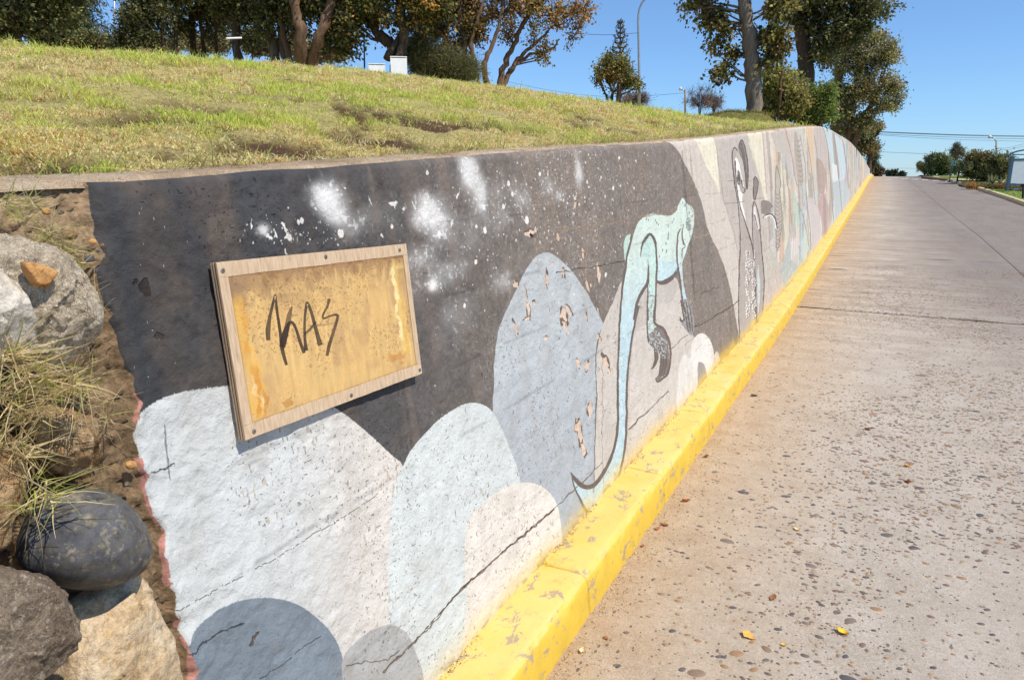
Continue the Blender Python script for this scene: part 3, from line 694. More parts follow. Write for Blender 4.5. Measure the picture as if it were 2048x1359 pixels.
for t_, a in ((1.24, .16), (1.02, .12), (.8, .16), (.42, .1), (1.46, .14)):
    d = np.exp(-((TT - t_ - .01 * (n1 - .5)) / .006) ** 2) * a * sstep(.45, .6, n4)
    IMG *= (1 - d[..., None] * 1.6); HGT -= d * .35
# pits
pit = sstep(.88, .94, vnoise(YY * 150, TT * 150, 0, 55)) * (n1 > .46)
IMG *= (1 - .35 * pit[..., None]); HGT -= .3 * pit
for x, y, a, b in [(290, 575, 12, 16), (318, 668, 10, 9), (272, 562, 6, 5), (1062, 470, 3, 3), (470, 960, 0, 0)]:
    if a: blob(x, y, a, b, (30, 30, 34), n=9, jag=.5, hgt=-.35)
str_ = fbm(YY * 34, TT * 2.2, 0, 4, 191); IMG *= (1 + .07 * (str_ - .5) * 2)[..., None]
smg = sstep(.56, .72, fbm(YY * 16, TT * 10, 0, 4, 192)) * .12
IMG[:] = IMG * (1 - smg[..., None]) + lin((150, 132, 112)) * smg[..., None]
fl = sstep(.72, .80, vnoise(YY * 190, TT * 90, 0, 193) * .6 + n2 * .4) * sstep(.46, .6, n1)
IMG[:] = IMG * (1 - .3 * fl[..., None] * np.array([.6, .9, 1.2], np.float32)); HGT -= .12 * fl
# brown rain stains under the top
st_ = sstep(.55, .8, fbm(YY * 9, TT * .7, 0, 3, 91)) * sstep(.3, 1.6, TT) * .16
IMG[:] = IMG * (1 - st_[..., None]) + lin((140, 118, 96)) * st_[..., None]
# yellow overspray along the kerb
ys = np.clip(.75 * np.exp(-((TT - KH) / (.035 + .045 * n1)) ** 2) * (0.15 + 1.3 * n1 + .5 * (n2 - .5)), 0, 1) * sstep(1.0, 1.9, YY)
IMG[:] = IMG * (1 - ys[..., None]) + lin((236, 200, 72)) * ys[..., None]
gr = np.exp(-((TT - KH) / .02) ** 2) * sstep(.45, .6, n2)
IMG *= (1 - .4 * gr[..., None])
# broken raw edge on the near end: mortar, then a rim of old pink paint
ed = crom(np.array([(176, 396), (178, 430), (205, 520), (203, 545), (222, 600), (228, 640), (240, 690), (262, 740), (266, 780), (272, 830), (270, 870), (290, 940), (305, 1000), (322, 1080), (330, 1120), (345, 1180), (362, 1240), (372, 1300), (382, 1359), (395, 1480)], float), 5, False)
eY, eT = to_wall(ed[:, 0], ed[:, 1]); o = np.argsort(eT)
EDGEY = np.interp(canvT, eT[o], eY[o]) + .012 * (vnoise(canvT * 22, 0 * canvT, 0, 4) - .5) * 2 + .012 * (vnoise(canvT * 60, 0 * canvT, 0, 14) - .5)
def edge_at(t): return np.interp(t, canvT, EDGEY)
dE = EDGEY[:, None] - YY
raw = dE > 0
gj = int(np.searchsorted(canvY, .95)); gfine = np.ones_like(n3); gfine[:, :gj] = vnoise(YY[:, :gj] * 330, TT[:, :gj] * 330, 0, 61) * .6 + vnoise(YY[:, :gj] * 170, TT[:, :gj] * 170, 0, 62) * .6
gran = .25 + .5 * n3 + 1.0 * gfine * (.6 + .8 * n2)
top = sstep(1.28, 1.38, TT)[..., None]
rc = (lin((126, 106, 82)) * (1 - top) + lin((150, 128, 102)) * top) * gran[..., None]
IMG[raw] = rc[raw]
pk = (np.abs(dE - .001) < .0065 * sstep(.35, .7, fbm(YY * 14, TT * 14, 0, 3, 171))) & (TT < 1.22) & (n2 > .40)
IMG[pk] = lin((196, 142, 132)) * (.7 + .5 * n3[pk])[:, None]
HGT += .16 * (n2 - .5) + .10 * (n3 - .5)
ALB = np.clip(IMG * np.array([.90, .86, .795], np.float32), 0.01, .86)
def make_image(name, rgb, data=False):
    h_, w_ = rgb.shape[:2]
    im = bpy.data.images.new(name, w_, h_, alpha=False, float_buffer=False, is_data=data)
    a = np.ones((h_, w_, 4), np.float32)
    if data: a[..., :3] = rgb[..., None] if rgb.ndim == 2 else rgb
    else: a[..., :3] = np.where(rgb <= .0031308, rgb * 12.92, 1.055 * np.power(np.maximum(rgb, 1e-6), 1 / 2.4) - .055)
    im.pixels.foreach_set(a.ravel()); im.update(); im.pack()
    return im
im_c = make_image('mural paint', ALB); im_h = make_image('mural relief', np.clip(HGT, 0, 1), True)
def img_node(n, im):
    t = n.N.new('ShaderNodeTexImage'); t.image = im; t.extension = 'EXTEND'
    n.L.new(n.co('UV'), t.inputs[0]); return t.outputs[0]
n = NT('painted concrete', .78, .25)
n.color(img_node(n, im_c)); co = n.co()
n.bump(n.noise(co, 85, 8, .75), .8, .007)
n.bump(n.noise(co, 22, 5, .6), .4, .014)
n.bump(img_node(n, im_h), .8, .012)
M_MURAL = n.m

# ---------------------------------------------------------------- the mural wall
Ys = np.concatenate([np.arange(.40, 1.3, .006), np.arange(1.3, 3, .012), np.arange(3, 8, .03), np.arange(8, 20, .12), np.arange(20, 78.1, .5)])
nt_ = 240
V = []; UVs = []
H = ztop(Ys) - zroad(Ys)
tt = np.linspace(0.0, 1.0, nt_)
Yg, tg = np.meshgrid(Ys, tt, indexing='ij')
tm = tg * H[:, None]
Xw = wall_x(Yg, tm)
amp = np.where(Yg < 9, 1, 0)
rel = .0036 * (fbm(Yg * 28, tm * 28, 0, 4, 12) - .5) * 2 + .006 * (fbm(Yg * 5, tm * 5, 0, 3, 13) - .5) * 2
rel = rel * (1 + .15 * sstep(1.5, .85, Yg)) + .0018 * sstep(1.6, .8, Yg) * (fbm(Yg * 16, tm * 16, 0, 3, 19) - .5) * 2 - .003 * sstep(1.7, 1.0, Yg) * sstep(.72, .85, vnoise(Yg * 38, tm * 38, 0, 23))
rawm = sstep(-.004, .012, edge_at(tm) - Yg)
lump = .014 * (1 - rawm) * np.exp(-((Yg - edge_at(tm)) / .035) ** 2) * (vnoise(Yg * 30, tm * 30, 0, 66) - .2)
rel = rel + lump - rawm * (.016 + .018 * fbm(Yg * 40, tm * 40, 0, 3, 21) - .016 * (vnoise(Yg * 130, tm * 130, 0, 31)))
topround = .012 * np.maximum(0, 1 - (H[:, None] - tm) / .012) ** 2 + .008 * vnoise(Yg * 8, 0, 0, 71) * np.exp(-((H[:, None] - tm) / .02) ** 2)
Xw = Xw + rel * np.where(Yg < 14, 1, .3) - topround
Zw = zroad(Yg) + tm + .006 * (vnoise(Yg * 6, 0, 0, 41) - .5) * tg
V = np.stack([Xw, Yg, Zw], -1).reshape(-1, 3)
UV = np.stack([U_of(Yg), tm / TMAX], -1).reshape(-1, 2)
wall = thing('mural_wall', 'long low concrete retaining wall painted with a pastel mural on a black ground', 'wall', (float(wall_x(3, 0)), 3, 0))
wo = np.array(wall.location)
me = mesh_np('painted_face', V - wo, grid_faces(len(Ys), nt_), uv=UV, smooth=True)
link('painted_face', me, M_MURAL, wall)
# coping: rough bare top, tilting up a little towards the grass
n = NT('bare coping concrete', .9, .2); co = n.co()
c = n.ramp(n.noise(co, 5, 7, .7), [(.3, lin((156, 130, 100))), (.5, lin((204, 178, 146))), (.7, lin((222, 202, 174)))])
c = n.mix(n.ramp(n.noise(co, 60, 3, .7), [(.6, 0.), (.7, .7)]), c, lin((96, 74, 54)))
n.color(c); n.bump(n.noise(co, 60, 8, .7), 1.0, .02); n.bump(n.noise(co, 14, 6, .7), .7, .04); M_COP = n.m
nc = 12; s = np.linspace(0, 1, nc)
Yc = np.concatenate([np.arange(-6, .38, .04), Ys])
Yg, sg = np.meshgrid(Yc, s, indexing='ij')
top_x = wall_x(Yc, ztop(Yc) - zroad(Yc))[:, None]
X = top_x - .012 - sg * .14; Z = ztop(Yg) + .001 + sg * .012 + .007 * (fbm(Yg * 12, sg * 3, 0, 3, 3) - .5) * np.minimum(1, sg * 6)
Z[:, -1] -= .3; X[:, -1] = X[:, -2] - .004
X[:, 0] += .004; Z[:, 0] = ztop(Yc) - .010 + .006 * (vnoise(Yc * 6, 0, 0, 41) - .5)
Z[:, 1] += .004
link('coping', mesh_np('coping', np.stack([X, Yg, Z], -1).reshape(-1, 3) - wo, grid_faces(len(Yc), nc), smooth=True), M_COP, wall)
# ---------------------------------------------------------------- far ground sheet
gx = np.concatenate([-np.geomspace(1200, 8, 40), np.linspace(-7, 7, 15), np.geomspace(8, 1200, 40)])
gy = np.concatenate([-np.geomspace(900, 10, 20), np.linspace(-8, 110, 60), np.geomspace(120, 1500, 40)])
Xg, Yg = np.meshgrid(gx, gy, indexing='ij')
Zg = zroad(Yg) - .12
n = NT('earth', .95, .1); co = n.co()
n.color(n.ramp(n.noise(co, .25, 8, .7), [(.3, (.10, .085, .05)), (.5, (.13, .12, .06)), (.7, (.08, .10, .04))]))
M_EARTH = n.m
tag(link('ground', mesh_np('ground', np.stack([Xg, Yg, Zg], -1).reshape(-1, 3), grid_faces(len(gx), len(gy)), smooth=True), M_EARTH), kind='structure')

# ---------------------------------------------------------------- road slabs
road = thing('road', 'worn concrete road climbing to the crest', None, (2, 3, 0), kind='structure')
ro = np.array(road.location)
n = NT('worn concrete', .88, .12); co = n.co()
sx = n.N.new('ShaderNodeSeparateXYZ'); n.L.new(co, sx.inputs[0])
X_, Y_ = sx.outputs[0], sx.outputs[1]          # relative to the road origin (2,3)
big = n.noise(co, .9, 5, .6)
xn = n.math('ADD', X_, n.math('MULTIPLY', n.math('SUBTRACT', big, .5), 1.6))
dx = n.ramp(n.math('MULTIPLY', n.math('ADD', xn, 3.0), .2), [(.03, 0.0), (.22, .25), (.42, .5), (.62, .9), (.8, 1.0)])     # -3..2 -> 0..1
dy = n.ramp(n.math('MULTIPLY', n.math('ADD', Y_, 3.0), .03), [(.08, .0), (.25, .35), (.6, 1.0)])
beige = n.ramp(n.noise(co, 3, 7, .7), [(.3, lin((180, 169, 153))), (.5, lin((198, 188, 173))), (.7, lin((211, 203, 191)))])
dust = n.mix(n.ramp(n.noise(co, 6, 6, .7), [(.35, 0.), (.65, 1.)]), lin((190, 160, 124)), lin((206, 182, 150)))
edgef = n.ramp(n.math('MULTIPLY', n.math('ADD', n.math('ADD', X_, 2.82), n.math('MULTIPLY', n.math('SUBTRACT', n.noise(co, 4, 4), .5), .5)), 1.0), [(.0, 1.0), (.25, .75), (.9, .0)])
c = n.mix(edgef, beige, dust)
darkc = n.ramp(n.noise(co, 2.2, 7, .7), [(.3, lin((136, 128, 122))), (.7, lin((160, 152, 145)))])
f = n.math('MULTIPLY', dx, n.math('ADD', .42, n.math('MULTIPLY', dy, .58)))
c = n.mix(f, c, darkc)
asph = n.ramp(n.noise(n.map(co, (1, .25, 1)), 2.0, 6, .7), [(.3, lin((120, 116, 113))), (.7, lin((146, 141, 136)))])
f2 = n.math('MULTIPLY', n.ramp(n.math('MULTIPLY', n.math('ADD', xn, 3.0), .2), [(.22, .0), (.5, 1.)]), n.ramp(n.math('MULTIPLY', n.math('ADD', Y_, 3.), .02), [(.10, 0.), (.26, 1.)]))
c = n.mix(f2, c, asph)
wv = n.noise(n.map(co, (.7, 5.0, 1)), 1.1, 6, .8)
c = n.mix(n.math('MULTIPLY', n.ramp(wv, [(.46, 0.), (.58, .6)]), n.ramp(n.math('MULTIPLY', Y_, .02), [(.06, 0.), (.14, 1.)])), c, lin((132, 116, 100)))
wv2 = n.noise(n.map(co, (1.2, 3.5, 1)), .9, 6, .8)
c = n.mix(n.ramp(wv2, [(.6, 0.), (.75, .35)]), c, lin((120, 108, 98)))
c = n.mix(n.ramp(n.noise(co, 75, 5, .8), [(.38, .40), (.6, 0.)]), c, lin((150, 134, 120)))
c = n.mix(.85, c, n.ramp(n.noise(co, 300, 4, .8), [(.36, (.62, .60, .57)), (.5, (1., 1., 1.)), (.66, (1.22, 1.2, 1.18))]), 'MULTIPLY')
c = n.mix(.6, c, n.ramp(n.noise(co, 26, 6, .75), [(.35, (.82, .80, .77)), (.5, (1., 1., 1.)), (.65, (1.08, 1.07, 1.06))]), 'MULTIPLY')
sk = n.noise(co, 170, 3, .7)
c = n.mix(n.ramp(sk, [(.56, 0.), (.66, .55)]), c, lin((118, 106, 96)))
sk2 = n.noise(co, 230, 2, .7)
c = n.mix(n.ramp(sk2, [(.62, 0.), (.70, .5)]), c, lin((232, 224, 212)))
pv = n.voro(n.map(co, (1, .55, 1)), 46, 'F1', 'Distance')
pc = n.voro(n.map(co, (1, .55, 1)), 46, 'F1', 'Color')
ps = n.N.new('ShaderNodeSeparateColor'); n.L.new(pc, ps.inputs[0])
pm = n.math('MULTIPLY', n.math('LESS_THAN', pv, n.math('MULTIPLY', ps.outputs[0], .30)), n.math('GREATER_THAN', ps.outputs[1], .45))
pcol = n.ramp(ps.outputs[2], [(0., lin((92, 80, 74))), (.5, lin((132, 112, 96))), (1., lin((152, 124, 100)))])
c = n.mix(n.math('MULTIPLY', pm, .75), c, pcol)
c = n.mix(1.0, c, (.97, .96, .95), 'MULTIPLY')
n.color(c); n.bump(n.noise(co, 150, 8, .8), .9, .006); n.bump(n.noise(co, 9, 4, .6), .3, .02)
M_ROAD = n.m
joints = [-14, -8.2, -2.6, 3.0 - 20, 9.25, 15.0, 21.2, 27.4, 33.8, 40.4, 47.2, 54.2, 61.2, 68.4, 80, 100]
joints = sorted([-14, -8.2, -2.6, 9.25, 15.0, 21.2, 27.4, 33.8, 40.4, 47.2, 54.2, 61.2, 68.4, 80, 100])
def xmid(Y): return np.interp(Y, [-20, 20, 40, 60, 100], [2.15, 2.05, 1.6, 1.1, .8])
def slab(y0, y1, xa, xb, nx, ny):
    ga, gb = (.026 if abs(y0 - 9.25) < .01 else .009), (.026 if abs(y1 - 9.25) < .01 else .009)
    ys = np.linspace(y0 + ga, y1 - gb, ny); u = np.linspace(0, 1, nx)
    Yg, ug = np.meshgrid(ys, u, indexing='ij')
    jx = .02 * (vnoise(Yg * 3, 0, 0, int(abs(y0) * 7) + 3) - .5)
    jy = .03 * (vnoise(ug * 9 + xa(0), 0, 0, 5) - .5)
    Yg = Yg + jy * 1.0
    a = xa(Yg) + .006; b = xb(Yg) - .006
    X = a + (b - a) * ug
    Z = zroad(Yg) + .006 * (fbm(X * .8, Yg * .8, 0, 3, 2) - .5) * 2
    e = np.minimum(np.minimum(ug, 1 - ug) * (b - a), np.minimum(Yg - y0, y1 - Yg))
    Z = Z - .006 * np.clip(1 - e / .03, 0, 1)
    V = np.stack([X, Yg, Z], -1).reshape(-1, 3)
    return mesh_np('concrete_slab', V - ro, grid_faces(ny, nx)[:, ::-1], smooth=True)
for k in range(len(joints) - 1):
    y0, y1 = joints[k], joints[k + 1]
    nn = 60 if 0 < y1 < 25 else 16
    link('concrete_slab', slab(y0, y1, lambda Y: xkerb(Y) - .02, xmid, nn, nn), M_ROAD, road)
    link('concrete_slab', slab(y0, y1, xmid, lambda Y: xright(Y) + .03, nn, nn), M_ROAD, road)
M_DARK = flat('joint dirt', lin((84, 72, 60)), .95, vary=.25)
ys = np.linspace(-14, 100, 240); Yg, ug = np.meshgrid(ys, np.linspace(0, 1, 8), indexing='ij')
V = np.stack([xkerb(Yg) - .1 + (xright(Yg) + .1 - xkerb(Yg) + .1) * ug, Yg, zroad(Yg) - .014], -1).reshape(-1, 3)
link('road_bed', mesh_np('road_bed', V - ro, grid_faces(240, 8)[:, ::-1]), M_DARK, road)
# cross street beyond the crest, painted dashes
M_WHITE = flat('road paint', (.62, .62, .60), .6, vary=.15, scale=30)
for i in range(9):
    p = on_road(*[(1752, 354), (1770, 355), (1790, 356), (1810, 357.4), (1830, 358.6), (1850, 359.8), (1872, 361.2), (1897, 363), (1740, 353.6)][i], dz=.004) if i < 8 else None
    if p is None: continue
    x0 = p[0]; yy = p[1]; r = math.hypot(x0, yy); wd = m_per_px(r) * 9
    xs = np.linspace(x0 - wd / 2, x0 + wd / 2, 3); ys = np.linspace(yy - .55, yy + .55, 4)
    Yg, Xg = np.meshgrid(ys, xs, indexing='ij')
    V = np.stack([Xg, Yg, zroad(Yg) + .012], -1).reshape(-1, 3)
    link('painted_dash', mesh_np('painted_dash', V - ro, grid_faces(4, 3)[:, ::-1]), M_WHITE, road)
p = on_road(1680, 538); V = [(p[0] - .16, p[1] - .02, .016 + float(zroad(p[1]))), (p[0] + .12, p[1] - .06, .016 + float(zroad(p[1]))), (p[0] + .13, p[1] + .02, .016 + float(zroad(p[1]))), (p[0] - .15, p[1] + .05, .016 + float(zroad(p[1])))]
link('paint_mark', mesh_np('paint_mark', np.array(V) - ro, [[0, 1, 2, 3]]), M_WHITE, road)

# pebbles showing in the worn surface
def peb_mesh(seed, nseg=10):
    r_ = np.random.default_rng(seed); a = np.arange(nseg) * 2 * math.pi / nseg
    rr = (1 + .16 * (r_.random(nseg) - .5) * 2) ; rr = (rr + np.roll(rr, 1)) / 2
    V = []
    for sc, z in ((1.0, -.25), (.97, .10), (.6, .34)): V += [(sc * rr[k] * math.cos(a[k]), sc * rr[k] * math.sin(a[k]) * .62, z) for k in range(nseg)]
    V.append((0, 0, .38)); Q = []; T = []
    for l in range(2):
        for k in range(nseg): Q.append([l * nseg + k, l * nseg + (k + 1) % nseg, (l + 1) * nseg + (k + 1) % nseg, (l + 1) * nseg + k])
    for k in range(nseg): T.append([2 * nseg + k, 2 * nseg + (k + 1) % nseg, 3 * nseg])
    return np.array(V), np.array(Q), np.array(T)
pcols = [lin((112, 104, 98)), lin((132, 118, 106)), lin((142, 120, 100)), lin((160, 128, 98)), lin((132, 108, 98)), lin((98, 94, 94)), lin((168, 150, 128))]
pm_ = []
for k, c in enumerate(pcols):
    n = NT('pebble stone', .8, .12); co = n.co()
    ff = n.noise(co, 1.6, 5, .7); n.color(n.ramp(ff, [(.3, c * .72), (.7, c * 1.15)])); n.bump(n.noise(co, 6, 4), .3, .1); pm_.append(n.m)
def pdens(X, Y):
    d = fbm(X * 1.1, Y * .8, 0, 3, 44)
    return sstep(.36, .58, d) * sstep(-.62, .2, X) * .8 + .16
Yr = .9 + 13 * rng.random(76000) ** 1.5; Xr = -.7 + rng.random(76000) * 4.6
cand = np.stack([Xr, Yr], 1)[rng.random(76000) < pdens(Xr, Yr)]
sz = .0032 + .0105 * rng.random(len(cand)) ** 2.8
bigs = rng.random(len(cand)) < .022; sz[bigs] = .014 + .013 * rng.random(bigs.sum())
v = np.stack([cand[:, 0], cand[:, 1], 0 * sz], 1) - CAM
q = v @ FW; sx_ = CX + F_PX * (v @ RT) / q; sy_ = CY - F_PX * (v @ UP) / q
inv = (sx_ < 2080) & (sy_ < 1390) & (q > 0)
cand, sz, q, sx_, sy_ = cand[inv], sz[inv], q[inv], sx_[inv], sy_[inv]
order = np.argsort(-(sz / q))
proto = [peb_mesh(100 + k) for k in range(14)]
pmesh = []
for k, (pv_, pq, pt) in enumerate(proto):
    me = mesh_np('pebble', pv_, pq, pt, smooth=True); me.materials.append(pm_[k % 7]); pmesh.append(me)
ang = rng.normal(0, .5, len(cand)) + .25
zz = zroad(cand[:, 1]) + .006 * (fbm(cand[:, 0] * .8, cand[:, 1] * .8, 0, 3, 2) - .5) * 2
for i in order[:300]:
    o = bpy.data.objects.new('pebble', pmesh[rng.integers(14)]); COL.objects.link(o); o.parent = road
    o.location = (cand[i, 0] - ro[0], cand[i, 1] - ro[1], zz[i] - ro[2] - .0012)
    o.rotation_euler = (0, 0, ang[i]); s_ = sz[i]; o.scale = (s_ * 1.25, s_ * 1.25, .011)
Vs, Qs, Ts, Cs = [], [], [], []; nn = 0
lowp = [peb_mesh(300 + k, 6) for k in range(8)]
for i in order[300:]:
    pv_, pq, pt = lowp[rng.integers(8)]
    c_, s_ = math.cos(ang[i]), math.sin(ang[i]); w_ = pv_ * [sz[i] * 1.25, sz[i] * 1.25, .009]
    Vs.append(np.stack([w_[:, 0] * c_ - w_[:, 1] * s_ + cand[i, 0], w_[:, 0] * s_ + w_[:, 1] * c_ + cand[i, 1], w_[:, 2] + zz[i] - .0008], 1))
    Qs.append(pq + nn); Ts.append(pt + nn); nn += len(pv_)
    Cs.append(np.tile(pcols[rng.integers(7)] * rng.uniform(.7, 1.15), (len(pv_), 1)))
n = NT('small pebbles', .85, .1); n.color(n.attr()); M_PS = n.m
o = link('small_pebbles', mesh_np('small_pebbles', np.vstack(Vs) - ro, np.vstack(Qs), np.vstack(Ts), col=np.vstack(Cs), smooth=True), M_PS, road); o['kind'] = 'stuff'

# ---------------------------------------------------------------- kerbs
def kerbmat(name, nearc, topc, bare):
    n = NT(name, .62, .35); co = n.co()
    c = n.ramp(n.noise(co, 7, 6, .65), [(.3, nearc * .9), (.7, np.minimum(nearc * 1.08, .95))])
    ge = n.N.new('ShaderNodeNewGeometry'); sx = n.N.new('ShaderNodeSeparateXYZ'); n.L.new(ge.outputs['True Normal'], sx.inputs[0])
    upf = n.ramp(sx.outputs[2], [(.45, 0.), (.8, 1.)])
    c = n.mix(n.math('MULTIPLY', upf, n.ramp(n.noise(co, 3, 6, .7), [(.35, .35), (.65, .85)])), c, topc)  # paler tone mixed over upward faces, uneven by noise
    ch = n.noise(n.map(co, (1, .55, 1)), 16, 8, .78, .4)
    c = n.mix(n.ramp(ch, [(.572, 0.), (.59, .9)]), c, bare)
    ch2 = n.noise(n.map(co, (1, .4, 1)), 46, 6, .75, .2)
    c = n.mix(n.ramp(ch2, [(.66, 0.), (.69, .8)]), c, bare * .6)
    c = n.mix(n.ramp(n.noise(co, 11, 8, .75), [(.56, 0.), (.74, .45)]), c, lin((142, 116, 78)))
    n.color(c)
    n.bump(ch, -.25, .006); n.bump(n.noise(co, 60, 8, .7), .5, .004); return n.m
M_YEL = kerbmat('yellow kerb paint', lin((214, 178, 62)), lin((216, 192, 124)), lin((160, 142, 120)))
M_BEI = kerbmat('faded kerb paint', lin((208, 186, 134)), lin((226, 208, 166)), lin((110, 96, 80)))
def kerb_piece(y0, y1, side, ny, seed, par_o, wdt=KW, hgt=KH):
    prof = np.array([(0.0, -.06), (0.0, 0.0), (-.006, hgt * .45), (-.012, hgt - .034), (-.018, hgt - .016), (-.032, hgt - .003), (-.05, hgt), (-wdt * .5, hgt + .004), (-wdt * .8, hgt + .004), (-wdt - .012, hgt + .006)])
    ys = np.linspace(y0 + .003, y1 - .003, ny)
    Yg, k = np.meshgrid(ys, np.arange(len(prof)), indexing='ij')
    e = np.minimum(Yg - y0, y1 - Yg); en = np.clip(1 - e / .02, 0, 1)
    X = prof[k, 0]; Z = prof[k, 1]
    nz = fbm(Yg * 7, k * .9, seed * 3.1, 4, 5) - .5
    f = (k > 0)
    X = X + f * (.010 * nz + .006 * (vnoise(Yg * 40, k * 1.3, 0, 6) - .5) - .006 * en * (k < 7)); Z = Z + f * (.008 * (fbm(Yg * 5, k * .7, seed, 3, 9) - .5) * 2 - .006 * en)
    base = xkerb(Yg) if side < 0 else xright(Yg)
    X = base + (X if side < 0 else -X)
    V = np.stack([X, Yg, zroad(Yg) + Z], -1)
    nv = len(prof)
    Q = grid_faces(ny, nv); Q = Q[:, ::-1] if side > 0 else Q
    V = V.reshape(-1, 3)
    T = []
    for b in (0, (ny - 1) * nv):
        for j in range(1, nv - 1): T.append([b, b + j, b + j + 1])
    return mesh_np('kerb_stone', V - par_o, Q, T, smooth=True)
kerb = thing('kerb', 'long yellow painted kerb at the foot of the mural wall', 'kerb', (float(xkerb(3)), 3, 0)); ko = np.array(kerb.location)
edges = [.05, 1.12, 2.2, 3.22] + list(np.arange(4.25, 74, 1.03))
for i, (a, b) in enumerate(zip(edges[:-1], edges[1:])):
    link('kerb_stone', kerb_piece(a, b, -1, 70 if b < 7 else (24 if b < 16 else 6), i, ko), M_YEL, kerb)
kr = thing('kerb', 'low faded beige kerb along the lawn on the right side of the road', 'kerb', (4.4, 30, .5)); ko2 = np.array(kr.location)
for i, (a, b) in enumerate(zip(np.arange(18, 62, 1.0), np.arange(19, 63, 1.0))):
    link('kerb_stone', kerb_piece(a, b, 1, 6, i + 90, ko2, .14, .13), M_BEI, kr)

# ---------------------------------------------------------------- rubble end of the wall
rub = thing('rubble_wall', 'rubble stone wall end of boulders and crumbling mortar at the left of the painted wall', 'stone wall', (-1.15, .55, 0)); rbo = np.array(rub.location)
ys = np.arange(-1.6, .43, .006); ts = np.linspace(0, 1, 260)
Yg, tg = np.meshgrid(ys, ts, indexing='ij'); Hh = (ztop(Yg) - zroad(Yg)); tm = tg * Hh
Xm = wall_x(Yg, tm) - .010 - .14 * (fbm(Yg * 11, tm * 11, 0, 4, 8) - .38) - .022 * vnoise(Yg * 60, tm * 60, 0, 9) 
bt = sstep(.16, .03, Hh - tm + .06 * (vnoise(Yg * 14, 0, 0, 7) - .5)); Xm = Xm * (1 - bt) + (wall_x(Yg, tm) - .001 - .016 * fbm(Yg * 30, tm * 30, 0, 3, 17)) * bt
M_MORT = rockmat('crumbling mortar', [lin((84, 70, 54)), lin((132, 114, 90)), lin((162, 146, 122))], 12, 1.0, lin((58, 44, 34)), .95, 330, .008)
link('mortar', mesh_np('mortar', np.stack([Xm, Yg, tm - .002], -1).reshape(-1, 3) - rbo, grid_faces(len(ys), 260), smooth=True), M_MORT, rub)
def stone(name, px, X0, bulge, mat, seed, label=None, rough=.010, rings=26, seg=72, par=rub, po=rbo, flatp=2.2, fine=.002, rf=60):
    P = crom(np.array(px, float), 8)
    W = np.array([on_plane_x(x, y, X0) for x, y in P])
    # resample by arc length
    d = np.concatenate([[0], np.cumsum(np.hypot(*np.diff(np.vstack([W, W[:1]])[:, 1:], axis=0).T))])
    WW = np.vstack([W, W[:1]]); u = np.linspace(0, d[-1], seg, endpoint=False)
    y = np.interp(u, d, WW[:, 1]); z = np.interp(u, d, WW[:, 2])
    cy, cz = y.mean(), z.mean()
    th = np.concatenate([np.linspace(0.02, math.pi / 2, rings), np.linspace(math.pi / 2, math.pi - .02, 8)[1:]])
    e = 2.0 / flatp
    r = np.abs(np.sin(th)) ** e; xx = np.sign(np.cos(th)) * np.abs(np.cos(th)) ** (e * 1.25)
    Yg = cy + r[:, None] * (y - cy)[None]; Zg = cz + r[:, None] * (z - cz)[None]
    Xg = X0 - bulge * .0 + (xx[:, None] * bulge) + 0 * Yg
    if flatp > 2.5 and seg > 20:
        rs = np.random.default_rng(seed * 7 + 1); hy, hz = np.abs(y - cy).max() + .01, np.abs(z - cz).max() + .01
        q_ = np.stack([(Xg - X0) / bulge, (Yg - cy) / hy, (Zg - cz) / hz], -1)
        for _ in range(22):
            nn_ = rs.normal(0, 1, 3) * [1.2, 1, 1]; nn_[0] = abs(nn_[0]) * .9 + .1; nn_ /= np.linalg.norm(nn_); dd_ = rs.uniform(.78, 1.0)
            s_ = q_ @ nn_; q_ = q_ - nn_ * np.maximum(0, s_ - dd_)[..., None] * .92
        Xg = X0 + q_[..., 0] * bulge; Yg = cy + q_[..., 1] * hy; Zg = cz + q_[..., 2] * hz
    nrm = np.stack([xx[:, None] + 0 * Yg, (Yg - cy) / (np.abs(y - cy).max() + .01), (Zg - cz) / (np.abs(z - cz).max() + .01)], -1)
    nrm /= np.linalg.norm(nrm, axis=-1)[..., None] + 1e-9
    k = rough * ((fbm(Xg * 11, Yg * 11, Zg * 11, 4, seed) - .5) * 2.4) + fine * (fbm(Xg * rf, Yg * rf, Zg * rf, 3, seed + 5) - .5) * 2
    # broken facets
    vq = np.abs(fbm(Xg * 7, Yg * 7, Zg * 7, 2, seed + 9) - .5) * rough * 2.0
    cellx = np.round(np.stack([Xg, Yg, Zg], -1) * 9 + 1.6 * np.stack([fbm(Yg * 5, Zg * 5, Xg * 5, 2, seed + 21), fbm(Xg * 5, Zg * 5, Yg * 5, 2, seed + 22), fbm(Yg * 5, Xg * 5, Zg * 5, 2, seed + 23)], -1))
    vq = vq + rough * 1.9 * vnoise(cellx[..., 0] * 1.37, cellx[..., 1] * 1.71, cellx[..., 2] * 1.53, seed)
    V = np.stack([Xg, Yg, Zg], -1) + nrm * (k - vq)[..., None]
    nr = len(th)
    Q = []
    a = np.arange(nr - 1)[:, None] * seg + np.arange(seg)[None]; b = np.arange(nr - 1)[:, None] * seg + (np.arange(seg)[None] + 1) % seg
    Q = np.stack([a.ravel(), (a + seg).ravel(), (b + seg).ravel(), b.ravel()], 1)
    V = V.reshape(-1, 3); V = np.vstack([V, V[:seg].mean(0)[None], V[-seg:].mean(0)[None]]); m = nr * seg
    T = [[m, k, (k + 1) % seg] for k in range(seg)] + [[m + 1, (nr - 1) * seg + (k + 1) % seg, (nr - 1) * seg + k] for k in range(seg)]
    o = link(name, mesh_np(name, V - po, Q, T, smooth=True), mat, par)
    if label: o['label'] = label
    return o
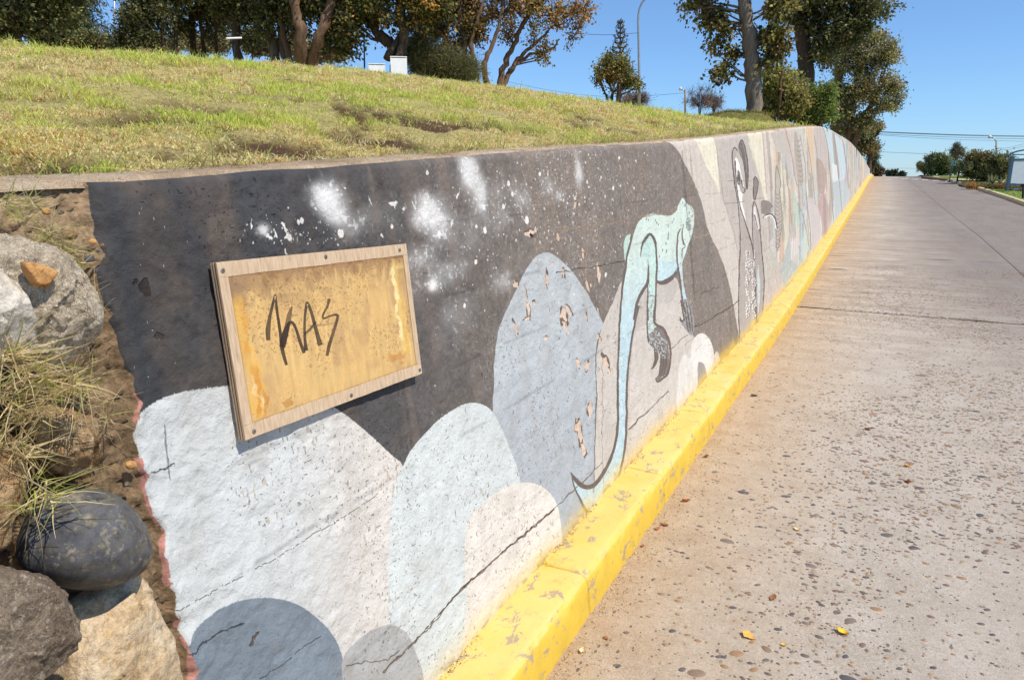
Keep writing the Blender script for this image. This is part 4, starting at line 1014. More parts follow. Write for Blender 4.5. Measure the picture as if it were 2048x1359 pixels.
M_R1 = rockmat('pale granular rock', [lin((168, 142, 112)), lin((214, 194, 164)), lin((226, 208, 180)), lin((214, 206, 192))], 8, 1.0, lin((240, 228, 206)), .9, 130, .010)
M_R1b = rockmat('smooth grey rock', [lin((176, 166, 150)), lin((206, 198, 184)), lin((222, 214, 202))], 5, .4, lin((150, 140, 124)), .8, 60, .004)
M_R2 = rockmat('tan layered rock', [lin((120, 88, 56)), lin((176, 140, 98)), lin((200, 168, 126))], 9, .8, lin((200, 176, 140)), .9, 60, .008)
M_R3 = rockmat('sandy rock', [lin((152, 118, 80)), lin((206, 172, 128)), lin((220, 192, 152))], 8, .7, lin((160, 120, 80)), .9, 90, .007)
M_R4 = rockmat('black cobble', [lin((50, 50, 54)), lin((86, 86, 88)), lin((104, 100, 92))], 7, .15, lin((124, 116, 100)), .72, 40, .0015, vein=lin((92, 84, 64)))
M_R5 = rockmat('concrete lump', [lin((128, 110, 92)), lin((164, 146, 124)), lin((178, 162, 142))], 8, 1.0, lin((190, 176, 158)), .9, 120, .010)
M_R6 = rockmat('cream rock', [lin((150, 124, 92)), lin((192, 166, 130)), lin((204, 186, 158)), lin((186, 174, 158))], 6, .5, lin((190, 160, 116)), .85, 70, .006, vein=None)
M_BR = rockmat('orange brown stone', [lin((150, 104, 58)), lin((196, 146, 90)), lin((208, 166, 112))], 14, .5, None, .8, 60, .003)
stone('boulder', [(-160, 470), (-80, 452), (0, 448), (60, 466), (112, 480), (152, 512), (178, 560), (192, 622), (186, 684), (162, 735), (120, 750), (60, 742), (0, 725), (-90, 720), (-180, 650)], -1.09, .09, M_R1, 3, 'large pale boulder of coarse grain', .010, flatp=3.0, fine=.007, rings=40, seg=130, rf=70)
stone('boulder', [(-180, 520), (-60, 500), (10, 512), (42, 545), (50, 600), (56, 660), (40, 712), (-40, 720), (-180, 690)], -1.078, .088, M_R1b, 11, 'smooth grey-white face of rock', .006, flatp=3.0)
stone('stone', [(38, 518), (60, 516), (92, 524), (118, 538), (116, 556), (96, 576), (80, 590), (62, 572), (44, 545)], -1.004, .022, M_BR, 5, 'small orange brown stone stuck to the boulder', .006, rings=12, seg=36, flatp=3.5)
stone('boulder', [(20, 800), (80, 782), (140, 792), (185, 830), (206, 880), (214, 925), (204, 955), (170, 968), (120, 975), (60, 960), (20, 900)], -1.12, .07, M_R2, 21, 'tan layered boulder under dry grass', .016, flatp=3.0, fine=.005)
stone('boulder', [(-120, 830), (-40, 822), (16, 852), (42, 900), (50, 960), (50, 1025), (28, 1080), (-10, 1105), (-90, 1110), (-140, 1000)], -1.06, .07, M_R3, 27, 'sandy boulder at the left edge', .012, flatp=3.0, fine=.004)
stone('cobble', [(40, 1110), (58, 1050), (92, 1008), (140, 985), (196, 976), (246, 1000), (280, 1046), (288, 1098), (262, 1142), (206, 1176), (140, 1182), (80, 1168), (48, 1142)], -1.06, .09, M_R4, 33, 'smooth round black cobble with olive veins', .003, flatp=2.1, fine=.0004)
stone('boulder', [(-160, 1130), (-60, 1112), (0, 1116), (60, 1134), (112, 1160), (148, 1198), (150, 1240), (138, 1290), (112, 1340), (70, 1400), (0, 1460), (-120, 1460)], -1.0, .07, M_R5, 39, 'grey-brown lump of pebbly concrete', .010, flatp=3.2, fine=.006, seg=100, rings=34, rf=80)
stone('boulder', [(120, 1230), (160, 1196), (205, 1170), (262, 1138), (288, 1150), (308, 1195), (336, 1250), (352, 1300), (362, 1350), (366, 1420), (340, 1500), (60, 1520), (80, 1400), (110, 1320)], -1.075, .075, M_R6, 47, 'cream boulder at the bottom of the frame', .010, flatp=3.4, fine=.003)
stone('boulder', [(-160, 1480), (-20, 1470), (120, 1500), (200, 1600), (100, 1760), (-160, 1760)], -1.02, .08, M_R3, 51, None, .012)
stone('boulder', [(-400, 700), (-300, 640), (-200, 720), (-170, 860), (-220, 1000), (-380, 1000)], -1.06, .08, M_R2, 57, None, .012)
# pebbles stuck in the lump and the mortar
for i, (x, y, s_, X0) in enumerate([(8, 1215, 12, -.972), (26, 1228, 8, -.968), (92, 1246, 12, -.968), (118, 1206, 8, -.972), (74, 1240, 7, -.968), (40, 1300, 9, -.965), (10, 1330, 12, -.965), (56, 1190, 7, -.968), (104, 1228, 6, -.968), (4, 1260, 9, -.966), (130, 1250, 6, -.98), (92, 422, 10, -1.16), (122, 424, 9, -1.165), (140, 470, 15, -1.17), (178, 518, 13, -1.17), (186, 484, 9, -1.165), (196, 500, 7, -1.16), (204, 490, 6, -1.16), (192, 540, 8, -1.16), (262, 930, 12, -1.13), (256, 968, 8, -1.13)]):
    a = np.arange(7) * 2 * math.pi / 7
    stone('pebble', [(x + s_ * math.cos(t) * rng.uniform(.8, 1.2), y + s_ * .85 * math.sin(t) * rng.uniform(.8, 1.2)) for t in a], X0, s_ * .0005, [M_R5, M_R2, M_R4, M_BR][i % 4], 60 + i, None, .001, rings=7, seg=16, fine=0)

# ---------------------------------------------------------------- plywood sign
B0 = [to_wall([x], [y]) for x, y in ((430, 528), (805, 488), (850, 748), (492, 882))]
TH = .026
def sgn(px, py):
    """photo pixel -> (Y,t) on the sign's front plane"""
    d = ray(px, py); X = -1.1
    for _ in range(30):
        s = X / d[0]; P = CAM + s * d; X = float(wall_x(P[1], P[2])) + TH
    return P[1], P[2]
c4 = np.array([sgn(430, 528), sgn(805, 488), sgn(850, 748), sgn(492, 882)])
sy0, sy1 = (c4[0, 0] + c4[3, 0]) / 2, (c4[1, 0] + c4[2, 0]) / 2
sz1, sz0 = (c4[0, 1] + c4[1, 1]) / 2, (c4[2, 1] + c4[3, 1]) / 2
SW, SH = sy1 - sy0, sz1 - sz0
smid = ((sy0 + sy1) / 2, (sz0 + sz1) / 2)
axU = np.array([0, 1, 0.0]); axV = np.array([-BAT, 0, 1]); axV /= np.linalg.norm(axV); axN = np.cross(axU, axV)
so_ = np.array([float(wall_x(smid[0], smid[1])) + .004, smid[0], smid[1]])
tilt = math.atan2((c4[1, 1] - c4[0, 1] + c4[2, 1] - c4[3, 1]) / 2, SW)
axU2 = axU * math.cos(tilt) + axV * math.sin(tilt); axV2 = axV * math.cos(tilt) - axU * math.sin(tilt)
sign = thing('plywood_sign', 'weathered plywood board with yellow panel and black scrawled letters screwed to the wall', 'sign board', so_)
def sbox(u0, u1, v0, v1, n0, n1, jag=0.0, nu=2):
    us = np.linspace(u0, u1, nu)
    V = []
    for u in us:
        for (v, n_) in ((v0, n0), (v0, n1), (v1, n1), (v1, n0)):
            jj = (rng.random() - .5) * jag
            V.append(axU2 * u + axV2 * (v + jj) + axN * n_)
    V = np.array(V); Q = []; 
    for i in range(nu - 1):
        for k in range(4): Q.append([i * 4 + k, i * 4 + (k + 1) % 4, (i + 1) * 4 + (k + 1) % 4, (i + 1) * 4 + k][::-1])
    Q.append([0, 1, 2, 3][::1]); e = (nu - 1) * 4; Q.append([e + 3, e + 2, e + 1, e])
    return V, Q
def woodmat(name, cols, sc=(40, 40, 1.6), bump=.25, stains=True):
    n = NT(name, .75, .25); co = n.co()
    g = n.noise(n.map(co, sc), 4.0, 6, .65, .4)
    c = n.ramp(g, [(.25, cols[0]), (.5, cols[1]), (.75, cols[2])])
    if stains: c = n.mix(n.ramp(n.noise(co, 14, 5, .7), [(.66, 0.), (.75, .3)]), c, lin((150, 120, 90)))
    n.color(c); n.bump(g, bump, .004); return n.m
M_PLY = woodmat('weathered plywood', [lin((160, 134, 106)), lin((190, 164, 134)), lin((206, 184, 156))])
M_PLYD = woodmat('dark ply layer', [lin((96, 68, 42)), lin((140, 106, 72)), lin((160, 128, 92))], stains=False)
# five veneers make the board thickness
b0 = .004; lay = TH - .004 - b0
for k in range(5):
    V, Q = sbox(-SW / 2 + (.0008 if k % 2 else 0), SW / 2 - (.0008 if k % 2 else 0), -SH / 2 + (.0008 if k % 2 else 0), SH / 2 - (.0008 if k % 2 else 0), b0 + lay * k / 5, b0 + lay * (k + 1) / 5 - .0002, .0012, 26)
    link('veneer', mesh_np('veneer', V, Q), M_PLYD if k % 2 == 1 else M_PLY, sign)
# panel face: texture drawn in code
PW, PH = 1200, 680
def panel_uv(px, py):
    Y, t = sgn(px, py)
    p = np.array([float(wall_x(Y, t)) + TH, Y, t]) - so_
    return p @ axU2, p @ axV2
cor = np.array([panel_uv(*p) for p in ((452, 548), (800, 508), (838, 735), (508, 858))])
pu0, pu1 = (cor[0, 0] + cor[3, 0]) / 2, (cor[1, 0] + cor[2, 0]) / 2
pv1, pv0 = (cor[0, 1] + cor[1, 1]) / 2, (cor[2, 1] + cor[3, 1]) / 2
pu0 = max(pu0, -SW / 2 + .022); pu1 = min(pu1, SW / 2 - .018); pv0 = max(pv0, -SH / 2 + .03); pv1 = min(pv1, SH / 2 - .03)
ux, uy = np.meshgrid((np.arange(PW) + .5) / PW, (np.arange(PH) + .5) / PH)
gr_ = fbm(ux * 60, uy * 5, 0, 5, 70); gn = fbm(ux * 9, uy * 6, 0, 5, 71); gf = vnoise(ux * 300, uy * 120, 0, 72); gc = fbm(ux * 5, uy * 4, 0, 4, 73)
PI_ = lin((214, 176, 114)) * (.80 + .42 * gr_)[..., None] * (0.9 + .25 * gn)[..., None]
def mixp(m, c): 
    global PI_
    m = np.clip(m, 0, 1)[..., None]; PI_ = PI_ * (1 - m) + lin(c) * m
mixp(sstep(.40, .62, gn) * .4 * (gf > .35), (202, 158, 96))
dt = (1 - uy) * 1.0
mixp(sstep(.42, .02, dt + .34 * (gn - .5)) * (.25 + .75 * sstep(.4, .6, fbm(ux * 26, uy * 14, 0, 4, 78))) * .85, (162, 128, 88))
mixp(sstep(.13, 0, dt + .16 * (gr_ - .5)) * .8, (148, 112, 74))
mixp((np.abs(dt + .02 * (gn - .5)) < .018) * .6 * (gr_ > .45), (140, 90, 50))
mixp(sstep(.11, .02, np.hypot(ux * 1.5, (1 - uy) * 1.1 - .04) - .06 + .2 * (gn - .5)) * .85, (150, 122, 92))
specks = sstep(.60, .72, fbm(ux * 130, uy * 74, 0, 3, 79)) * sstep(.35, .6, gc + .25 * (uy - .5))
mixp(sstep(.48, .66, fbm(ux * 12, uy * 4, 0, 4, 85)) * .45, (176, 138, 98))
mixp(specks * .6, (132, 96, 62))
def drip(c0, wmax, col, a, seed, lo=0, hi=1):
    wx = c0 + .035 * (fbm(uy * 4, seed, 0, 3, 80) - .5) * 2
    wd = wmax * (.25 + 1.1 * fbm(uy * 7, seed * 3, 0, 3, 81))
    a = a * .75
    mixp(sstep(wd, wd * .55, np.abs(ux - wx) + .016 * (fbm(ux * 40, uy * 30, 0, 3, 84) - .5) * 2) * a * sstep(lo - .02, lo + .05, uy + .05 * (gn - .5)) * sstep(hi + .05, hi - .05, uy + .1 * (gn - .5)) * (.45 + .9 * fbm(ux * 22, uy * 30, 0, 3, int(seed) + 60)), col)
drip(.045, .055, (232, 176, 66), .7, 1.0, 0, .86); drip(.05, .022, (196, 122, 34), .85, 2.0, .02, .36); drip(.05, .014, (236, 214, 160), .7, 3.0, .05, .3)
drip(.06, .016, (176, 104, 30), .8, 9.0, .0, .2); drip(.05, .016, (206, 132, 44), .7, 4.0, .45, .8)
drip(.93, .045, (238, 204, 118), .75, 5.0, .12, .92); drip(.925, .014, (248, 230, 170), .8, 6.0, .25, .9); drip(.945, .020, (208, 152, 60), .6, 7.0, .1, .8)
mixp(sstep(1.1, .8, np.hypot((ux - .86) / .07, (uy - .12) / .05) + 2.2 * (fbm(ux * 26, uy * 18, 0, 3, 86) - .5)) * .55, (190, 120, 44))
mixp(sstep(1.1, .8, np.hypot((ux - .18) / .03, (uy - .05) / .04) + 1.4 * (fbm(ux * 18, uy * 12, 0, 3, 86) - .5)) * .7, (186, 132, 62))
mixp(sstep(.012, 0, ux) * .5 + sstep(.988, 1, ux) * .5, (150, 106, 60)); mixp(sstep(.015, 0, uy) * .5, (150, 110, 66))
def pstroke(L, wd, col=(50, 36, 32), a=.94):
    """strokes read off an enlargement of the sign"""
    P = [(380 + x / 2.831, 440 + y / 2.831) for x, y in L]
    O = outline(P, [1.3 * w_ / 2.831 for w_ in wd], n=5)
    uvp = []
    for x, y in O:
        u, v = panel_uv(x, y); uvp.append(((u - pu0) / (pu1 - pu0) * PW, (v - pv0) / (pv1 - pv0) * PH))
    r = fill_mask(np.array(uvp), PW, PH)
    if r is None: return
    x0, y0, m = r; sl = (slice(y0, y0 + m.shape[0]), slice(x0, x0 + m.shape[1]))
    al = (m * a * (.82 + .25 * gr_[sl]))[..., None]; al = np.clip(al, 0, 1)
    PI_[sl] = PI_[sl] * (1 - al) + lin(col) * al
pstroke([(442, 680), (440, 620), (452, 540), (476, 440), (482, 432), (492, 520), (510, 640), (520, 730), (545, 820)], [18, 22, 14, 11, 10, 12, 14, 17, 12])
pstroke([(522, 735), (540, 640), (560, 540), (576, 488)], [10, 24, 20, 6], a=.75)
pstroke([(520, 720), (535, 650), (556, 590), (578, 580), (600, 620), (622, 690), (645, 752)], [26, 30, 16, 12, 12, 14, 16])
pstroke([(656, 738), (648, 660), (648, 560), (658, 480), (664, 472), (682, 510), (704, 590), (728, 680), (738, 708)], [18, 12, 11, 13, 13, 13, 15, 20, 24])
pstroke([(645, 648), (680, 615), (712, 575)], [9, 12, 8], a=.85)
pstroke([(788, 446), (775, 490), (752, 535), (756, 556), (800, 540), (830, 536), (832, 560), (808, 640), (786, 710), (774, 768)], [14, 10, 9, 9, 9, 10, 12, 14, 16, 12], a=.88)
pstroke([(690, 600), (760, 592), (820, 580)], [8, 10, 5], (110, 84, 70), .45)
pstroke([(722, 470), (752, 452), (790, 444)], [2, 3, 3], (96, 78, 60), .5)
im_p = make_image('sign face', np.clip(PI_ * .86, .01, .85))
n = NT('sign panel', .62, .3); n.color(img_node(n, im_p)); co = n.co(); n.bump(n.noise(n.map(co, (30, 30, 4)), 4, 6, .7), .35, .003); n.bump(n.noise(co, 60, 6, .7), .3, .002)
nfr = TH - .004
us = np.linspace(pu0, pu1, 30); vs = np.linspace(pv0, pv1, 18)
ug, vg = np.meshgrid(us, vs, indexing='ij'); eu = np.minimum(np.minimum(ug - pu0, pu1 - ug), np.minimum(vg - pv0, pv1 - vg))
V = ug[..., None] * axU2 + vg[..., None] * axV2 + (nfr + .0008 - .0006 * (eu < 1e-6))[..., None] * axN
o = link('sign_face', mesh_np('sign_face', V.reshape(-1, 3), grid_faces(30, 18), uv=np.stack([(ug - pu0) / (pu1 - pu0), (vg - pv0) / (pv1 - pv0)], -1).reshape(-1, 2)), n.m, sign)
o['label'] = 'stained yellow panel with three scrawled black letters'
# raised border strips
for (u0, u1, v0, v1) in ((-SW / 2, SW / 2, pv1, SH / 2), (-SW / 2, SW / 2, -SH / 2, pv0), (-SW / 2, pu0, pv0, pv1), (pu1, SW / 2, pv0, pv1)):
    V, Q = sbox(u0 + .0003, u1 - .0003, v0 + .0003, v1 - .0003, nfr, nfr + .0013, .0012, 30)
    link('border_strip', mesh_np('border_strip', V, Q), M_PLY, sign)
M_SCREW = flat('screw steel', lin((150, 145, 136)), .4, .8, .5)
for x, y in ((443, 541), (650, 512), (798, 500), (845, 740), (702, 795), (507, 863)):
    u, v = panel_uv(x, y); u = np.clip(u, -SW / 2 + .012, SW / 2 - .010); v = np.clip(v, -SH / 2 + .012, SH / 2 - .012)
    b = MB(); ctr = axU2 * u + axV2 * v + axN * (nfr + .0013)
    b.tube([ctr - axN * .002, ctr + axN * .0012, ctr + axN * .002], [.0052, .0052, .003], 10)
    s_ = b.build('screw', M_SCREW, sign, smooth=False)
    b = MB(); b.box(ctr + axN * .0021, (.0068, .0013, .0006), np.array([axU2 * .8 + axV2 * .6, axV2 * .8 - axU2 * .6, axN])); b.box(ctr + axN * .00215, (.0013, .0068, .0006), np.array([axU2 * .8 + axV2 * .6, axV2 * .8 - axU2 * .6, axN]))
    b.build('screw_slot', M_DARK, s_)
# ---------------------------------------------------------------- grass bank
SPOTS = [(on_bank(*p), r_) for p, r_ in (((60, 330), .10), ((205, 362), .10), ((245, 356), .07), ((20, 345), .08), ((470, 300), .13), ((500, 318), .10), ((590, 296), .10), ((625, 315), .15), ((560, 282), .09), ((700, 262), .12), ((765, 272), .16), ((735, 290), .12), ((850, 296), .12), ((280, 232), .12), ((1050, 262), .2), ((420, 215), .12))]
def soilmask(X, Y):
    X = np.asarray(X, float); Y = np.asarray(Y, float); sp = 0
    jn = fbm(X * 9, Y * 9, 0, 3, 103)
    for p_, r_ in SPOTS: sp = np.maximum(sp, sstep(1.25, .7, np.hypot((X - p_[0]) / (r_ * .9), (Y - p_[1]) / (r_ * 1.3)) + 1.6 * (jn - .5)))
    return np.maximum(sp, _soil(X, Y))
def _soil(X, Y):
    d = fbm(X * 4.6 + 3, Y * 3.0, 0, 3, 101)
    e = fbm(X * 13, Y * 13, 0, 3, 102)
    return sstep(.595, .665, d * .7 + e * .3 + .12 * sstep(-3.0, -1.7, X) - .03)
def bank_z(X, Y):
    near = sstep(30, 8, Y)
    back = xkerb(Y) - KW - BAT * (ztop(Y) - zroad(Y) - KH) - .15 - X
    return terr(X, Y) + near * sstep(0, .3, back) * (.045 * (fbm(X * 1.7, Y * 1.7, 0, 4, 110) - .5) * 2 + .02 * (fbm(X * 9, Y * 9, 0, 3, 111) - .5) * 2 - .03 * soilmask(X, Y) + .018 * (fbm(X * 5, Y * 5, 0, 2, 113) - .5))
dd = np.concatenate([[-.015], np.geomspace(.03, 9, 130), np.geomspace(9.8, 80, 20)])
yy = np.concatenate([np.arange(-8, -1, .25), np.arange(-1, 7, .05), np.arange(7, 20, .15), np.arange(20, 100, 1.0)])
Yg, dg = np.meshgrid(yy, dd, indexing='ij')
Xg = wall_x(Yg, ztop(Yg) - zroad(Yg)) - .150 - dg
Zg = bank_z(Xg, Yg) - np.where(dg < .1, .012, 0)
sk = soilmask(Xg, Yg)[..., None]
pat = fbm(Xg * 1.3, Yg * 1.3, 0, 4, 120)[..., None]; fn = fbm(Xg * 14, Yg * 14, 0, 3, 121)[..., None]
cc = lin((206, 184, 128)) * pat * 1.2 + lin((166, 162, 92)) * (1.1 - pat)
cc = cc * (.6 + .6 * fn); cc = cc * (1 - sk) + lin((104, 76, 54)) * (.6 + .6 * fn) * sk
n = NT('turf soil', .95, .1); co = n.co(); n.color(n.mix(n.ramp(n.noise(co, 70, 6, .7), [(.35, .65), (.65, 0.)]), n.attr(), (.045, .035, .02))); n.bump(n.noise(co, 60, 8, .75), .8, .02); M_BANK = n.m
bank = link('grass_bank', mesh_np('grass_bank', np.stack([Xg, Yg, Zg], -1).reshape(-1, 3), grid_faces(len(yy), len(dd)), col=cc.reshape(-1, 3), smooth=True), M_BANK); tag(bank, kind='structure')
M_BLADE = leafy('grass blades', .5, .6)
def blades(X, Y, Z, Hh, Wd, lean, C, name, parent=None, curl=.6, ux=None, po=None):
    N = len(X); a = rng.random(N) * 2 * math.pi if ux is None else ux
    dx, dy = np.cos(a), np.sin(a)
    f = rng.random(N) * 2 * math.pi; wx, wy = np.cos(f), np.sin(f)
    P0 = np.stack([X, Y, Z], 1)
    sl_, cl_ = np.sin(lean), np.cos(lean)
    l1 = lean * .55; l2 = np.minimum(lean * (1 + curl), 1.75)
    D1 = np.stack([dx * np.sin(l1), dy * np.sin(l1), np.cos(l1)], 1); D2 = np.stack([dx * np.sin(l2), dy * np.sin(l2), np.cos(l2)], 1)
    Wv = np.stack([wx, wy, 0 * wx], 1) * Wd[:, None]
    P1 = P0 + D1 * (Hh * .5)[:, None]; P2 = P1 + D2 * (Hh * .55)[:, None]
    V = np.stack([P0 - Wv, P0 + Wv, P1 - Wv * .8, P1 + Wv * .8, P2], 1)
    i = np.arange(N) * 5
    Q = np.stack([i, i + 1, i + 3, i + 2], 1); T = np.stack([i + 2, i + 3, i + 4], 1)
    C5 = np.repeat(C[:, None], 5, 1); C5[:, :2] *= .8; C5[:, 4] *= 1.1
    V = V.reshape(-1, 3)
    if po is not None: V = V - po
    return link(name, mesh_np(name, V, Q, T, col=C5.reshape(-1, 3)), M_BLADE, parent)
def sample_grass(N, r0, r1, a0, a1):
    r = r0 * (r1 / r0) ** rng.random(N); a = math.radians(a0) + math.radians(a1 - a0) * rng.random(N)
    X = -r * np.sin(a); Y = r * np.cos(a)
    d = wall_x(Y, ztop(Y) - zroad(Y)) - .14 - X
    k = d > 0
    return X[k], Y[k], r[k], d[k]
X, Y, r, d = [np.concatenate(v) for v in zip(sample_grass(620000, 1.4, 11, 14, 76), sample_grass(120000, 5, 32, 4, 34))]
sk = soilmask(X, Y); k = (rng.random(len(X)) > sk * .86); X, Y, r, d = X[k], Y[k], r[k], d[k]
# clumping
cl = sstep(.34, .66, fbm(X * 8.5, Y * 8.5, 0, 2, 131)); tall = vnoise(X * 3.2, Y * 3.2, 0, 132)
k = (rng.random(len(X)) < .16 + .84 * cl); X, Y, r, d, cl, tall = X[k], Y[k], r[k], d[k], cl[k], tall[k]
N = len(X)
pat = .55 * fbm(X * 1.3, Y * 1.3, 0, 4, 120) + .45 * fbm(X * 5.5, Y * 5.5, 0, 3, 125); p2 = fbm(X * .55, Y * .55 + 9, 0, 3, 140)
straw = rng.random(N) < np.clip(.96 + 4.3 * (pat - .5) + 1.6 * (p2 - .5) , .15, .95)
Hh = (.011 + .022 * rng.random(N)) * (.7 + .7 * cl) * (1 + .9 * sstep(.6, .8, tall)) * np.where(straw, .9, 1.0) * (1 + .3 * sstep(1.0, .1, d))
Hh = Hh * np.clip(r / 4, .85, 1.6)
Wd = np.maximum(.0016, .00048 * r) * (.7 + .6 * rng.random(N))
lean = np.where(straw, .75 + .7 * rng.random(N), .25 + .75 * rng.random(N))
g1, g2, g3 = lin((200, 206, 92)), lin((160, 176, 70)), lin((222, 218, 128)); s1, s2, s3 = lin((246, 230, 178)), lin((230, 204, 142)), lin((184, 150, 100))
u = rng.random(N)[:, None]; v_ = rng.random(N)[:, None]
C = np.where(straw[:, None], np.where(v_ < .5, s1 * u + s2 * (1 - u), s2 * u + s3 * (1 - u)), np.where(v_ < .5, g1 * u + g3 * (1 - u), g1 * u + g2 * (1 - u)))
C = np.minimum(C * (.92 + .5 * rng.random(N))[:, None], .92)
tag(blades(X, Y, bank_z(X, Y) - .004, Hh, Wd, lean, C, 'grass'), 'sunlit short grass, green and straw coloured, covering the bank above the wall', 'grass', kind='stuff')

# strands: long arching dry grass
def strands(P0, D0, L, Wd, C, name, sag=.9, seg=6, parent=None):
    N = len(P0); P = P0.copy(); D = D0 / np.linalg.norm(D0, axis=1)[:, None]; pts = [P.copy()]; dirs = [D.copy()]
    for k in range(seg):
        D = D + np.array([0, 0, -1.0]) * (sag * L / seg * 3.0)[:, None] + rng.normal(0, .09, (N, 3)); D /= np.linalg.norm(D, axis=1)[:, None]
        P = P + D * (L / seg)[:, None]; pts.append(P.copy()); dirs.append(D.copy())
    V = []
    s_ = rng.normal(0, 1, (N, 3))
    for k in range(seg + 1):
        w_ = np.cross(dirs[k], s_); w_ /= np.linalg.norm(w_, axis=1)[:, None] + 1e-9
        t = (1 - .85 * k / seg)
        V += [pts[k] - w_ * (Wd * t)[:, None], pts[k] + w_ * (Wd * t)[:, None]]
    V = np.stack(V, 1); m = 2 * (seg + 1); i = np.arange(N) * m
    Q = np.concatenate([np.stack([i + 2 * k, i + 2 * k + 1, i + 2 * k + 3, i + 2 * k + 2], 1) for k in range(seg)])
    return link(name, mesh_np(name, V.reshape(-1, 3), Q, col=np.repeat(C[:, None], m, 1).reshape(-1, 3)), M_BLADE, parent)
def tuft(cs, X0, n_, L0, L1, wd=.0009, gfrac=.3, sag=1.0, spread=1.0, up=.6):
    P, D, L, C = [], [], [], []
    for (x, y, rr) in cs:
        for k in range(n_):
            p = on_plane_x(x + rng.normal(0, rr), y + rng.normal(0, rr * .7), X0 - rng.random() * .05); sg_ = -1 if x > 140 else 1
            P.append(p); D.append((.35 + rng.random() * .4, -abs(rng.normal(0, spread)) if x > 140 and rng.random() < .8 else rng.normal(0, spread), rng.normal(up - .35, .55))); L.append(rng.uniform(L0, L1))
            C.append((lin((244, 222, 168)) * rng.uniform(.35, 1.1)) if rng.random() > gfrac else lin((190, 196, 100)) * rng.uniform(.6, 1.1))
    return np.array(P), np.array(D), np.array(L), np.full(len(P), wd), np.array(C)
A = [tuft([(20, 712, 14), (60, 752, 18), (110, 780, 18), (20, 790, 22), (150, 770, 14), (50, 830, 20), (40, 900, 16)], -1.00, 75, .02, .085, .0012, gfrac=.16, sag=1.5),
     tuft([(70, 960, 14), (95, 985, 12), (60, 1010, 10)], -.98, 24, .03, .09, .0012, gfrac=.35, sag=1.4),
     tuft([(10, 410, 12), (40, 440, 14), (90, 470, 12), (130, 500, 8), (165, 530, 6), (60, 415, 14)], -1.11, 34, .02, .07, gfrac=.35, sag=.6),
     tuft([(185, 580, 6), (200, 620, 6), (205, 800, 8), (215, 840, 8), (190, 760, 8), (180, 720, 8)], -1.11, 22, .02, .07, gfrac=.1, sag=1.2),
     tuft([(185, 745, 4)], -1.10, 10, .06, .10, .0014, gfrac=1., sag=.2, up=.7)]
A = [np.concatenate(v) for v in zip(*A)]
tag(strands(*A, 'dry_grass'), 'dry straw grass hanging between the boulders at the left edge', 'grass', kind='stuff')
P = []
for k in range(70): P.append(on_plane_x(1108 + rng.normal(0, 9), 1128 + rng.normal(0, 7), -1.0))
P = np.array(P)
tag(strands(P, rng.normal(0, 1, (70, 3)) + [.5, 0, .8], rng.uniform(.012, .05, 70), np.full(70, .0006), np.tile(lin((150, 116, 76)), (70, 1)) * rng.uniform(.6, 1.1, (70, 1)), 'dry_weed', .6, 4), 'small dry brown weed growing where the wall meets the yellow kerb', 'weed', kind='stuff')
# long blades overhanging the coping
k = rng.random(len(X)) < .0
Yb = rng.uniform(.3, 14, 2600); Xb = wall_x(Yb, ztop(Yb) - zroad(Yb)) - .085 - rng.random(2600) * .09
keep = vnoise(Yb * 5, 0, 0, 150) > .42; Yb, Xb = Yb[keep], Xb[keep]; nb = len(Yb)
Cb = np.where(rng.random(nb)[:, None] < .55, lin((168, 176, 84)), lin((214, 188, 126))) * rng.uniform(.6, 1.1, (nb, 1))
tag(strands(np.stack([Xb, Yb, bank_z(Xb, Yb)], 1), np.stack([rng.normal(.15, .6, nb), rng.normal(0, .6, nb), .8 + 0 * Yb], 1), rng.uniform(.04, .11, nb), np.full(nb, .0013), Cb, 'grass_tufts', .9, 4), 'longer grass tufts leaning over the bare top of the wall', 'grass', kind='stuff')

# ---------------------------------------------------------------- loose stuff along the kerb and leaves on the road
N = 5200
Y = .9 + 16 * rng.random(N) ** 1.4; X = xkerb(Y) + .006 + np.abs(rng.normal(0, .06, N)) * (1 + .6 * rng.random(N))
k = fbm(Y * 2.2, X * 3, 0, 3, 160) > .40; X, Y = X[k], Y[k]; N = len(X)
s_ = rng.uniform(.0012, .0042, N); tet = np.array([[1, 0, -.4], [-.5, .87, -.4], [-.5, -.87, -.4], [0, 0, .9]])
a = rng.random(N) * 6.28
V = np.stack([tet[None, :, 0] * np.cos(a)[:, None] - tet[None, :, 1] * np.sin(a)[:, None], tet[None, :, 0] * np.sin(a)[:, None] + tet[None, :, 1] * np.cos(a)[:, None], np.repeat(tet[None, :, 2] * .7, N, 0)], -1) * s_[:, None, None]
V = V + np.stack([X, Y, zroad(Y) + .003], -1)[:, None]
i = np.arange(N) * 4; T = np.concatenate([np.stack([i, i + 1, i + 3], 1), np.stack([i + 1, i + 2, i + 3], 1), np.stack([i + 2, i, i + 3], 1)])
Y2 = .9 + 12 * rng.random(2600) ** 1.3; X2 = xkerb(Y2) - KW + np.abs(rng.normal(0, .012, 2600)) + .002; k = fbm(Y2 * 3, X2 * 2, 0, 3, 166) > .42; Y2, X2 = Y2[k], X2[k]; N2 = len(Y2)
a = rng.random(N2) * 6.28; s2_ = rng.uniform(.0012, .004, N2)
Vb = np.stack([tet[None, :, 0] * np.cos(a)[:, None] - tet[None, :, 1] * np.sin(a)[:, None], tet[None, :, 0] * np.sin(a)[:, None] + tet[None, :, 1] * np.cos(a)[:, None], np.repeat(tet[None, :, 2] * .7, N2, 0)], -1) * s2_[:, None, None] + np.stack([X2, Y2, zroad(Y2) + KH + .008], -1)[:, None]
V = np.concatenate([V, Vb]); N = len(V); i = np.arange(N) * 4; T = np.concatenate([np.stack([i, i + 1, i + 3], 1), np.stack([i + 1, i + 2, i + 3], 1), np.stack([i + 2, i, i + 3], 1)])
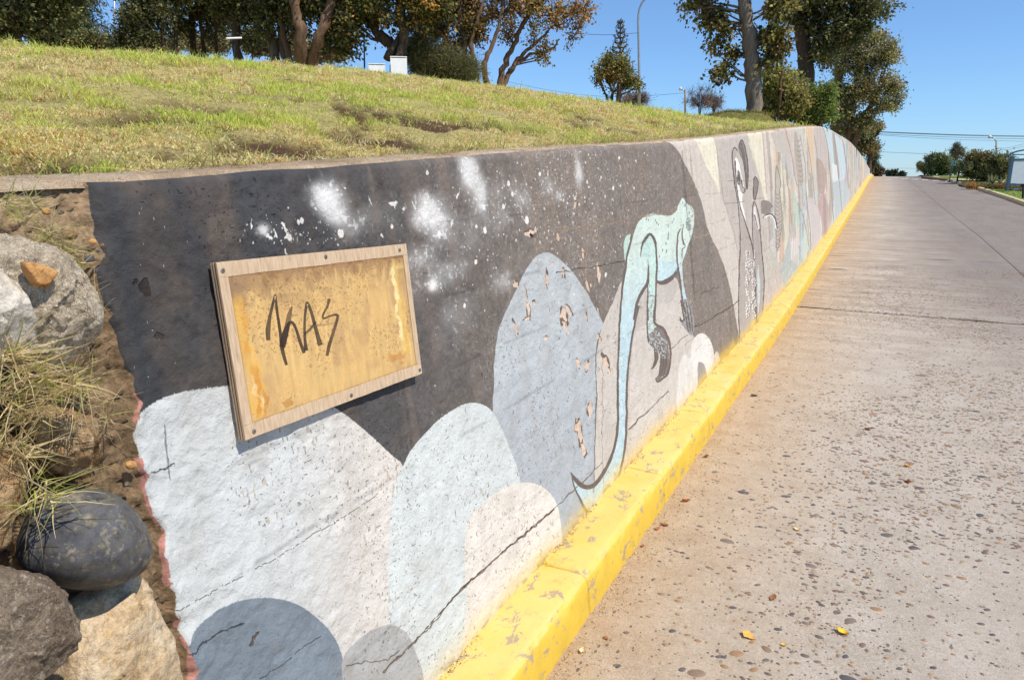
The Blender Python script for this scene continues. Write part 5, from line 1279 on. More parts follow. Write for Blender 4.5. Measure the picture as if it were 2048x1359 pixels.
cs = np.array([lin((150, 112, 74)), lin((196, 168, 128)), lin((110, 84, 60)), lin((214, 180, 84)), lin((222, 206, 176))])
n = NT('grit', .9, .2); n.color(n.attr())
tag(link('grit', mesh_np('grit', V.reshape(-1, 3), None, T, col=np.repeat(cs[rng.integers(0, 5, N)], 4, 0)), n.m), 'sand, grit and yellow paint crumbs along the foot of the kerb', 'grit', kind='stuff')
def leafmesh(seed):
    r_ = np.random.default_rng(seed); nu, nv = 11, 7; u, v = np.meshgrid(np.linspace(0, 1, nu), np.linspace(-1, 1, nv), indexing='ij')
    w_ = .33 * np.sin(np.pi * np.clip(u, .01, .99) ** .8) * (1 + .12 * r_.normal(0, 1, (nu, 1)))
    x = u - .5; y = v * w_ + .02 * r_.normal(0, 1, (nu, 1)); z = .16 * v * v * r_.uniform(.3, 1.3) + .3 * (u - .5) ** 2 * r_.uniform(0, 1.5) + .03 * r_.random((nu, nv)) + .02
    return np.stack([x, y, z], -1).reshape(-1, 3), grid_faces(nu, nv)
lcols = {'yellow': lin((236, 190, 62)), 'amber': lin((224, 170, 84)), 'brown': lin((150, 100, 62)), 'rust': lin((176, 96, 52)), 'pale': lin((222, 196, 150)), 'dark': lin((78, 60, 48))}
lm = {}
for k_, c in lcols.items():
    n = NT('dead leaf ' + k_, .7, .25); co = n.co(); n.color(n.ramp(n.noise(co, 3, 5, .7), [(.3, c * .7), (.7, np.minimum(c * 1.2, .95))])); lm[k_] = n.m
for i, (x, y, wp, c, lab) in enumerate([
    (1497, 1273, 26, 'amber', 'large curled amber leaf lying alone nearest the bottom edge of the road'),
    (1683, 1266, 22, 'yellow', 'bright yellow leaf beside a flat brown pebble'),
    (1567, 1291, 10, 'yellow', 'tiny yellow leaf scrap between the two large leaves'),
    (1546, 1197, 18, 'brown', 'brown leaf folded over a round pebble in the near road'),
    (1738, 859, 14, 'brown', 'brown curled leaf in the middle of the road, farthest from the kerb'),
    (1814, 933, 12, 'amber', 'small amber leaf on the darker right side of the road'),
    (1817, 965, 12, 'rust', 'small rust leaf just nearer than the small amber one'),
    (1593, 1059, 12, 'pale', 'pale crumpled leaf on bare concrete'),
    (1372, 1003, 16, 'rust', 'flat orange rust leaf a hand away from the yellow kerb'),
    (1328, 1050, 16, 'brown', 'dark curled brown leaf close against the kerb, beside the flat rust leaf'),
    (1314, 1058, 11, 'rust', 'small reddish leaf touching the curled brown leaf by the kerb'),
    (1164, 1304, 16, 'pale', 'pale yellow leaf among the grit at the near foot of the kerb'),
    (1212, 1277, 12, 'brown', 'small brown leaf among the grit by the near kerb'),
    (1413, 913, 13, 'brown', 'brown leaf in the gutter halfway along the kerb'),
    (1508, 792, 13, 'dark', 'dark upright leaf in the gutter beyond the lizard'),
    (1286, 1092, 9, 'rust', 'tiny rust leaf in the gutter under the chipped kerb')]):
    p = on_road(x, y); m = math.dist(p, CAM) / F_PX * wp
    V, Q = leafmesh(500 + i); me = mesh_np('fallen_leaf', V, Q, smooth=True)
    o = link('fallen_leaf', me, lm[c]); o.location = (p[0], p[1], zroad(p[1]) + .003); o.scale = (m, m, m); o.rotation_euler = (rng.normal(0, .12), rng.normal(0, .12), rng.random() * 6.28)
    tag(o, lab, 'leaf', 'fallen leaves on the road')

# ---------------------------------------------------------------- trees
M_LEAF = leafy('tree foliage', .38, .5)
def bark(name, a, b, sc=6):
    n = NT(name, .9, .15); co = n.co(); f = n.noise(n.map(co, (3, 3, .6)), sc, 7, .7, .5)
    n.color(n.ramp(f, [(.3, a), (.7, b)])); n.bump(f, .9, .04); return n.m
BK_D = bark('dark bark', lin((62, 50, 40)), lin((104, 88, 72))); BK_G = bark('grey bark', lin((96, 84, 72)), lin((156, 142, 126))); BK_B = bark('brown bark', lin((84, 64, 50)), lin((140, 112, 88)))
def leaves_np(P, D, L, W, C):
    N = len(P); r_ = rng.normal(0, 1, (N, 3)); S = np.cross(D, r_); S /= np.linalg.norm(S, axis=1)[:, None] + 1e-9
    Nn = np.cross(D, S)
    V = np.stack([P, P + D * (L * .45)[:, None] + S * W[:, None] + Nn * (L * .06)[:, None], P + D * L[:, None], P + D * (L * .45)[:, None] - S * W[:, None] + Nn * (L * .06)[:, None]], 1)
    i = np.arange(N) * 4
    return V.reshape(-1, 3), np.stack([i, i + 1, i + 2, i + 3], 1), np.repeat(C, 4, 0)
def tree(name, cat, label, r, stems, crowns, nleaf, pal, leaf=.085, wid=.32, bk=None, group=None, clump=.55, ntw=7, up=.15, limb=.03, depth=.9, base=None, sag=0.0, twig=.006, palw=None, kind=None):
    mp = m_per_px(r); clump = clump * .86
    b = base if base is not None else (stems[0][0] if stems else (crowns[0][0], crowns[0][1] + crowns[0][3]))
    p0 = at(b[0], b[1], r); p0[2] = min(p0[2], p0[2])
    root = thing(name, label, cat, p0, group)
    mb = MB(); SP = []
    for S in stems:
        S = np.array(S, float); off = rng.normal(0, .25) if len(stems) > 1 else 0
        P = np.array([at(x, y, r + off * min(1, k)) for k, (x, y, w_) in enumerate(S)])
        P[0, 2] -= .35
        Pc = crom(P, 5, False); Rr = np.interp(np.linspace(0, 1, len(Pc)), np.linspace(0, 1, len(P)), S[:, 2] * mp)
        Rr = Rr * (1 + .08 * rng.normal(0, 1, len(Rr)));
        Rr[:2] *= 1.2
        Pc = Pc + np.concatenate([[[0, 0, 0]], rng.normal(0, .015, (len(Pc) - 1, 3))])
        mb.tube(Pc, Rr, 9); SP += [(q, s_) for q, s_ in zip(Pc[2:], Rr[2:])]
    # clumps inside the crown ellipsoids
    nleaf = int(nleaf * (.88 if group == G1 else 1.1)); leaf = leaf * .86
    area = np.array([c[2] * c[3] * (c[4] if len(c) > 4 else 1) for c in crowns], float); share = area / area.sum()
    cen, crad, cw = [], [], []
    R3 = []
    for c, sh in zip(crowns, share):
        k = max(2, int(round(sh * nleaf / 130)))
        o = at(c[0], c[1], r)
        for _ in range(k):
            q = rng.normal(0, 1, 3); q /= np.linalg.norm(q); q *= (rng.random() ** .5) * .92
            dirw = np.array(o) - CAM; dirw[2] = 0; dirw /= np.linalg.norm(dirw); rt_ = np.array([dirw[1], -dirw[0], 0])
            fx_ = max(.35, 1 - .55 * clump / (c[2] * mp)); fz_ = max(.35, 1 - .55 * clump / (c[3] * mp))
            cen.append(o + rt_ * q[0] * c[2] * mp * fx_ + np.array([0, 0, 1]) * q[1] * c[3] * mp * fz_ + dirw * q[2] * .5 * (c[2] + c[3]) * mp * depth)
            crad.append(clump * rng.uniform(.6, 1.2)); cw.append(o)
    cen = np.array(cen); crad = np.array(crad); cw = np.array(cw); nC = len(cen)
    if SP:
        SPp = np.array([q for q, _ in SP]); SPr = np.array([s_ for _, s_ in SP])
        nl = min(nC, 46)
        for j in rng.permutation(nC)[:nl]:
            dlt = SPp - cen[j]; dist = np.linalg.norm(dlt, axis=1) + 2.2 * np.maximum(0, SPp[:, 2] - cen[j, 2] + .2)
            k = int(np.argmin(dist)); a_ = SPp[k]; e_ = cen[j]; L_ = np.linalg.norm(e_ - a_)
            if L_ < .1: continue
            m1 = a_ * .65 + e_ * .35 + rng.normal(0, .07 * L_, 3) + [0, 0, -.02 * L_]; m2 = a_ * .3 + e_ * .7 + rng.normal(0, .06 * L_, 3) + [0, 0, .05 * L_]
            Pc = crom(np.array([a_, m1, m2, e_]), 3, False)
            r0 = min(SPr[k] * .65, limb * (0.5 + L_ * .5)); mb.tube(Pc, np.linspace(r0, max(.006, r0 * .2), len(Pc)), 5, cap=False)
    # twigs and leaves
    nt2 = nC * ntw; tc = np.repeat(np.arange(nC), ntw)
    out = cen[tc] - cw[tc]; out /= np.linalg.norm(out, axis=1)[:, None] + 1e-6
    td = rng.normal(0, 1, (nt2, 3)) + out * .7 + [0, 0, up]; td /= np.linalg.norm(td, axis=1)[:, None]
    tl = crad[tc] * rng.uniform(.5, 1.15, nt2)
    per = max(1, int(nleaf / nt2)); ti = np.repeat(np.arange(nt2), per); N = len(ti)
    u = rng.uniform(.1, 1, N)
    P = cen[tc[ti]] + td[ti] * (tl[ti] * u)[:, None] + rng.normal(0, .035 + leaf * .35, (N, 3)) - np.array([0, 0, 1]) * (sag * tl[ti] * u * u)[:, None]
    D = td[ti] * .8 + rng.normal(0, .7, (N, 3)) + [0, 0, -.25]; D /= np.linalg.norm(D, axis=1)[:, None]
    pal = np.array([lin(c) for c in pal]); palw = palw or [1] * len(pal); pw = np.array(palw, float) / sum(palw)
    ci = rng.choice(len(pal), nC, p=pw)[tc[ti]]; alt = rng.random(N) < .45; ci = np.where(alt, rng.choice(len(pal), N, p=pw), ci)
    C = pal[ci] * rng.uniform(.8, 1.75, (N, 1))
    L = leaf * rng.uniform(.6, 1.25, N)
    V, Q, C4 = leaves_np(P, D, L, L * wid, C)
    step = max(1, nt2 // 420)
    tw = MB()
    if twig > 0:
        for j in range(0, nt2, step):
            a_ = cen[tc[j]]; e_ = a_ + td[j] * tl[j] - np.array([0, 0, sag * tl[j]])
            mb.tube([a_, (a_ + e_) / 2 + rng.normal(0, .02, 3) + [0, 0, sag * .2 * tl[j]], e_], [twig, twig * .8, twig * .4], 3, cap=False)
    if mb.n: mb.build('trunk' if stems else 'branches', bk or BK_B, root, smooth=True, origin=p0)
    link('crown', mesh_np('crown', V - p0, Q, col=C4), M_LEAF, root)
    return root
DK = [(80, 84, 50), (100, 102, 58), (62, 68, 40), (124, 120, 72)]
OL = [(92, 100, 56), (120, 124, 72), (72, 80, 44), (142, 138, 88), (96, 84, 56)]
OR = [(164, 122, 68), (184, 146, 88), (128, 98, 60), (124, 118, 68), (96, 80, 54), (190, 162, 104), (136, 124, 76)]
GO = [(104, 110, 54), (82, 86, 44), (150, 136, 70), (176, 132, 62), (62, 64, 36)]
G1 = 'trees on top of the grass bank'
G3 = 'shrubs between the trunks of the grove'
for lab_, cr_, rr_ in (('sunlit olive shrub seen under the slender tree at the left of the grove', [(285, 84, 42, 22), (330, 92, 30, 18)], 23), ('brownish shrub filling the gap between the thin trunks', [(400, 92, 36, 18), (438, 84, 28, 20), (370, 76, 22, 22)], 24), ('pale green shrub behind the white bar', [(505, 84, 34, 24), (540, 96, 24, 18)], 24), ('dark shrub behind the forked brown trunk', [(600, 96, 40, 22), (640, 104, 30, 16), (672, 112, 22, 14)], 22)):
    tree('grove_shrub', 'shrub', lab_, rr_, [[(cr_[0][0], 128, 2), (cr_[0][0], 90, 1.4)]], cr_, 8000, [(134, 130, 84), (108, 104, 66), (150, 140, 100), (96, 84, 58)], .08, group=G3, clump=.4, limb=.02, depth=.6)
tree('dense_tree', 'tree', 'dense dark evergreen filling the top left corner of the photo', 15, [[(30, 115, 9), (28, 40, 8), (40, -60, 6)]], [(0, -30, 130, 60), (50, 28, 95, 42), (-70, 30, 80, 60), (120, -10, 55, 45), (0, 50, 90, 40), (-60, -120, 140, 60), (60, -110, 120, 60)], 30000, DK, .09, bk=BK_D, group=G1)
tree('pine_tree', 'tree', 'pine with flat layered branches reaching out right of the dark corner tree', 21, [[(120, 105, 5), (120, 0, 4), (122, -120, 2)]], [(120, 62, 74, 5), (122, 40, 78, 6), (118, 18, 72, 6), (125, -4, 68, 6), (120, -28, 60, 6), (120, -50, 50, 6), (120, -74, 40, 6), (120, -96, 28, 5)], 13000, [(58, 66, 44), (78, 86, 58), (92, 98, 70)], .16, .09, bk=BK_D, group=G1, clump=.30, limb=.05, up=.0)
tree('bush', 'bush', 'low rounded olive bush on the ridge under the layered pine', 17, [[(170, 104, 2), (168, 90, 2)]], [(165, 86, 58, 20), (110, 80, 50, 20), (205, 96, 30, 12)], 9000, OL, .07, bk=BK_D, clump=.3, limb=.015)
tree('slender_tree', 'tree', 'airy olive tree at the left end of the grove, beside the thin pole', 16, [[(332, 108, 3), (322, 40, 3), (318, -40, 2)], [(346, 110, 3), (352, 30, 3), (362, -50, 2)], [(300, 106, 2), (292, 50, 2), (280, 0, 1.5)]], [(262, 52, 32, 32), (300, 30, 48, 36), (246, 84, 24, 18), (290, 84, 36, 18), (330, -20, 80, 28), (290, 6, 40, 20)], 15000, [(110, 112, 70), (86, 90, 54), (134, 130, 88), (62, 62, 40)], .07, bk=BK_D, group=G1, clump=.42)
tree('grove_tree', 'tree', 'dark tree with three thin trunks in the left half of the grove', 17, [[(388, 110, 5), (382, 40, 4.5), (378, -60, 4)], [(412, 110, 3), (400, 40, 3), (392, -50, 2)], [(438, 112, 3.5), (428, 50, 3), (410, -50, 2)]], [(385, 18, 70, 30), (440, -22, 90, 30), (410, 74, 50, 16, .35), (360, 58, 40, 22, .6), (400, -80, 120, 50), (450, 40, 50, 24)], 21000, DK + [(106, 98, 62)], .08, bk=BK_D, group=G1, clump=.5)
tree('grove_tree', 'tree', 'straight dark trunk behind the small white bar in the middle of the grove', 15.5, [[(476, 112, 8), (470, 50, 7), (474, -60, 6)]], [(500, -2, 70, 30), (520, 30, 36, 20), (455, 10, 50, 26), (480, -60, 100, 40), (508, 78, 26, 22, .35)], 15000, DK + [(110, 102, 66)], .08, bk=BK_D, group=G1, clump=.5, sag=.2)
tree('grove_tree', 'tree', 'pale grey trunk leaning left with drooping leaves in the grove', 15, [[(552, 118, 10), (546, 86, 8), (538, 40, 7), (544, -50, 6)], [(572, 118, 6), (560, 60, 5), (556, -20, 4)]], [(560, 4, 70, 30), (528, 52, 18, 24, .6), (570, -60, 90, 34), (590, 40, 24, 14)], 13000, DK + [(98, 96, 56)], .085, bk=BK_G, group=G1, clump=.5, sag=.3)
tree('grove_tree', 'tree', 'thick forked brown trunk at the right end of the dense grove', 14.5, [[(598, 124, 12), (602, 80, 10), (592, 30, 8), (580, -40, 6)], [(614, 126, 11), (632, 84, 9), (652, 40, 8), (670, -40, 6)], [(584, 122, 6), (570, 80, 5), (560, 30, 4)]], [(620, -2, 80, 32), (670, 40, 34, 44), (650, 98, 30, 14, .4), (600, 56, 30, 12, .6), (630, -70, 110, 40), (684, 90, 18, 20)], 20000, DK + [(120, 108, 66), (100, 106, 54)], .09, bk=BK_B, group=G1, clump=.5)
tree('broad_tree', 'tree', 'leaning dark tree with forked trunk rising behind the white blocks', 14, [[(800, 132, 12), (790, 104, 11), (772, 78, 11), (752, 62, 8), (736, 30, 6), (720, -20, 5)], [(790, 104, 9), (808, 70, 8), (800, 30, 7), (806, -40, 5)], [(772, 78, 6), (830, 30, 6), (870, -20, 5)]], [(735, 14, 54, 34), (800, -14, 90, 30), (860, 22, 54, 36), (702, 50, 22, 26), (780, 40, 60, 20, .6), (760, -70, 120, 40), (712, 78, 12, 12)], 19000, GO + [(60, 60, 34)], .085, bk=BK_D, group=G1, clump=.45)
tree('broad_tree', 'tree', 'olive brown tree standing behind the feathery shrub', 17, [[(928, 166, 6), (930, 110, 6), (922, 50, 5), (912, -30, 4)], [(880, 160, 4), (890, 100, 4), (900, 30, 3)]], [(905, 10, 54, 44), (935, 56, 44, 36), (870, 50, 40, 34), (910, -50, 90, 34), (900, 96, 40, 20, .6)], 19000, [(112, 100, 56), (84, 80, 44), (150, 116, 60), (66, 60, 36)], .08, bk=BK_D, group=G1, clump=.42)
tree('feathery_shrub', 'shrub', 'feathery grey-green shrub on the ridge between the white blocks and the orange tree', 14.5, [[(860, 160, 3), (856, 130, 2), (850, 100, 1)], [(910, 166, 3), (908, 140, 2), (905, 110, 1)]], [(846, 124, 36, 34), (890, 136, 44, 26), (930, 146, 26, 20), (838, 94, 20, 18, .7)], 26000, [(104, 106, 62), (84, 90, 58), (124, 116, 72), (88, 78, 48)], .16, .035, bk=BK_B, clump=.34, up=1.0, limb=.012, ntw=9)
tree('autumn_tree', 'tree', 'many-stemmed tree with thin orange-brown autumn leaves right of the grove', 17, [[(962, 170, 5), (948, 130, 5), (944, 80, 4), (962, 20, 3), (985, -40, 2)], [(985, 178, 6), (968, 140, 5), (985, 90, 4), (1002, 30, 3), (1010, -30, 2)], [(1000, 180, 7), (1002, 150, 6), (1018, 110, 5), (1040, 60, 4), (1070, 10, 3)], [(1002, 152, 5), (1030, 126, 4), (1062, 96, 3), (1110, 50, 2), (1150, 14, 1.5)], [(1018, 110, 3), (1060, 110, 2.4), (1100, 100, 1.8), (1120, 80, 1.2)]],
     [(990, 14, 60, 40), (1060, 10, 60, 34), (1110, 30, 44, 30), (1160, 22, 30, 30), (1040, 62, 54, 26, .5), (1090, 84, 44, 26, .22), (1020, -50, 120, 40), (1100, 112, 34, 24, .12), (1140, 66, 26, 22, .2)], 10500, OR, .085, bk=BK_B, group=G1, clump=.42, limb=.04, ntw=9, twig=.008)
tree('small_tree', 'tree', 'small round-headed tree standing alone on the skyline left of the tall street lamp', 22, [[(1222, 211, 3), (1224, 186, 2.6), (1214, 160, 2)], [(1232, 213, 4), (1236, 184, 3), (1240, 150, 2)], [(1228, 210, 2), (1212, 188, 2), (1205, 180, 1.4)]], [(1234, 142, 34, 26), (1212, 124, 20, 14), (1258, 164, 20, 18), (1201, 152, 13, 18), (1228, 176, 26, 8, .4), (1272, 176, 9, 8, .6), (1240, 112, 14, 8, .7)], 6200, [(128, 126, 66), (104, 106, 54), (158, 146, 84), (88, 84, 46), (130, 104, 60)], .09, bk=BK_D, clump=.34, limb=.03)
# tall thin araucaria
p0 = at(1240, 200, 34); mp = m_per_px(34)
root = thing('araucaria_tree', 'tall thin araucaria spire with tufted branch ends above the small round tree', 'tree', p0)
mb = MB(); top = at(1241, 38, 34); mb.tube([p0 - [0, 0, .4], (p0 + top) / 2, top], [3 * mp, 2 * mp, .7 * mp], 7); PP, DD = [], []
for k in range(11):
    yy_ = 46 + k * 9.5; rr = min(17, 4 + k * 1.9) * rng.uniform(.8, 1.1) * mp; c = at(1240.5, yy_, 34)
    for j in range(5):
        a = j * 1.257 + k * .7; e = c + np.array([math.cos(a) * rr, math.sin(a) * rr, rr * .05]); m_ = (c + e) / 2 - [0, 0, rr * .22]
        mb.tube([c, m_, e, e + [0, 0, .12]], [.035, .03, .025, .02], 4, cap=False)
        for q in range(7): PP.append(e + rng.normal(0, .045, 3)); DD.append(rng.normal(0, 1, 3) + [0, 0, 1.2])
PP = np.array(PP); DD = np.array(DD); DD /= np.linalg.norm(DD, axis=1)[:, None]
mb.build('trunk', BK_D, root, origin=p0); V, Q, C4 = leaves_np(PP, DD, np.full(len(PP), .12), np.full(len(PP), .022), np.tile(lin((96, 92, 66)), (len(PP), 1)) * rng.uniform(.6, 1.2, (len(PP), 1)))
link('crown', mesh_np('crown', V - p0, Q, col=C4), M_LEAF, root)
GR = [(128, 112, 110), (106, 94, 92), (146, 128, 118)]
G2 = 'bare shrubs on the skyline'
def bareshrub(label, x, y, rx, ry, r):
    tree('bare_shrub', 'shrub', label, r, [[(x, y + ry, 1.3), (x - 2, y + ry * .3, 1.0), (x - rx * .4, y - ry * .3, .6)], [(x + 2, y + ry, 1.2), (x + 3, y + ry * .2, .9), (x + rx * .4, y - ry * .4, .5)], [(x, y + ry, 1.0), (x, y, .7), (x, y - ry * .6, .4)]], [(x, y - ry * .2, rx * 1.3, ry * 1.0)], 2600, GR, .15, .06, bk=BK_D, group=G2, clump=.5, up=.8, limb=.02, ntw=12, twig=.010)
bareshrub('round grey leafless shrub right of the short lamp post', 1399, 203, 24, 25, 42)
bareshrub('smaller grey leafless shrub, rightmost on the skyline', 1428, 207, 17, 19, 43)
bareshrub('low leafless shrub at the foot of the tall street lamp', 1282, 206, 18, 14, 34)
bareshrub('faint low leafless shrub just right of the small round tree', 1258, 206, 14, 10, 36)

# mound with the big tree
mc = at(1470, 232, 16.5); mp = m_per_px(16.5)
nu, nv = 60, 40
u, v = np.meshgrid(np.linspace(0, 2 * math.pi, nu, endpoint=False), np.linspace(0, 1, nv), indexing='ij')
rx, ry = 104 * mp, 3.4
ex = .55
prof_z = np.where(v < .62, 1.0 - .10 * (v / .62) ** 2, .90 * (1 - sstep(.62, 1.0, v)))
dirw = mc - CAM; dirw[2] = 0; dirw /= np.linalg.norm(dirw); rtv = np.array([dirw[1], -dirw[0], 0])
rad = v * (1 + .10 * (vnoise(np.cos(u) * 2 + 5, np.sin(u) * 2 + 5, 0, 180) - .5))
hgt = at(1470, 225, 16.5 + 1)[2] - at(1470, 256, 15.5)[2]
P = mc[None, None] * [1, 1, 0] + dirw * 2.4 + rtv * (np.cos(u) * rad * rx)[..., None] + dirw * (np.sin(u) * rad * ry)[..., None]
zb = at(1470, 258, 15.5)[2]
P[..., 2] = zb - .12 + (hgt + .14) * prof_z + .05 * (fbm(P[..., 0] * 3, P[..., 1] * 3, 0, 4, 181) - .5) * 2 * (v > .02)
Q = []
a = np.arange(nu)[:, None] * nv + np.arange(nv - 1)[None]; b_ = ((np.arange(nu) + 1) % nu)[:, None] * nv + np.arange(nv - 1)[None]
Q = np.stack([a.ravel(), (a + 1).ravel(), (b_ + 1).ravel(), b_.ravel()], 1)
n = NT('mound earth', .95, .1); co = n.co(); ge = n.N.new('ShaderNodeNewGeometry'); sx = n.N.new('ShaderNodeSeparateXYZ'); n.L.new(ge.outputs['Normal'], sx.inputs[0])
n.color(n.mix(n.ramp(n.math('ADD', sx.outputs[2], n.math('MULTIPLY', n.math('SUBTRACT', n.noise(co, 3, 5), .5), .8)), [(.45, 0.), (.65, 1.)]), n.ramp(n.noise(co, 9, 6, .7), [(.3, lin((74, 54, 42))), (.7, lin((128, 96, 72)))]), n.ramp(n.noise(co, 5, 5, .7), [(.3, lin((96, 100, 48))), (.7, lin((146, 136, 80)))])))
n.bump(n.noise(co, 8, 8, .75), 1, .1)
mo = link('mound', mesh_np('mound', P.reshape(-1, 3), Q, smooth=True), n.m); tag(mo, kind='structure')
msk = (rng.random(P.shape[0] * P.shape[1]) < 2)
Pm = P.reshape(-1, 3); idx = rng.integers(0, len(Pm), 16000); vv = v.reshape(-1)[idx]; kk = (vv < .66) | (rng.random(len(vv)) < .25); idx = idx[kk]
Pg = Pm[idx] + rng.normal(0, .09, (len(idx), 3)) * [1, 1, .05]
tag(blades(Pg[:, 0], Pg[:, 1], Pg[:, 2] - .01, rng.uniform(.05, .13, len(idx)), np.full(len(idx), .006), rng.uniform(.2, 1.1, len(idx)), np.where(rng.random(len(idx))[:, None] < .5, lin((128, 134, 64)), lin((176, 156, 96))) * rng.uniform(.6, 1.1, (len(idx), 1)), 'mound_grass'), 'rough grass on the earth mound around the big tree', 'grass', kind='stuff')
LF = [(104, 100, 56), (78, 78, 44), (136, 122, 66), (56, 58, 36), (116, 96, 60)]
tree('big_tree', 'tree', 'tall tree with a stout grey trunk standing on the earth mound', 17.5, [[(1509, 226, 15), (1508, 195, 13.5), (1505, 140, 13), (1499, 80, 12), (1490, 20, 11), (1480, -60, 10)]],
     [(1392, 10, 30, 11), (1424, 28, 26, 12), (1436, 84, 22, 7), (1462, 104, 18, 7, .8), (1440, 148, 20, 4, .8), (1456, 132, 10, 8, .6), (1546, 66, 38, 16), (1556, 12, 32, 24), (1566, 94, 38, 10), (1480, -60, 110, 30), (1540, 118, 20, 8, .6), (1425, 50, 16, 6, .7), (1460, 60, 12, 12, .5)], 9500, LF + [(168, 160, 84)], .12, bk=BK_G, clump=.34, limb=.035, sag=.35, up=-.1, depth=.6)
tree('big_tree', 'tree', 'very dark dense tree just right of the stout trunk', 23, [[(1612, 236, 15), (1612, 165, 13), (1606, 90, 12), (1596, 10, 11), (1590, -60, 9)]], [(1652, 2, 90, 40), (1668, 62, 58, 30), (1650, 104, 36, 26), (1736, 18, 46, 26), (1585, 30, 36, 26), (1620, -70, 120, 44), (1700, 60, 46, 28)], 30000, DK + [(110, 98, 58)], .11, bk=BK_D, clump=.55, depth=.9)
tree('bush', 'bush', 'tall olive bush behind the stout trunk', 18.6, [[(1558, 250, 2), (1560, 180, 2), (1566, 140, 1.3)], [(1540, 250, 2), (1536, 190, 1.5)]], [(1562, 178, 38, 36), (1545, 150, 24, 14), (1545, 222, 26, 22), (1590, 206, 22, 32)], 16000, [(150, 152, 80), (124, 130, 68), (172, 166, 98), (144, 122, 78)], .08, bk=BK_B, clump=.34, limb=.02, depth=.5)
tree('bush', 'bush', 'bright green bush with pink flowers at the top of the wall bend', 19, [[(1634, 256, 2), (1634, 220, 1.5)], [(1618, 254, 1.5), (1612, 210, 1.2)]], [(1624, 204, 40, 32), (1642, 228, 34, 22), (1600, 230, 26, 20), (1654, 188, 20, 20)], 15000, [(120, 134, 62), (96, 110, 52), (142, 150, 88), (176, 110, 150)], .075, bk=BK_B, clump=.32, limb=.02, palw=[5, 5, 3, .25], depth=.5)
MX = [(146, 140, 84), (116, 118, 66), (172, 164, 106), (134, 112, 76), (92, 94, 56), (150, 144, 116)]
tree('mixed_tree', 'tree', 'wide brown-green tree overhanging the road behind the wall bend', 37, [[(1672, 262, 8), (1672, 200, 7), (1680, 140, 6), (1694, 90, 4)], [(1704, 286, 6), (1726, 236, 5), (1752, 196, 4), (1768, 140, 3)], [(1694, 280, 5), (1706, 220, 4), (1712, 150, 3)]], [(1700, 122, 46, 34), (1754, 108, 42, 36), (1730, 178, 50, 36), (1788, 168, 26, 26), (1690, 200, 34, 30), (1782, 108, 24, 22, .6), (1766, 212, 28, 18), (1700, 238, 36, 22), (1726, 250, 24, 22), (1730, 76, 40, 18), (1796, 196, 14, 12, .8), (1684, 252, 24, 14)], 30000, MX, .12, bk=BK_B, clump=.62, ntw=8, twig=.009, depth=.7)
tree('mixed_tree', 'tree', 'lower dark tree hugging the wall where it drops towards the crest', 66, [[(1738, 338, 4), (1738, 300, 3), (1732, 262, 2)]], [(1712, 272, 26, 24), (1734, 262, 24, 26), (1742, 296, 15, 18), (1722, 296, 16, 14), (1756, 252, 10, 14), (1700, 254, 20, 18)], 14000, [(120, 112, 66), (92, 90, 54), (146, 124, 80), (110, 82, 60), (100, 120, 66)], .2, bk=BK_D, clump=.8, depth=.5)
tree('conifer', 'tree', 'small pointed conifer against the sky at the low end of the wall', 84, [[(1746, 342, 2.4), (1747, 310, 1.6), (1748, 286, .8)]], [(1749, 300, 8, 9), (1748, 316, 8, 8), (1744, 328, 8, 6)], 3600, [(70, 84, 52), (92, 96, 58), (58, 60, 40)], .3, .10, bk=BK_D, clump=.6, up=.9)
tree('bush', 'bush', 'round dark bush with dry grass at its foot past the end of the wall', 90, [[(1752, 352, 2), (1752, 340, 2)]], [(1749, 339, 10, 10), (1757, 343, 8, 9)], 4200, [(86, 70, 48), (66, 58, 40), (112, 92, 62)], .20, bk=BK_D, clump=.5)
tree('bush', 'bush', 'small far dark bush on the crest in the middle of the road gap', 105, [[(1782, 353, 1.5), (1782, 349, 1.5)]], [(1783, 348, 9, 4), (1801, 349.5, 5, 2.6)], 2200, [(44, 54, 40), (56, 66, 48)], .3, bk=BK_D, clump=.6)

# ---------------------------------------------------------------- poles, lamps, wires, blocks on the left
M_GALV = flat('galvanised steel', lin((168, 170, 170)), .45, .6, .5); M_BLK = flat('black steel', lin((48, 50, 54)), .5, .3); M_WOODP = flat('weathered pole wood', lin((150, 126, 98)), .9); M_LAMP = flat('lamp housing', lin((214, 214, 210)), .4); M_WB = flat('white painted masonry', (.84, .84, .82), .8, vary=.06)
def pole(name, cat, label, r, pts, wpx, mat, base=None, n_=10):
    mp = m_per_px(r); p0 = at(*pts[0], r); p0[2] -= .3
    root = thing(name, label, cat, p0); P = np.array([at(x, y, r) for x, y in pts]); P[0, 2] -= .3
    mb = MB(); w_ = np.interp(np.linspace(0, 1, len(P)), np.linspace(0, 1, len(wpx)), wpx) * mp; mb.tube(P, w_, n_); mb.build('post', mat, root, smooth=True, origin=p0)
    return root, p0, mp
arc = [(1279, 222), (1278.5, 160), (1277.5, 90), (1276.5, 45), (1277, 30), (1279, 18), (1284, 6), (1292, -4), (1304, -12), (1318, -16)]
root, p0, mp = pole('street_lamp', 'street lamp', 'tall grey street lamp with a curved arm rising out of the top of the photo', 26, arc, [2.6, 1.8, 1.3], M_GALV)
mb = MB(); e = at(1326, -17, 26); mb.tube([e + [-.35, 0, 0.0], e + [-.1, 0, .03], e + [.35, 0, .0]], [.05, .12, .07], 10); mb.build('lamp_head', M_LAMP, root, True, p0)
root, p0, mp = pole('street_lamp', 'street lamp', 'short brown lamp post with a small white lamp, left of the bare shrubs', 40, [(1371, 232), (1370.5, 205), (1370, 179)], [1.9, 1.4], M_WOODP)
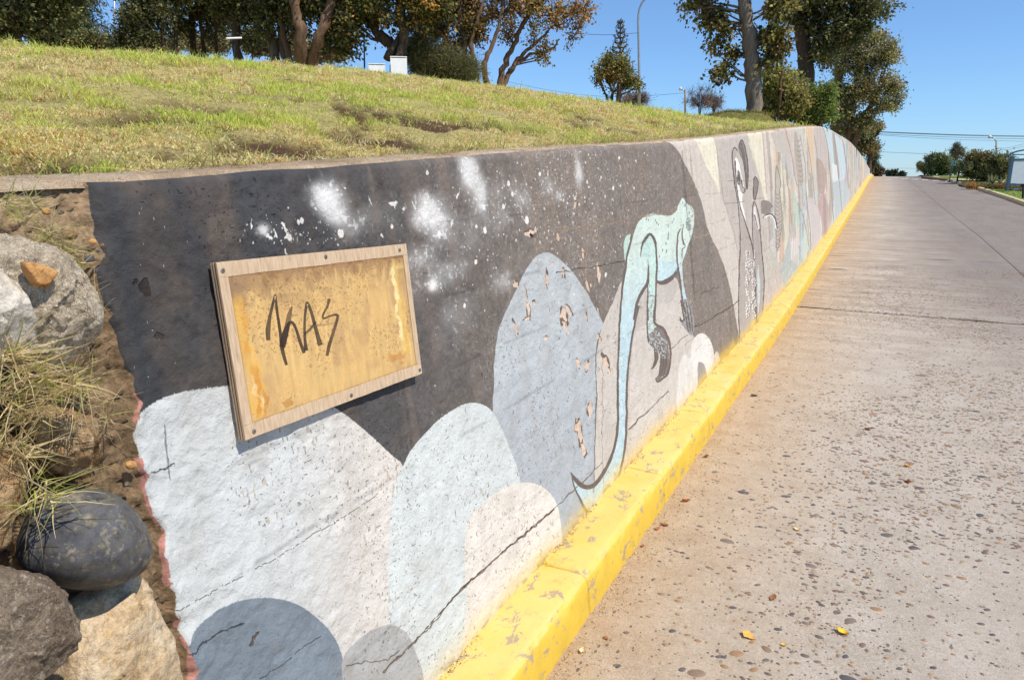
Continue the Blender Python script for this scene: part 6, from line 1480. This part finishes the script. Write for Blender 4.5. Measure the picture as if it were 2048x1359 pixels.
mb = MB(); a_ = at(1369.5, 184, 40); e = at(1362, 180, 40); mb.tube([a_, (a_ + e) / 2 + [0, 0, .06], e], .03, 6); mb.build('arm', M_GALV, root, True, p0)
mb = MB(); mb.tube([e + (e - a_) * .55, e + (e - a_) * .2 + [0, 0, .04], e], [.04, .12, .06], 9); mb.build('lamp_head', M_LAMP, root, True, p0)
pole('pole', 'pole', 'thin black pole between the dense grove and the white blocks', 18, [(728.5, 146), (728.5, 100), (728, 70)], [1.6, 1.3], M_BLK)
pole('pole', 'pole', 'thin pale pole in the sky gap right of the layered pine', 24, [(229.5, 104), (229, 50), (228, -40)], [1.6, 1.2], M_GALV)
p0 = at(468, 112, 14.2); root = thing('marker_post', 'small white horizontal bar on a thin post in front of the grove', 'marker', p0)
mb = MB(); a_, b_ = at(453, 77, 14.2), at(484, 76, 14.2); mb.tube([a_, b_], .016, 6); mb.build('bar', M_WB, root, origin=p0); mb = MB(); mb.tube([at(469, 124, 14.25), at(468, 77, 14.25)], .012, 6); mb.build('post', M_BLK, root, origin=p0)
def block(label, x0, x1, y0, y1, r, th_):
    a_ = at(x0, y1, r); b_ = at(x1, y1, r); zt = at(x0, y0, r)[2]; d_ = b_ - a_; d_[2] = 0; L_ = np.linalg.norm(d_); d_ /= L_; n_ = np.array([-d_[1], d_[0], 0])
    zb_ = min(a_[2], b_[2]) - .3; mb = MB(); c = (a_ + b_) / 2 + n_ * th_ / 2; c[2] = (zt + zb_) / 2
    mb.box(c, (L_, th_, zt - zb_), np.array([d_, n_, [0, 0, 1]])); root = thing('white_block', label, 'block', (c[0], c[1], zb_), 'white blocks on the ridge')
    mb.build('wall', M_WB, root, origin=(c[0], c[1], zb_)); mb = MB(); c2 = c.copy(); c2[2] = zt + .02; mb.box(c2, (L_ + .004, th_ + .004, .012), np.array([d_, n_, [0, 0, 1]])); mb.build('cap', M_WB, root, origin=(c[0], c[1], zb_))
block('taller white masonry block half hidden by the feathery shrub', 782, 815, 116, 156, 11.6, .4); block('lower white masonry block, left of the taller one', 738, 771, 130, 152, 12.0, .4)
M_WIRE = flat('wire', lin((70, 84, 100)), .6)
def wire(label, pts, r, rad=.012, group='overhead wires'):
    P = crom(np.array([at(x, y, rr) for (x, y), rr in zip(pts, r)]), 6, False); mb = MB(); p0 = P[0]; mb.tube(P, rad, 4); o = mb.build('overhead_wire', M_WIRE, origin=p0); o.location = p0; tag(o, label, 'wire', group)
wire('thin wire from the orange tree to the tall street lamp', [(1140, 66), (1210, 70), (1277, 66)], [24, 25, 26], .008)
wire('faint wire running down the sky behind the small round tree', [(1000, 160), (1120, 184), (1240, 194), (1370, 186)], [36, 37, 38, 40], .008)
def W(x, y): return (1720 + x / 6.244, 240 + y / 6.244)
R0, R1 = [70, 74, 80, 86], .024
wire('topmost of the overhead wires crossing the sky above the right side bushes', [W(140, 140), W(700, 165), W(1400, 188), W(2500, 205)], R0, R1)
wire('second overhead wire from the top, almost touching the first', [W(140, 146), W(700, 172), W(1400, 196), W(2500, 216)], R0, R1)
wire('third overhead wire from the top above the right side bushes', [W(140, 168), W(700, 196), W(1400, 222), W(2500, 244)], R0, R1 * .8)
wire('fourth and thinnest overhead wire of the upper bundle', [W(140, 178), W(700, 218), W(1400, 250), W(2500, 278)], R0, R1 * .6)
wire('single wire crossing mid sky from the wall end to the bushes', [W(180, 395), W(500, 408), W(800, 420), W(1000, 416)], R0, R1 * .7)
wire('faint wire low over the crest of the road', [W(240, 604), W(500, 602), W(800, 606), W(1000, 600)], R0, R1 * .4)
wire('wire rising from the lamp pole to the right edge, upper one', [W(1712, 350), W(1850, 348), W(2048, 300), W(2500, 220)], R0, R1 * .6)
wire('wire rising from the lamp pole to the right edge, lower one', [W(1712, 362), W(1850, 372), W(2048, 330), W(2500, 260)], R0, R1 * .6)
root, p0, mp = pole('street_lamp', 'street lamp', 'distant pole with a white lamp head behind the big bush on the right', 75, [(1993, 346), (1992.5, 310), (1992.4, 281)], [1.2, 1.0], M_WOODP)
mb = MB(); a_ = at(1992.4, 283, 75); e = at(1983, 274.5, 75); mb.tube([a_, (a_ + e) / 2 + [0, 0, .1], e], .04, 5); mb.build('arm', M_GALV, root, True, p0)
mb = MB(); mb.tube([e, at(1980, 274, 75), at(1976, 273.5, 75)], [.08, .16, .07], 8); mb.build('lamp_head', M_LAMP, root, True, p0)
# ---------------------------------------------------------------- right verge
ys = np.concatenate([np.arange(10, 62, .5), np.arange(62, 110, 2)]); ds = np.concatenate([np.linspace(0, 3, 16), np.geomspace(3.3, 120, 22)])
Yg, dg = np.meshgrid(ys, ds, indexing='ij')
def vz(X, Y): return zroad(Y) + .125 + .02 * (fbm(X * .6, Y * .6, 0, 3, 200) - .5) * 2
Xg = xright(Yg) + .13 + dg; Zg = vz(Xg, Yg)
n = NT('lawn', .95, .1); co = n.co()
c = n.ramp(n.noise(co, 1.2, 7, .7), [(.3, lin((92, 112, 50))), (.5, lin((128, 146, 70))), (.7, lin((160, 160, 96)))])
sx = n.N.new('ShaderNodeSeparateXYZ'); n.L.new(co, sx.inputs[0]); n.color(c); n.bump(n.noise(co, 30, 6, .7), .6, .03); M_LAWN = n.m
tag(link('lawn', mesh_np('lawn', np.stack([Xg, Yg, Zg], -1).reshape(-1, 3), grid_faces(len(ys), len(ds))[:, ::-1], smooth=True), M_LAWN), kind='structure')
def ov(px, py, dz=.12): return on_road(px, py, dz)
N = 46000; Y = rng.uniform(18, 60, N); X = xright(Y) + .16 + rng.random(N) * 7
tag(blades(X, Y, vz(X, Y) - .004, rng.uniform(.03, .07, N), np.full(N, .010), rng.uniform(.3, 1.0, N), np.where(rng.random(N)[:, None] < .6, lin((120, 150, 62)), lin((158, 166, 92))) * rng.uniform(.65, 1.1, (N, 1)), 'lawn_grass'), 'mown green lawn grass on the right verge', 'grass', kind='stuff')
# flower bed of bark and orange flowers, pale path behind
M_BED = rockmat('bed soil', [lin((78, 62, 42)), lin((112, 94, 62)), lin((96, 100, 56))], 4, 1., None, .95, 40, .03)
def strip(name, L, dz, mat, kind='structure'):
    P = [ov(x, y) for x, y in L]; V = np.array([(p[0], p[1], float(vz(p[0], p[1])) + dz) for p in P]); m = len(V) // 2
    Q = [[i, i + 1, 2 * m - 2 - i, 2 * m - 1 - i] for i in range(m - 1)]
    o = link(name, mesh_np(name, V, Q), mat); tag(o, kind=kind); return o
strip('flower_bed', [(1925, 369), (1960, 374), (2000, 378), (2048, 383), (2150, 392), (2150, 383), (2048, 374), (2000, 369), (1960, 366), (1920, 365)], .035, M_BED)
M_PATH = rockmat('path', [lin((176, 158, 140)), lin((206, 188, 168))], 3, .3, None, .9, 60, .01)
strip('path', [(1900, 360.5), (1960, 363.5), (2010, 367), (2060, 371), (2150, 379), (2150, 373), (2060, 366), (2010, 362), (1960, 360), (1900, 358.4)], .05, M_PATH)
r_of = lambda p: math.hypot(p[0], p[1])
FL = [(210, 150, 74), (190, 120, 66), (120, 126, 66), (94, 102, 54), (140, 134, 80)]
p = ov(1946, 374); tree('flower_clump', 'flowers', 'low clump of orange flowers in the roadside bed', r_of(p), [], [(1944, 371.5, 9, 2.4), (1954, 373, 8, 2.2), (1934, 370, 8, 2)], 1100, FL, .07, .4, clump=.16, base=(1946, 375), twig=0)
p = ov(1990, 378); tree('flower_clump', 'flowers', 'sparser row of low dark bedding plants in front of the big bush', r_of(p), [], [(1985, 374, 20, 3), (2010, 375, 12, 3), (2030, 376.5, 12, 3)], 2600, [(96, 92, 54), (120, 110, 66), (150, 104, 60), (72, 76, 40)], .07, .35, clump=.16, base=(1990, 378), twig=0)
tree('bush', 'bush', 'big dark bush with reddish flowers beside the empty notice board', 50, [[(1968, 366, 3), (1966, 345, 2)], [(1985, 366, 3), (1990, 345, 2)], [(1915, 358, 1.5), (1917, 346, 1.2)]], [(1962, 332, 36, 22), (1992, 326, 30, 22), (1944, 338, 16, 14), (1950, 314, 22, 10), (2010, 336, 14, 20), (1975, 352, 30, 10)  , (1930, 348, 6, 5), (1998, 322, 12, 12)], 19000, [(88, 94, 54), (110, 114, 66), (70, 76, 46), (134, 132, 84), (140, 84, 60)], .12, bk=BK_D, clump=.42, palw=[5, 4, 4, 3, .5])
tree('bush', 'bush', 'dark domed bush behind the green road sign', 66, [[(1884, 350, 3), (1885, 336, 2)]], [(1886, 326, 27, 16), (1872, 318, 18, 11), (1902, 334, 16, 12), (1884, 340, 24, 9)], 12000, [(76, 90, 52), (96, 106, 62), (124, 126, 78), (60, 70, 44)], .15, bk=BK_D, clump=.5)
tree('bush', 'bush', 'lighter olive bush at the left foot of the dark domed bush', 70, [[(1849, 349, 1.5), (1850, 340, 1)]], [(1850, 336, 13, 9), (1862, 340, 10, 7), (1842, 332, 6, 6)], 4200, [(104, 104, 60), (84, 88, 48), (126, 118, 74)], .15, bk=BK_D, clump=.4)
tree('slender_tree', 'tree', 'thin-crowned tree rising behind the dark domed bush', 74, [[(1912, 345, 2), (1911, 310, 1.4), (1912, 290, .8)]], [(1912, 292, 7, 6, .8), (1904, 300, 9, 6, .6), (1919, 300, 8, 6, .6), (1912, 310, 14, 8, .8)], 3000, [(96, 92, 76), (78, 76, 60), (114, 108, 84)], .16, .2, bk=BK_D, clump=.42)
tree('bush', 'bush', 'dark hedge mass filling the distance behind the notice board', 72, [[(2040, 352, 2), (2040, 340, 2)]], [(2040, 334, 30, 12), (2090, 334, 40, 14), (2140, 330, 40, 16)], 7000, DK, .2, bk=BK_D, clump=.6)
# sword-leaved plants
def sword(label, px, py, hpx, nl):
    p = ov(px, py); p[2] = float(vz(p[0], p[1])); mp_ = m_per_px(r_of(p)); root = thing('sword_plant', label, 'plant', p, 'sword-leaved plants by the big bush'); H_ = hpx * mp_
    for k in range(nl):
        a = rng.random() * 6.28; l = rng.uniform(.15, .75); L_ = H_ * rng.uniform(.8, 1.15); d_ = np.array([math.cos(a) * math.sin(l), math.sin(a) * math.sin(l), math.cos(l)]); s_ = np.cross(d_, [math.sin(a), -math.cos(a), .2]); s_ /= np.linalg.norm(s_); w_ = .035
        V = [-s_ * w_, s_ * w_, d_ * L_ * .5 - s_ * w_, d_ * L_ * .5 + s_ * w_, d_ * L_ + [0, 0, -.05 * L_]]
        link('blade', mesh_np('blade', V, [[0, 1, 3, 2]], [[2, 3, 4]], col=np.tile(lin((150, 158, 108)) * rng.uniform(.7, 1.1), (5, 1))), M_BLADE, root)
sword('larger clump of pale sword leaves at the foot of the big bush', 1984, 369, 18, 22); sword('smaller clump of sword leaves near the notice board post', 2004, 371, 16, 10)
# stone in the bed
p = ov(2031, 381); s_ = m_per_px(r_of(p)) * 3.6
u, v = np.meshgrid(np.linspace(0, 2 * math.pi, 14, endpoint=False), np.linspace(.05, math.pi - .05, 8), indexing='ij'); q = np.stack([np.cos(u) * np.sin(v) * 1.2, np.sin(u) * np.sin(v), np.cos(v) * .6], -1); q = q * (1 + .25 * (vnoise(q[..., 0] * 2 + 9, q[..., 1] * 2 + 9, q[..., 2] * 2 + 9, 3) - .5))[..., None] * s_
a = np.arange(14)[:, None] * 8 + np.arange(7)[None]; b_ = ((np.arange(14) + 1) % 14)[:, None] * 8 + np.arange(7)[None]
o = link('white_stone', mesh_np('white_stone', q.reshape(-1, 3), np.stack([a.ravel(), (a + 1).ravel(), (b_ + 1).ravel(), b_.ravel()], 1), smooth=True), M_WB, loc=(p[0], p[1], p[2] + s_ * .4)); tag(o, 'whitish stone lying in the flower bed in front of the notice board', 'stone')
# far low island edge at the junction
M_KB = flat('old kerb', lin((140, 112, 84)), .9, vary=.2)
mb = MB(); P = [ov(x, y, .06) for x, y in ((1846, 355.0), (1862, 356.6), (1885, 359.0), (1910, 361.5))]; P = np.array(P); mb.tube(P, .13, 6); o = mb.build('island_kerb', M_KB, smooth=True, origin=P[0]); o.location = P[0]; tag(o, 'brown rounded kerb of the junction island beyond the right lawn', 'kerb')
# green road sign
M_GRN = flat('sign green', lin((22, 120, 98)), .5, vary=.05); M_SW = flat('sign white', (.75, .77, .75), .5, vary=.03); M_POST = flat('grey post', lin((84, 88, 90)), .6, .3)
p0 = ov(1904, 360); r = r_of(p0); mp = m_per_px(r); tl, tr, br_, bl_ = at(1901.5, 320.2, r), at(1923, 319.8, r), at(1922, 332.6, r), at(1901.5, 332.8, r)
root = thing('road_sign', 'green direction sign with three lines of white writing in front of the domed bush', 'road sign', p0)
dx_ = tr - tl; dx_[2] = 0; Wd_ = np.linalg.norm(dx_); dx_ /= Wd_; nn_ = np.array([dx_[1], -dx_[0], 0]); c = (tl + br_) / 2; Hh_ = tl[2] - bl_[2]; ax_ = np.array([dx_, nn_, [0, 0, 1]])
mb = MB(); mb.box(c, (Wd_, .04, Hh_), ax_); mb.build('board', M_GRN, root, origin=p0)
for k, (zf, segs) in enumerate(((.30, ((.05, .30), (.36, .62), (.68, .92))), (.0, ((.05, .34), (.42, .60), (.70, .90))), (-.30, ((.05, .22), (.28, .52), (.60, .82))))):
    for a_, b_ in segs:
        mb = MB()
        nL = max(2, int((b_ - a_) / .05))
        for j in range(nL):
            xx = (a_ + (b_ - a_) * (j + .5) / nL - .5) * Wd_; mb.box(c + dx_ * xx + nn_ * .024 + np.array([0, 0, zf * Hh_ + .01 * (j % 2)]), (.030 * Wd_, .006, Hh_ * (.13 if j % 3 else .17)), ax_)
        mb.build('lettering', M_SW, root, origin=p0)['kind'] = 'stuff'
for xf in (-.36, .36):
    mb = MB(); pb = c + dx_ * xf * Wd_ - nn_ * .05; mb.tube([[pb[0], pb[1], p0[2] - .1], [pb[0], pb[1], c[2] + Hh_ * .45]], .035, 8); mb.build('post', M_POST, root, origin=p0)
# notice board
M_BLUE = flat('blue-grey painted steel', lin((60, 88, 108)), .5, .1, vary=.1); M_PANEL = flat('pale empty panel', lin((196, 204, 210)), .85, 0, .5, vary=.05)
p0 = ov(2013.5, 382); r = r_of(p0); mp = m_per_px(r); root = thing('notice_board', 'empty pale notice board in a blue frame with an arched top at the right edge', 'notice board', p0)
a_ = at(2021, 345, r); dx_ = np.array([.93, .36, 0.]); dx_ /= np.linalg.norm(dx_); nn_ = np.array([dx_[1], -dx_[0], 0]); ax_ = np.array([dx_, nn_, [0, 0, 1]])
Wd_ = 62 * mp; zt = at(2021, 319, r)[2]; zb_ = at(2021, 369, r)[2]; ztop_ = at(2018, 312, r)[2]; base0 = np.array([p0[0], p0[1], 0])
lp = base0; rp = base0 + dx_ * (Wd_ + .2)
for q in (lp, rp): mb = MB(); mb.box([q[0], q[1], (ztop_ + p0[2] - .1) / 2], (.11, .11, ztop_ - p0[2] + .1), ax_); mb.build('post', M_BLUE, root, origin=p0)
cc_ = (lp + rp) / 2
mb = MB(); mb.box([cc_[0], cc_[1], (zt + zb_) / 2], (Wd_ + .02, .05, zt - zb_ - .1), ax_); mb.build('panel', M_PANEL, root, origin=p0)
for z_ in (zt, zb_): mb = MB(); mb.box([cc_[0], cc_[1], z_], (Wd_ + .09, .09, .08), ax_); mb.build('rail', M_BLUE, root, origin=p0)
P = []; 
for t in np.linspace(0, math.pi, 15): q = cc_ + dx_ * (-math.cos(t)) * (Wd_ / 2 + .28); P.append([q[0], q[1], ztop_ + .02 + .34 * math.sin(t) - .06])
mb = MB(); mb.tube(P, .035, 6); mb.build('arch', M_BLUE, root, True, p0)
mb = MB(); mb.tube([[lp[0], lp[1], ztop_ + .06], [rp[0], rp[1], ztop_ + .06]], .022, 6)
mb.build('crossbar', M_BLUE, root, True, p0)
for f_ in (-.25, .0, .25): mb = MB(); q = cc_ + dx_ * f_ * Wd_; mb.tube([[q[0], q[1], ztop_ + .04], [q[0], q[1], ztop_ + .24 + .06 * (f_ == 0)]], .018, 5); mb.build('upright', M_BLUE, root, True, p0)
p0 = ov(2046, 397); r = r_of(p0); root, p0, mp = pole('short_post', 'post', 'short black post in the lawn in front of the notice board', r, [(2046, 397), (2046.5, 384), (2047, 371)], [1.6, 1.6], M_BLK)
mb = MB(); q = at(2047, 371, r); mb.box(q, (.20, .08, .14)); mb.build('cap', M_BLK, root, origin=p0)
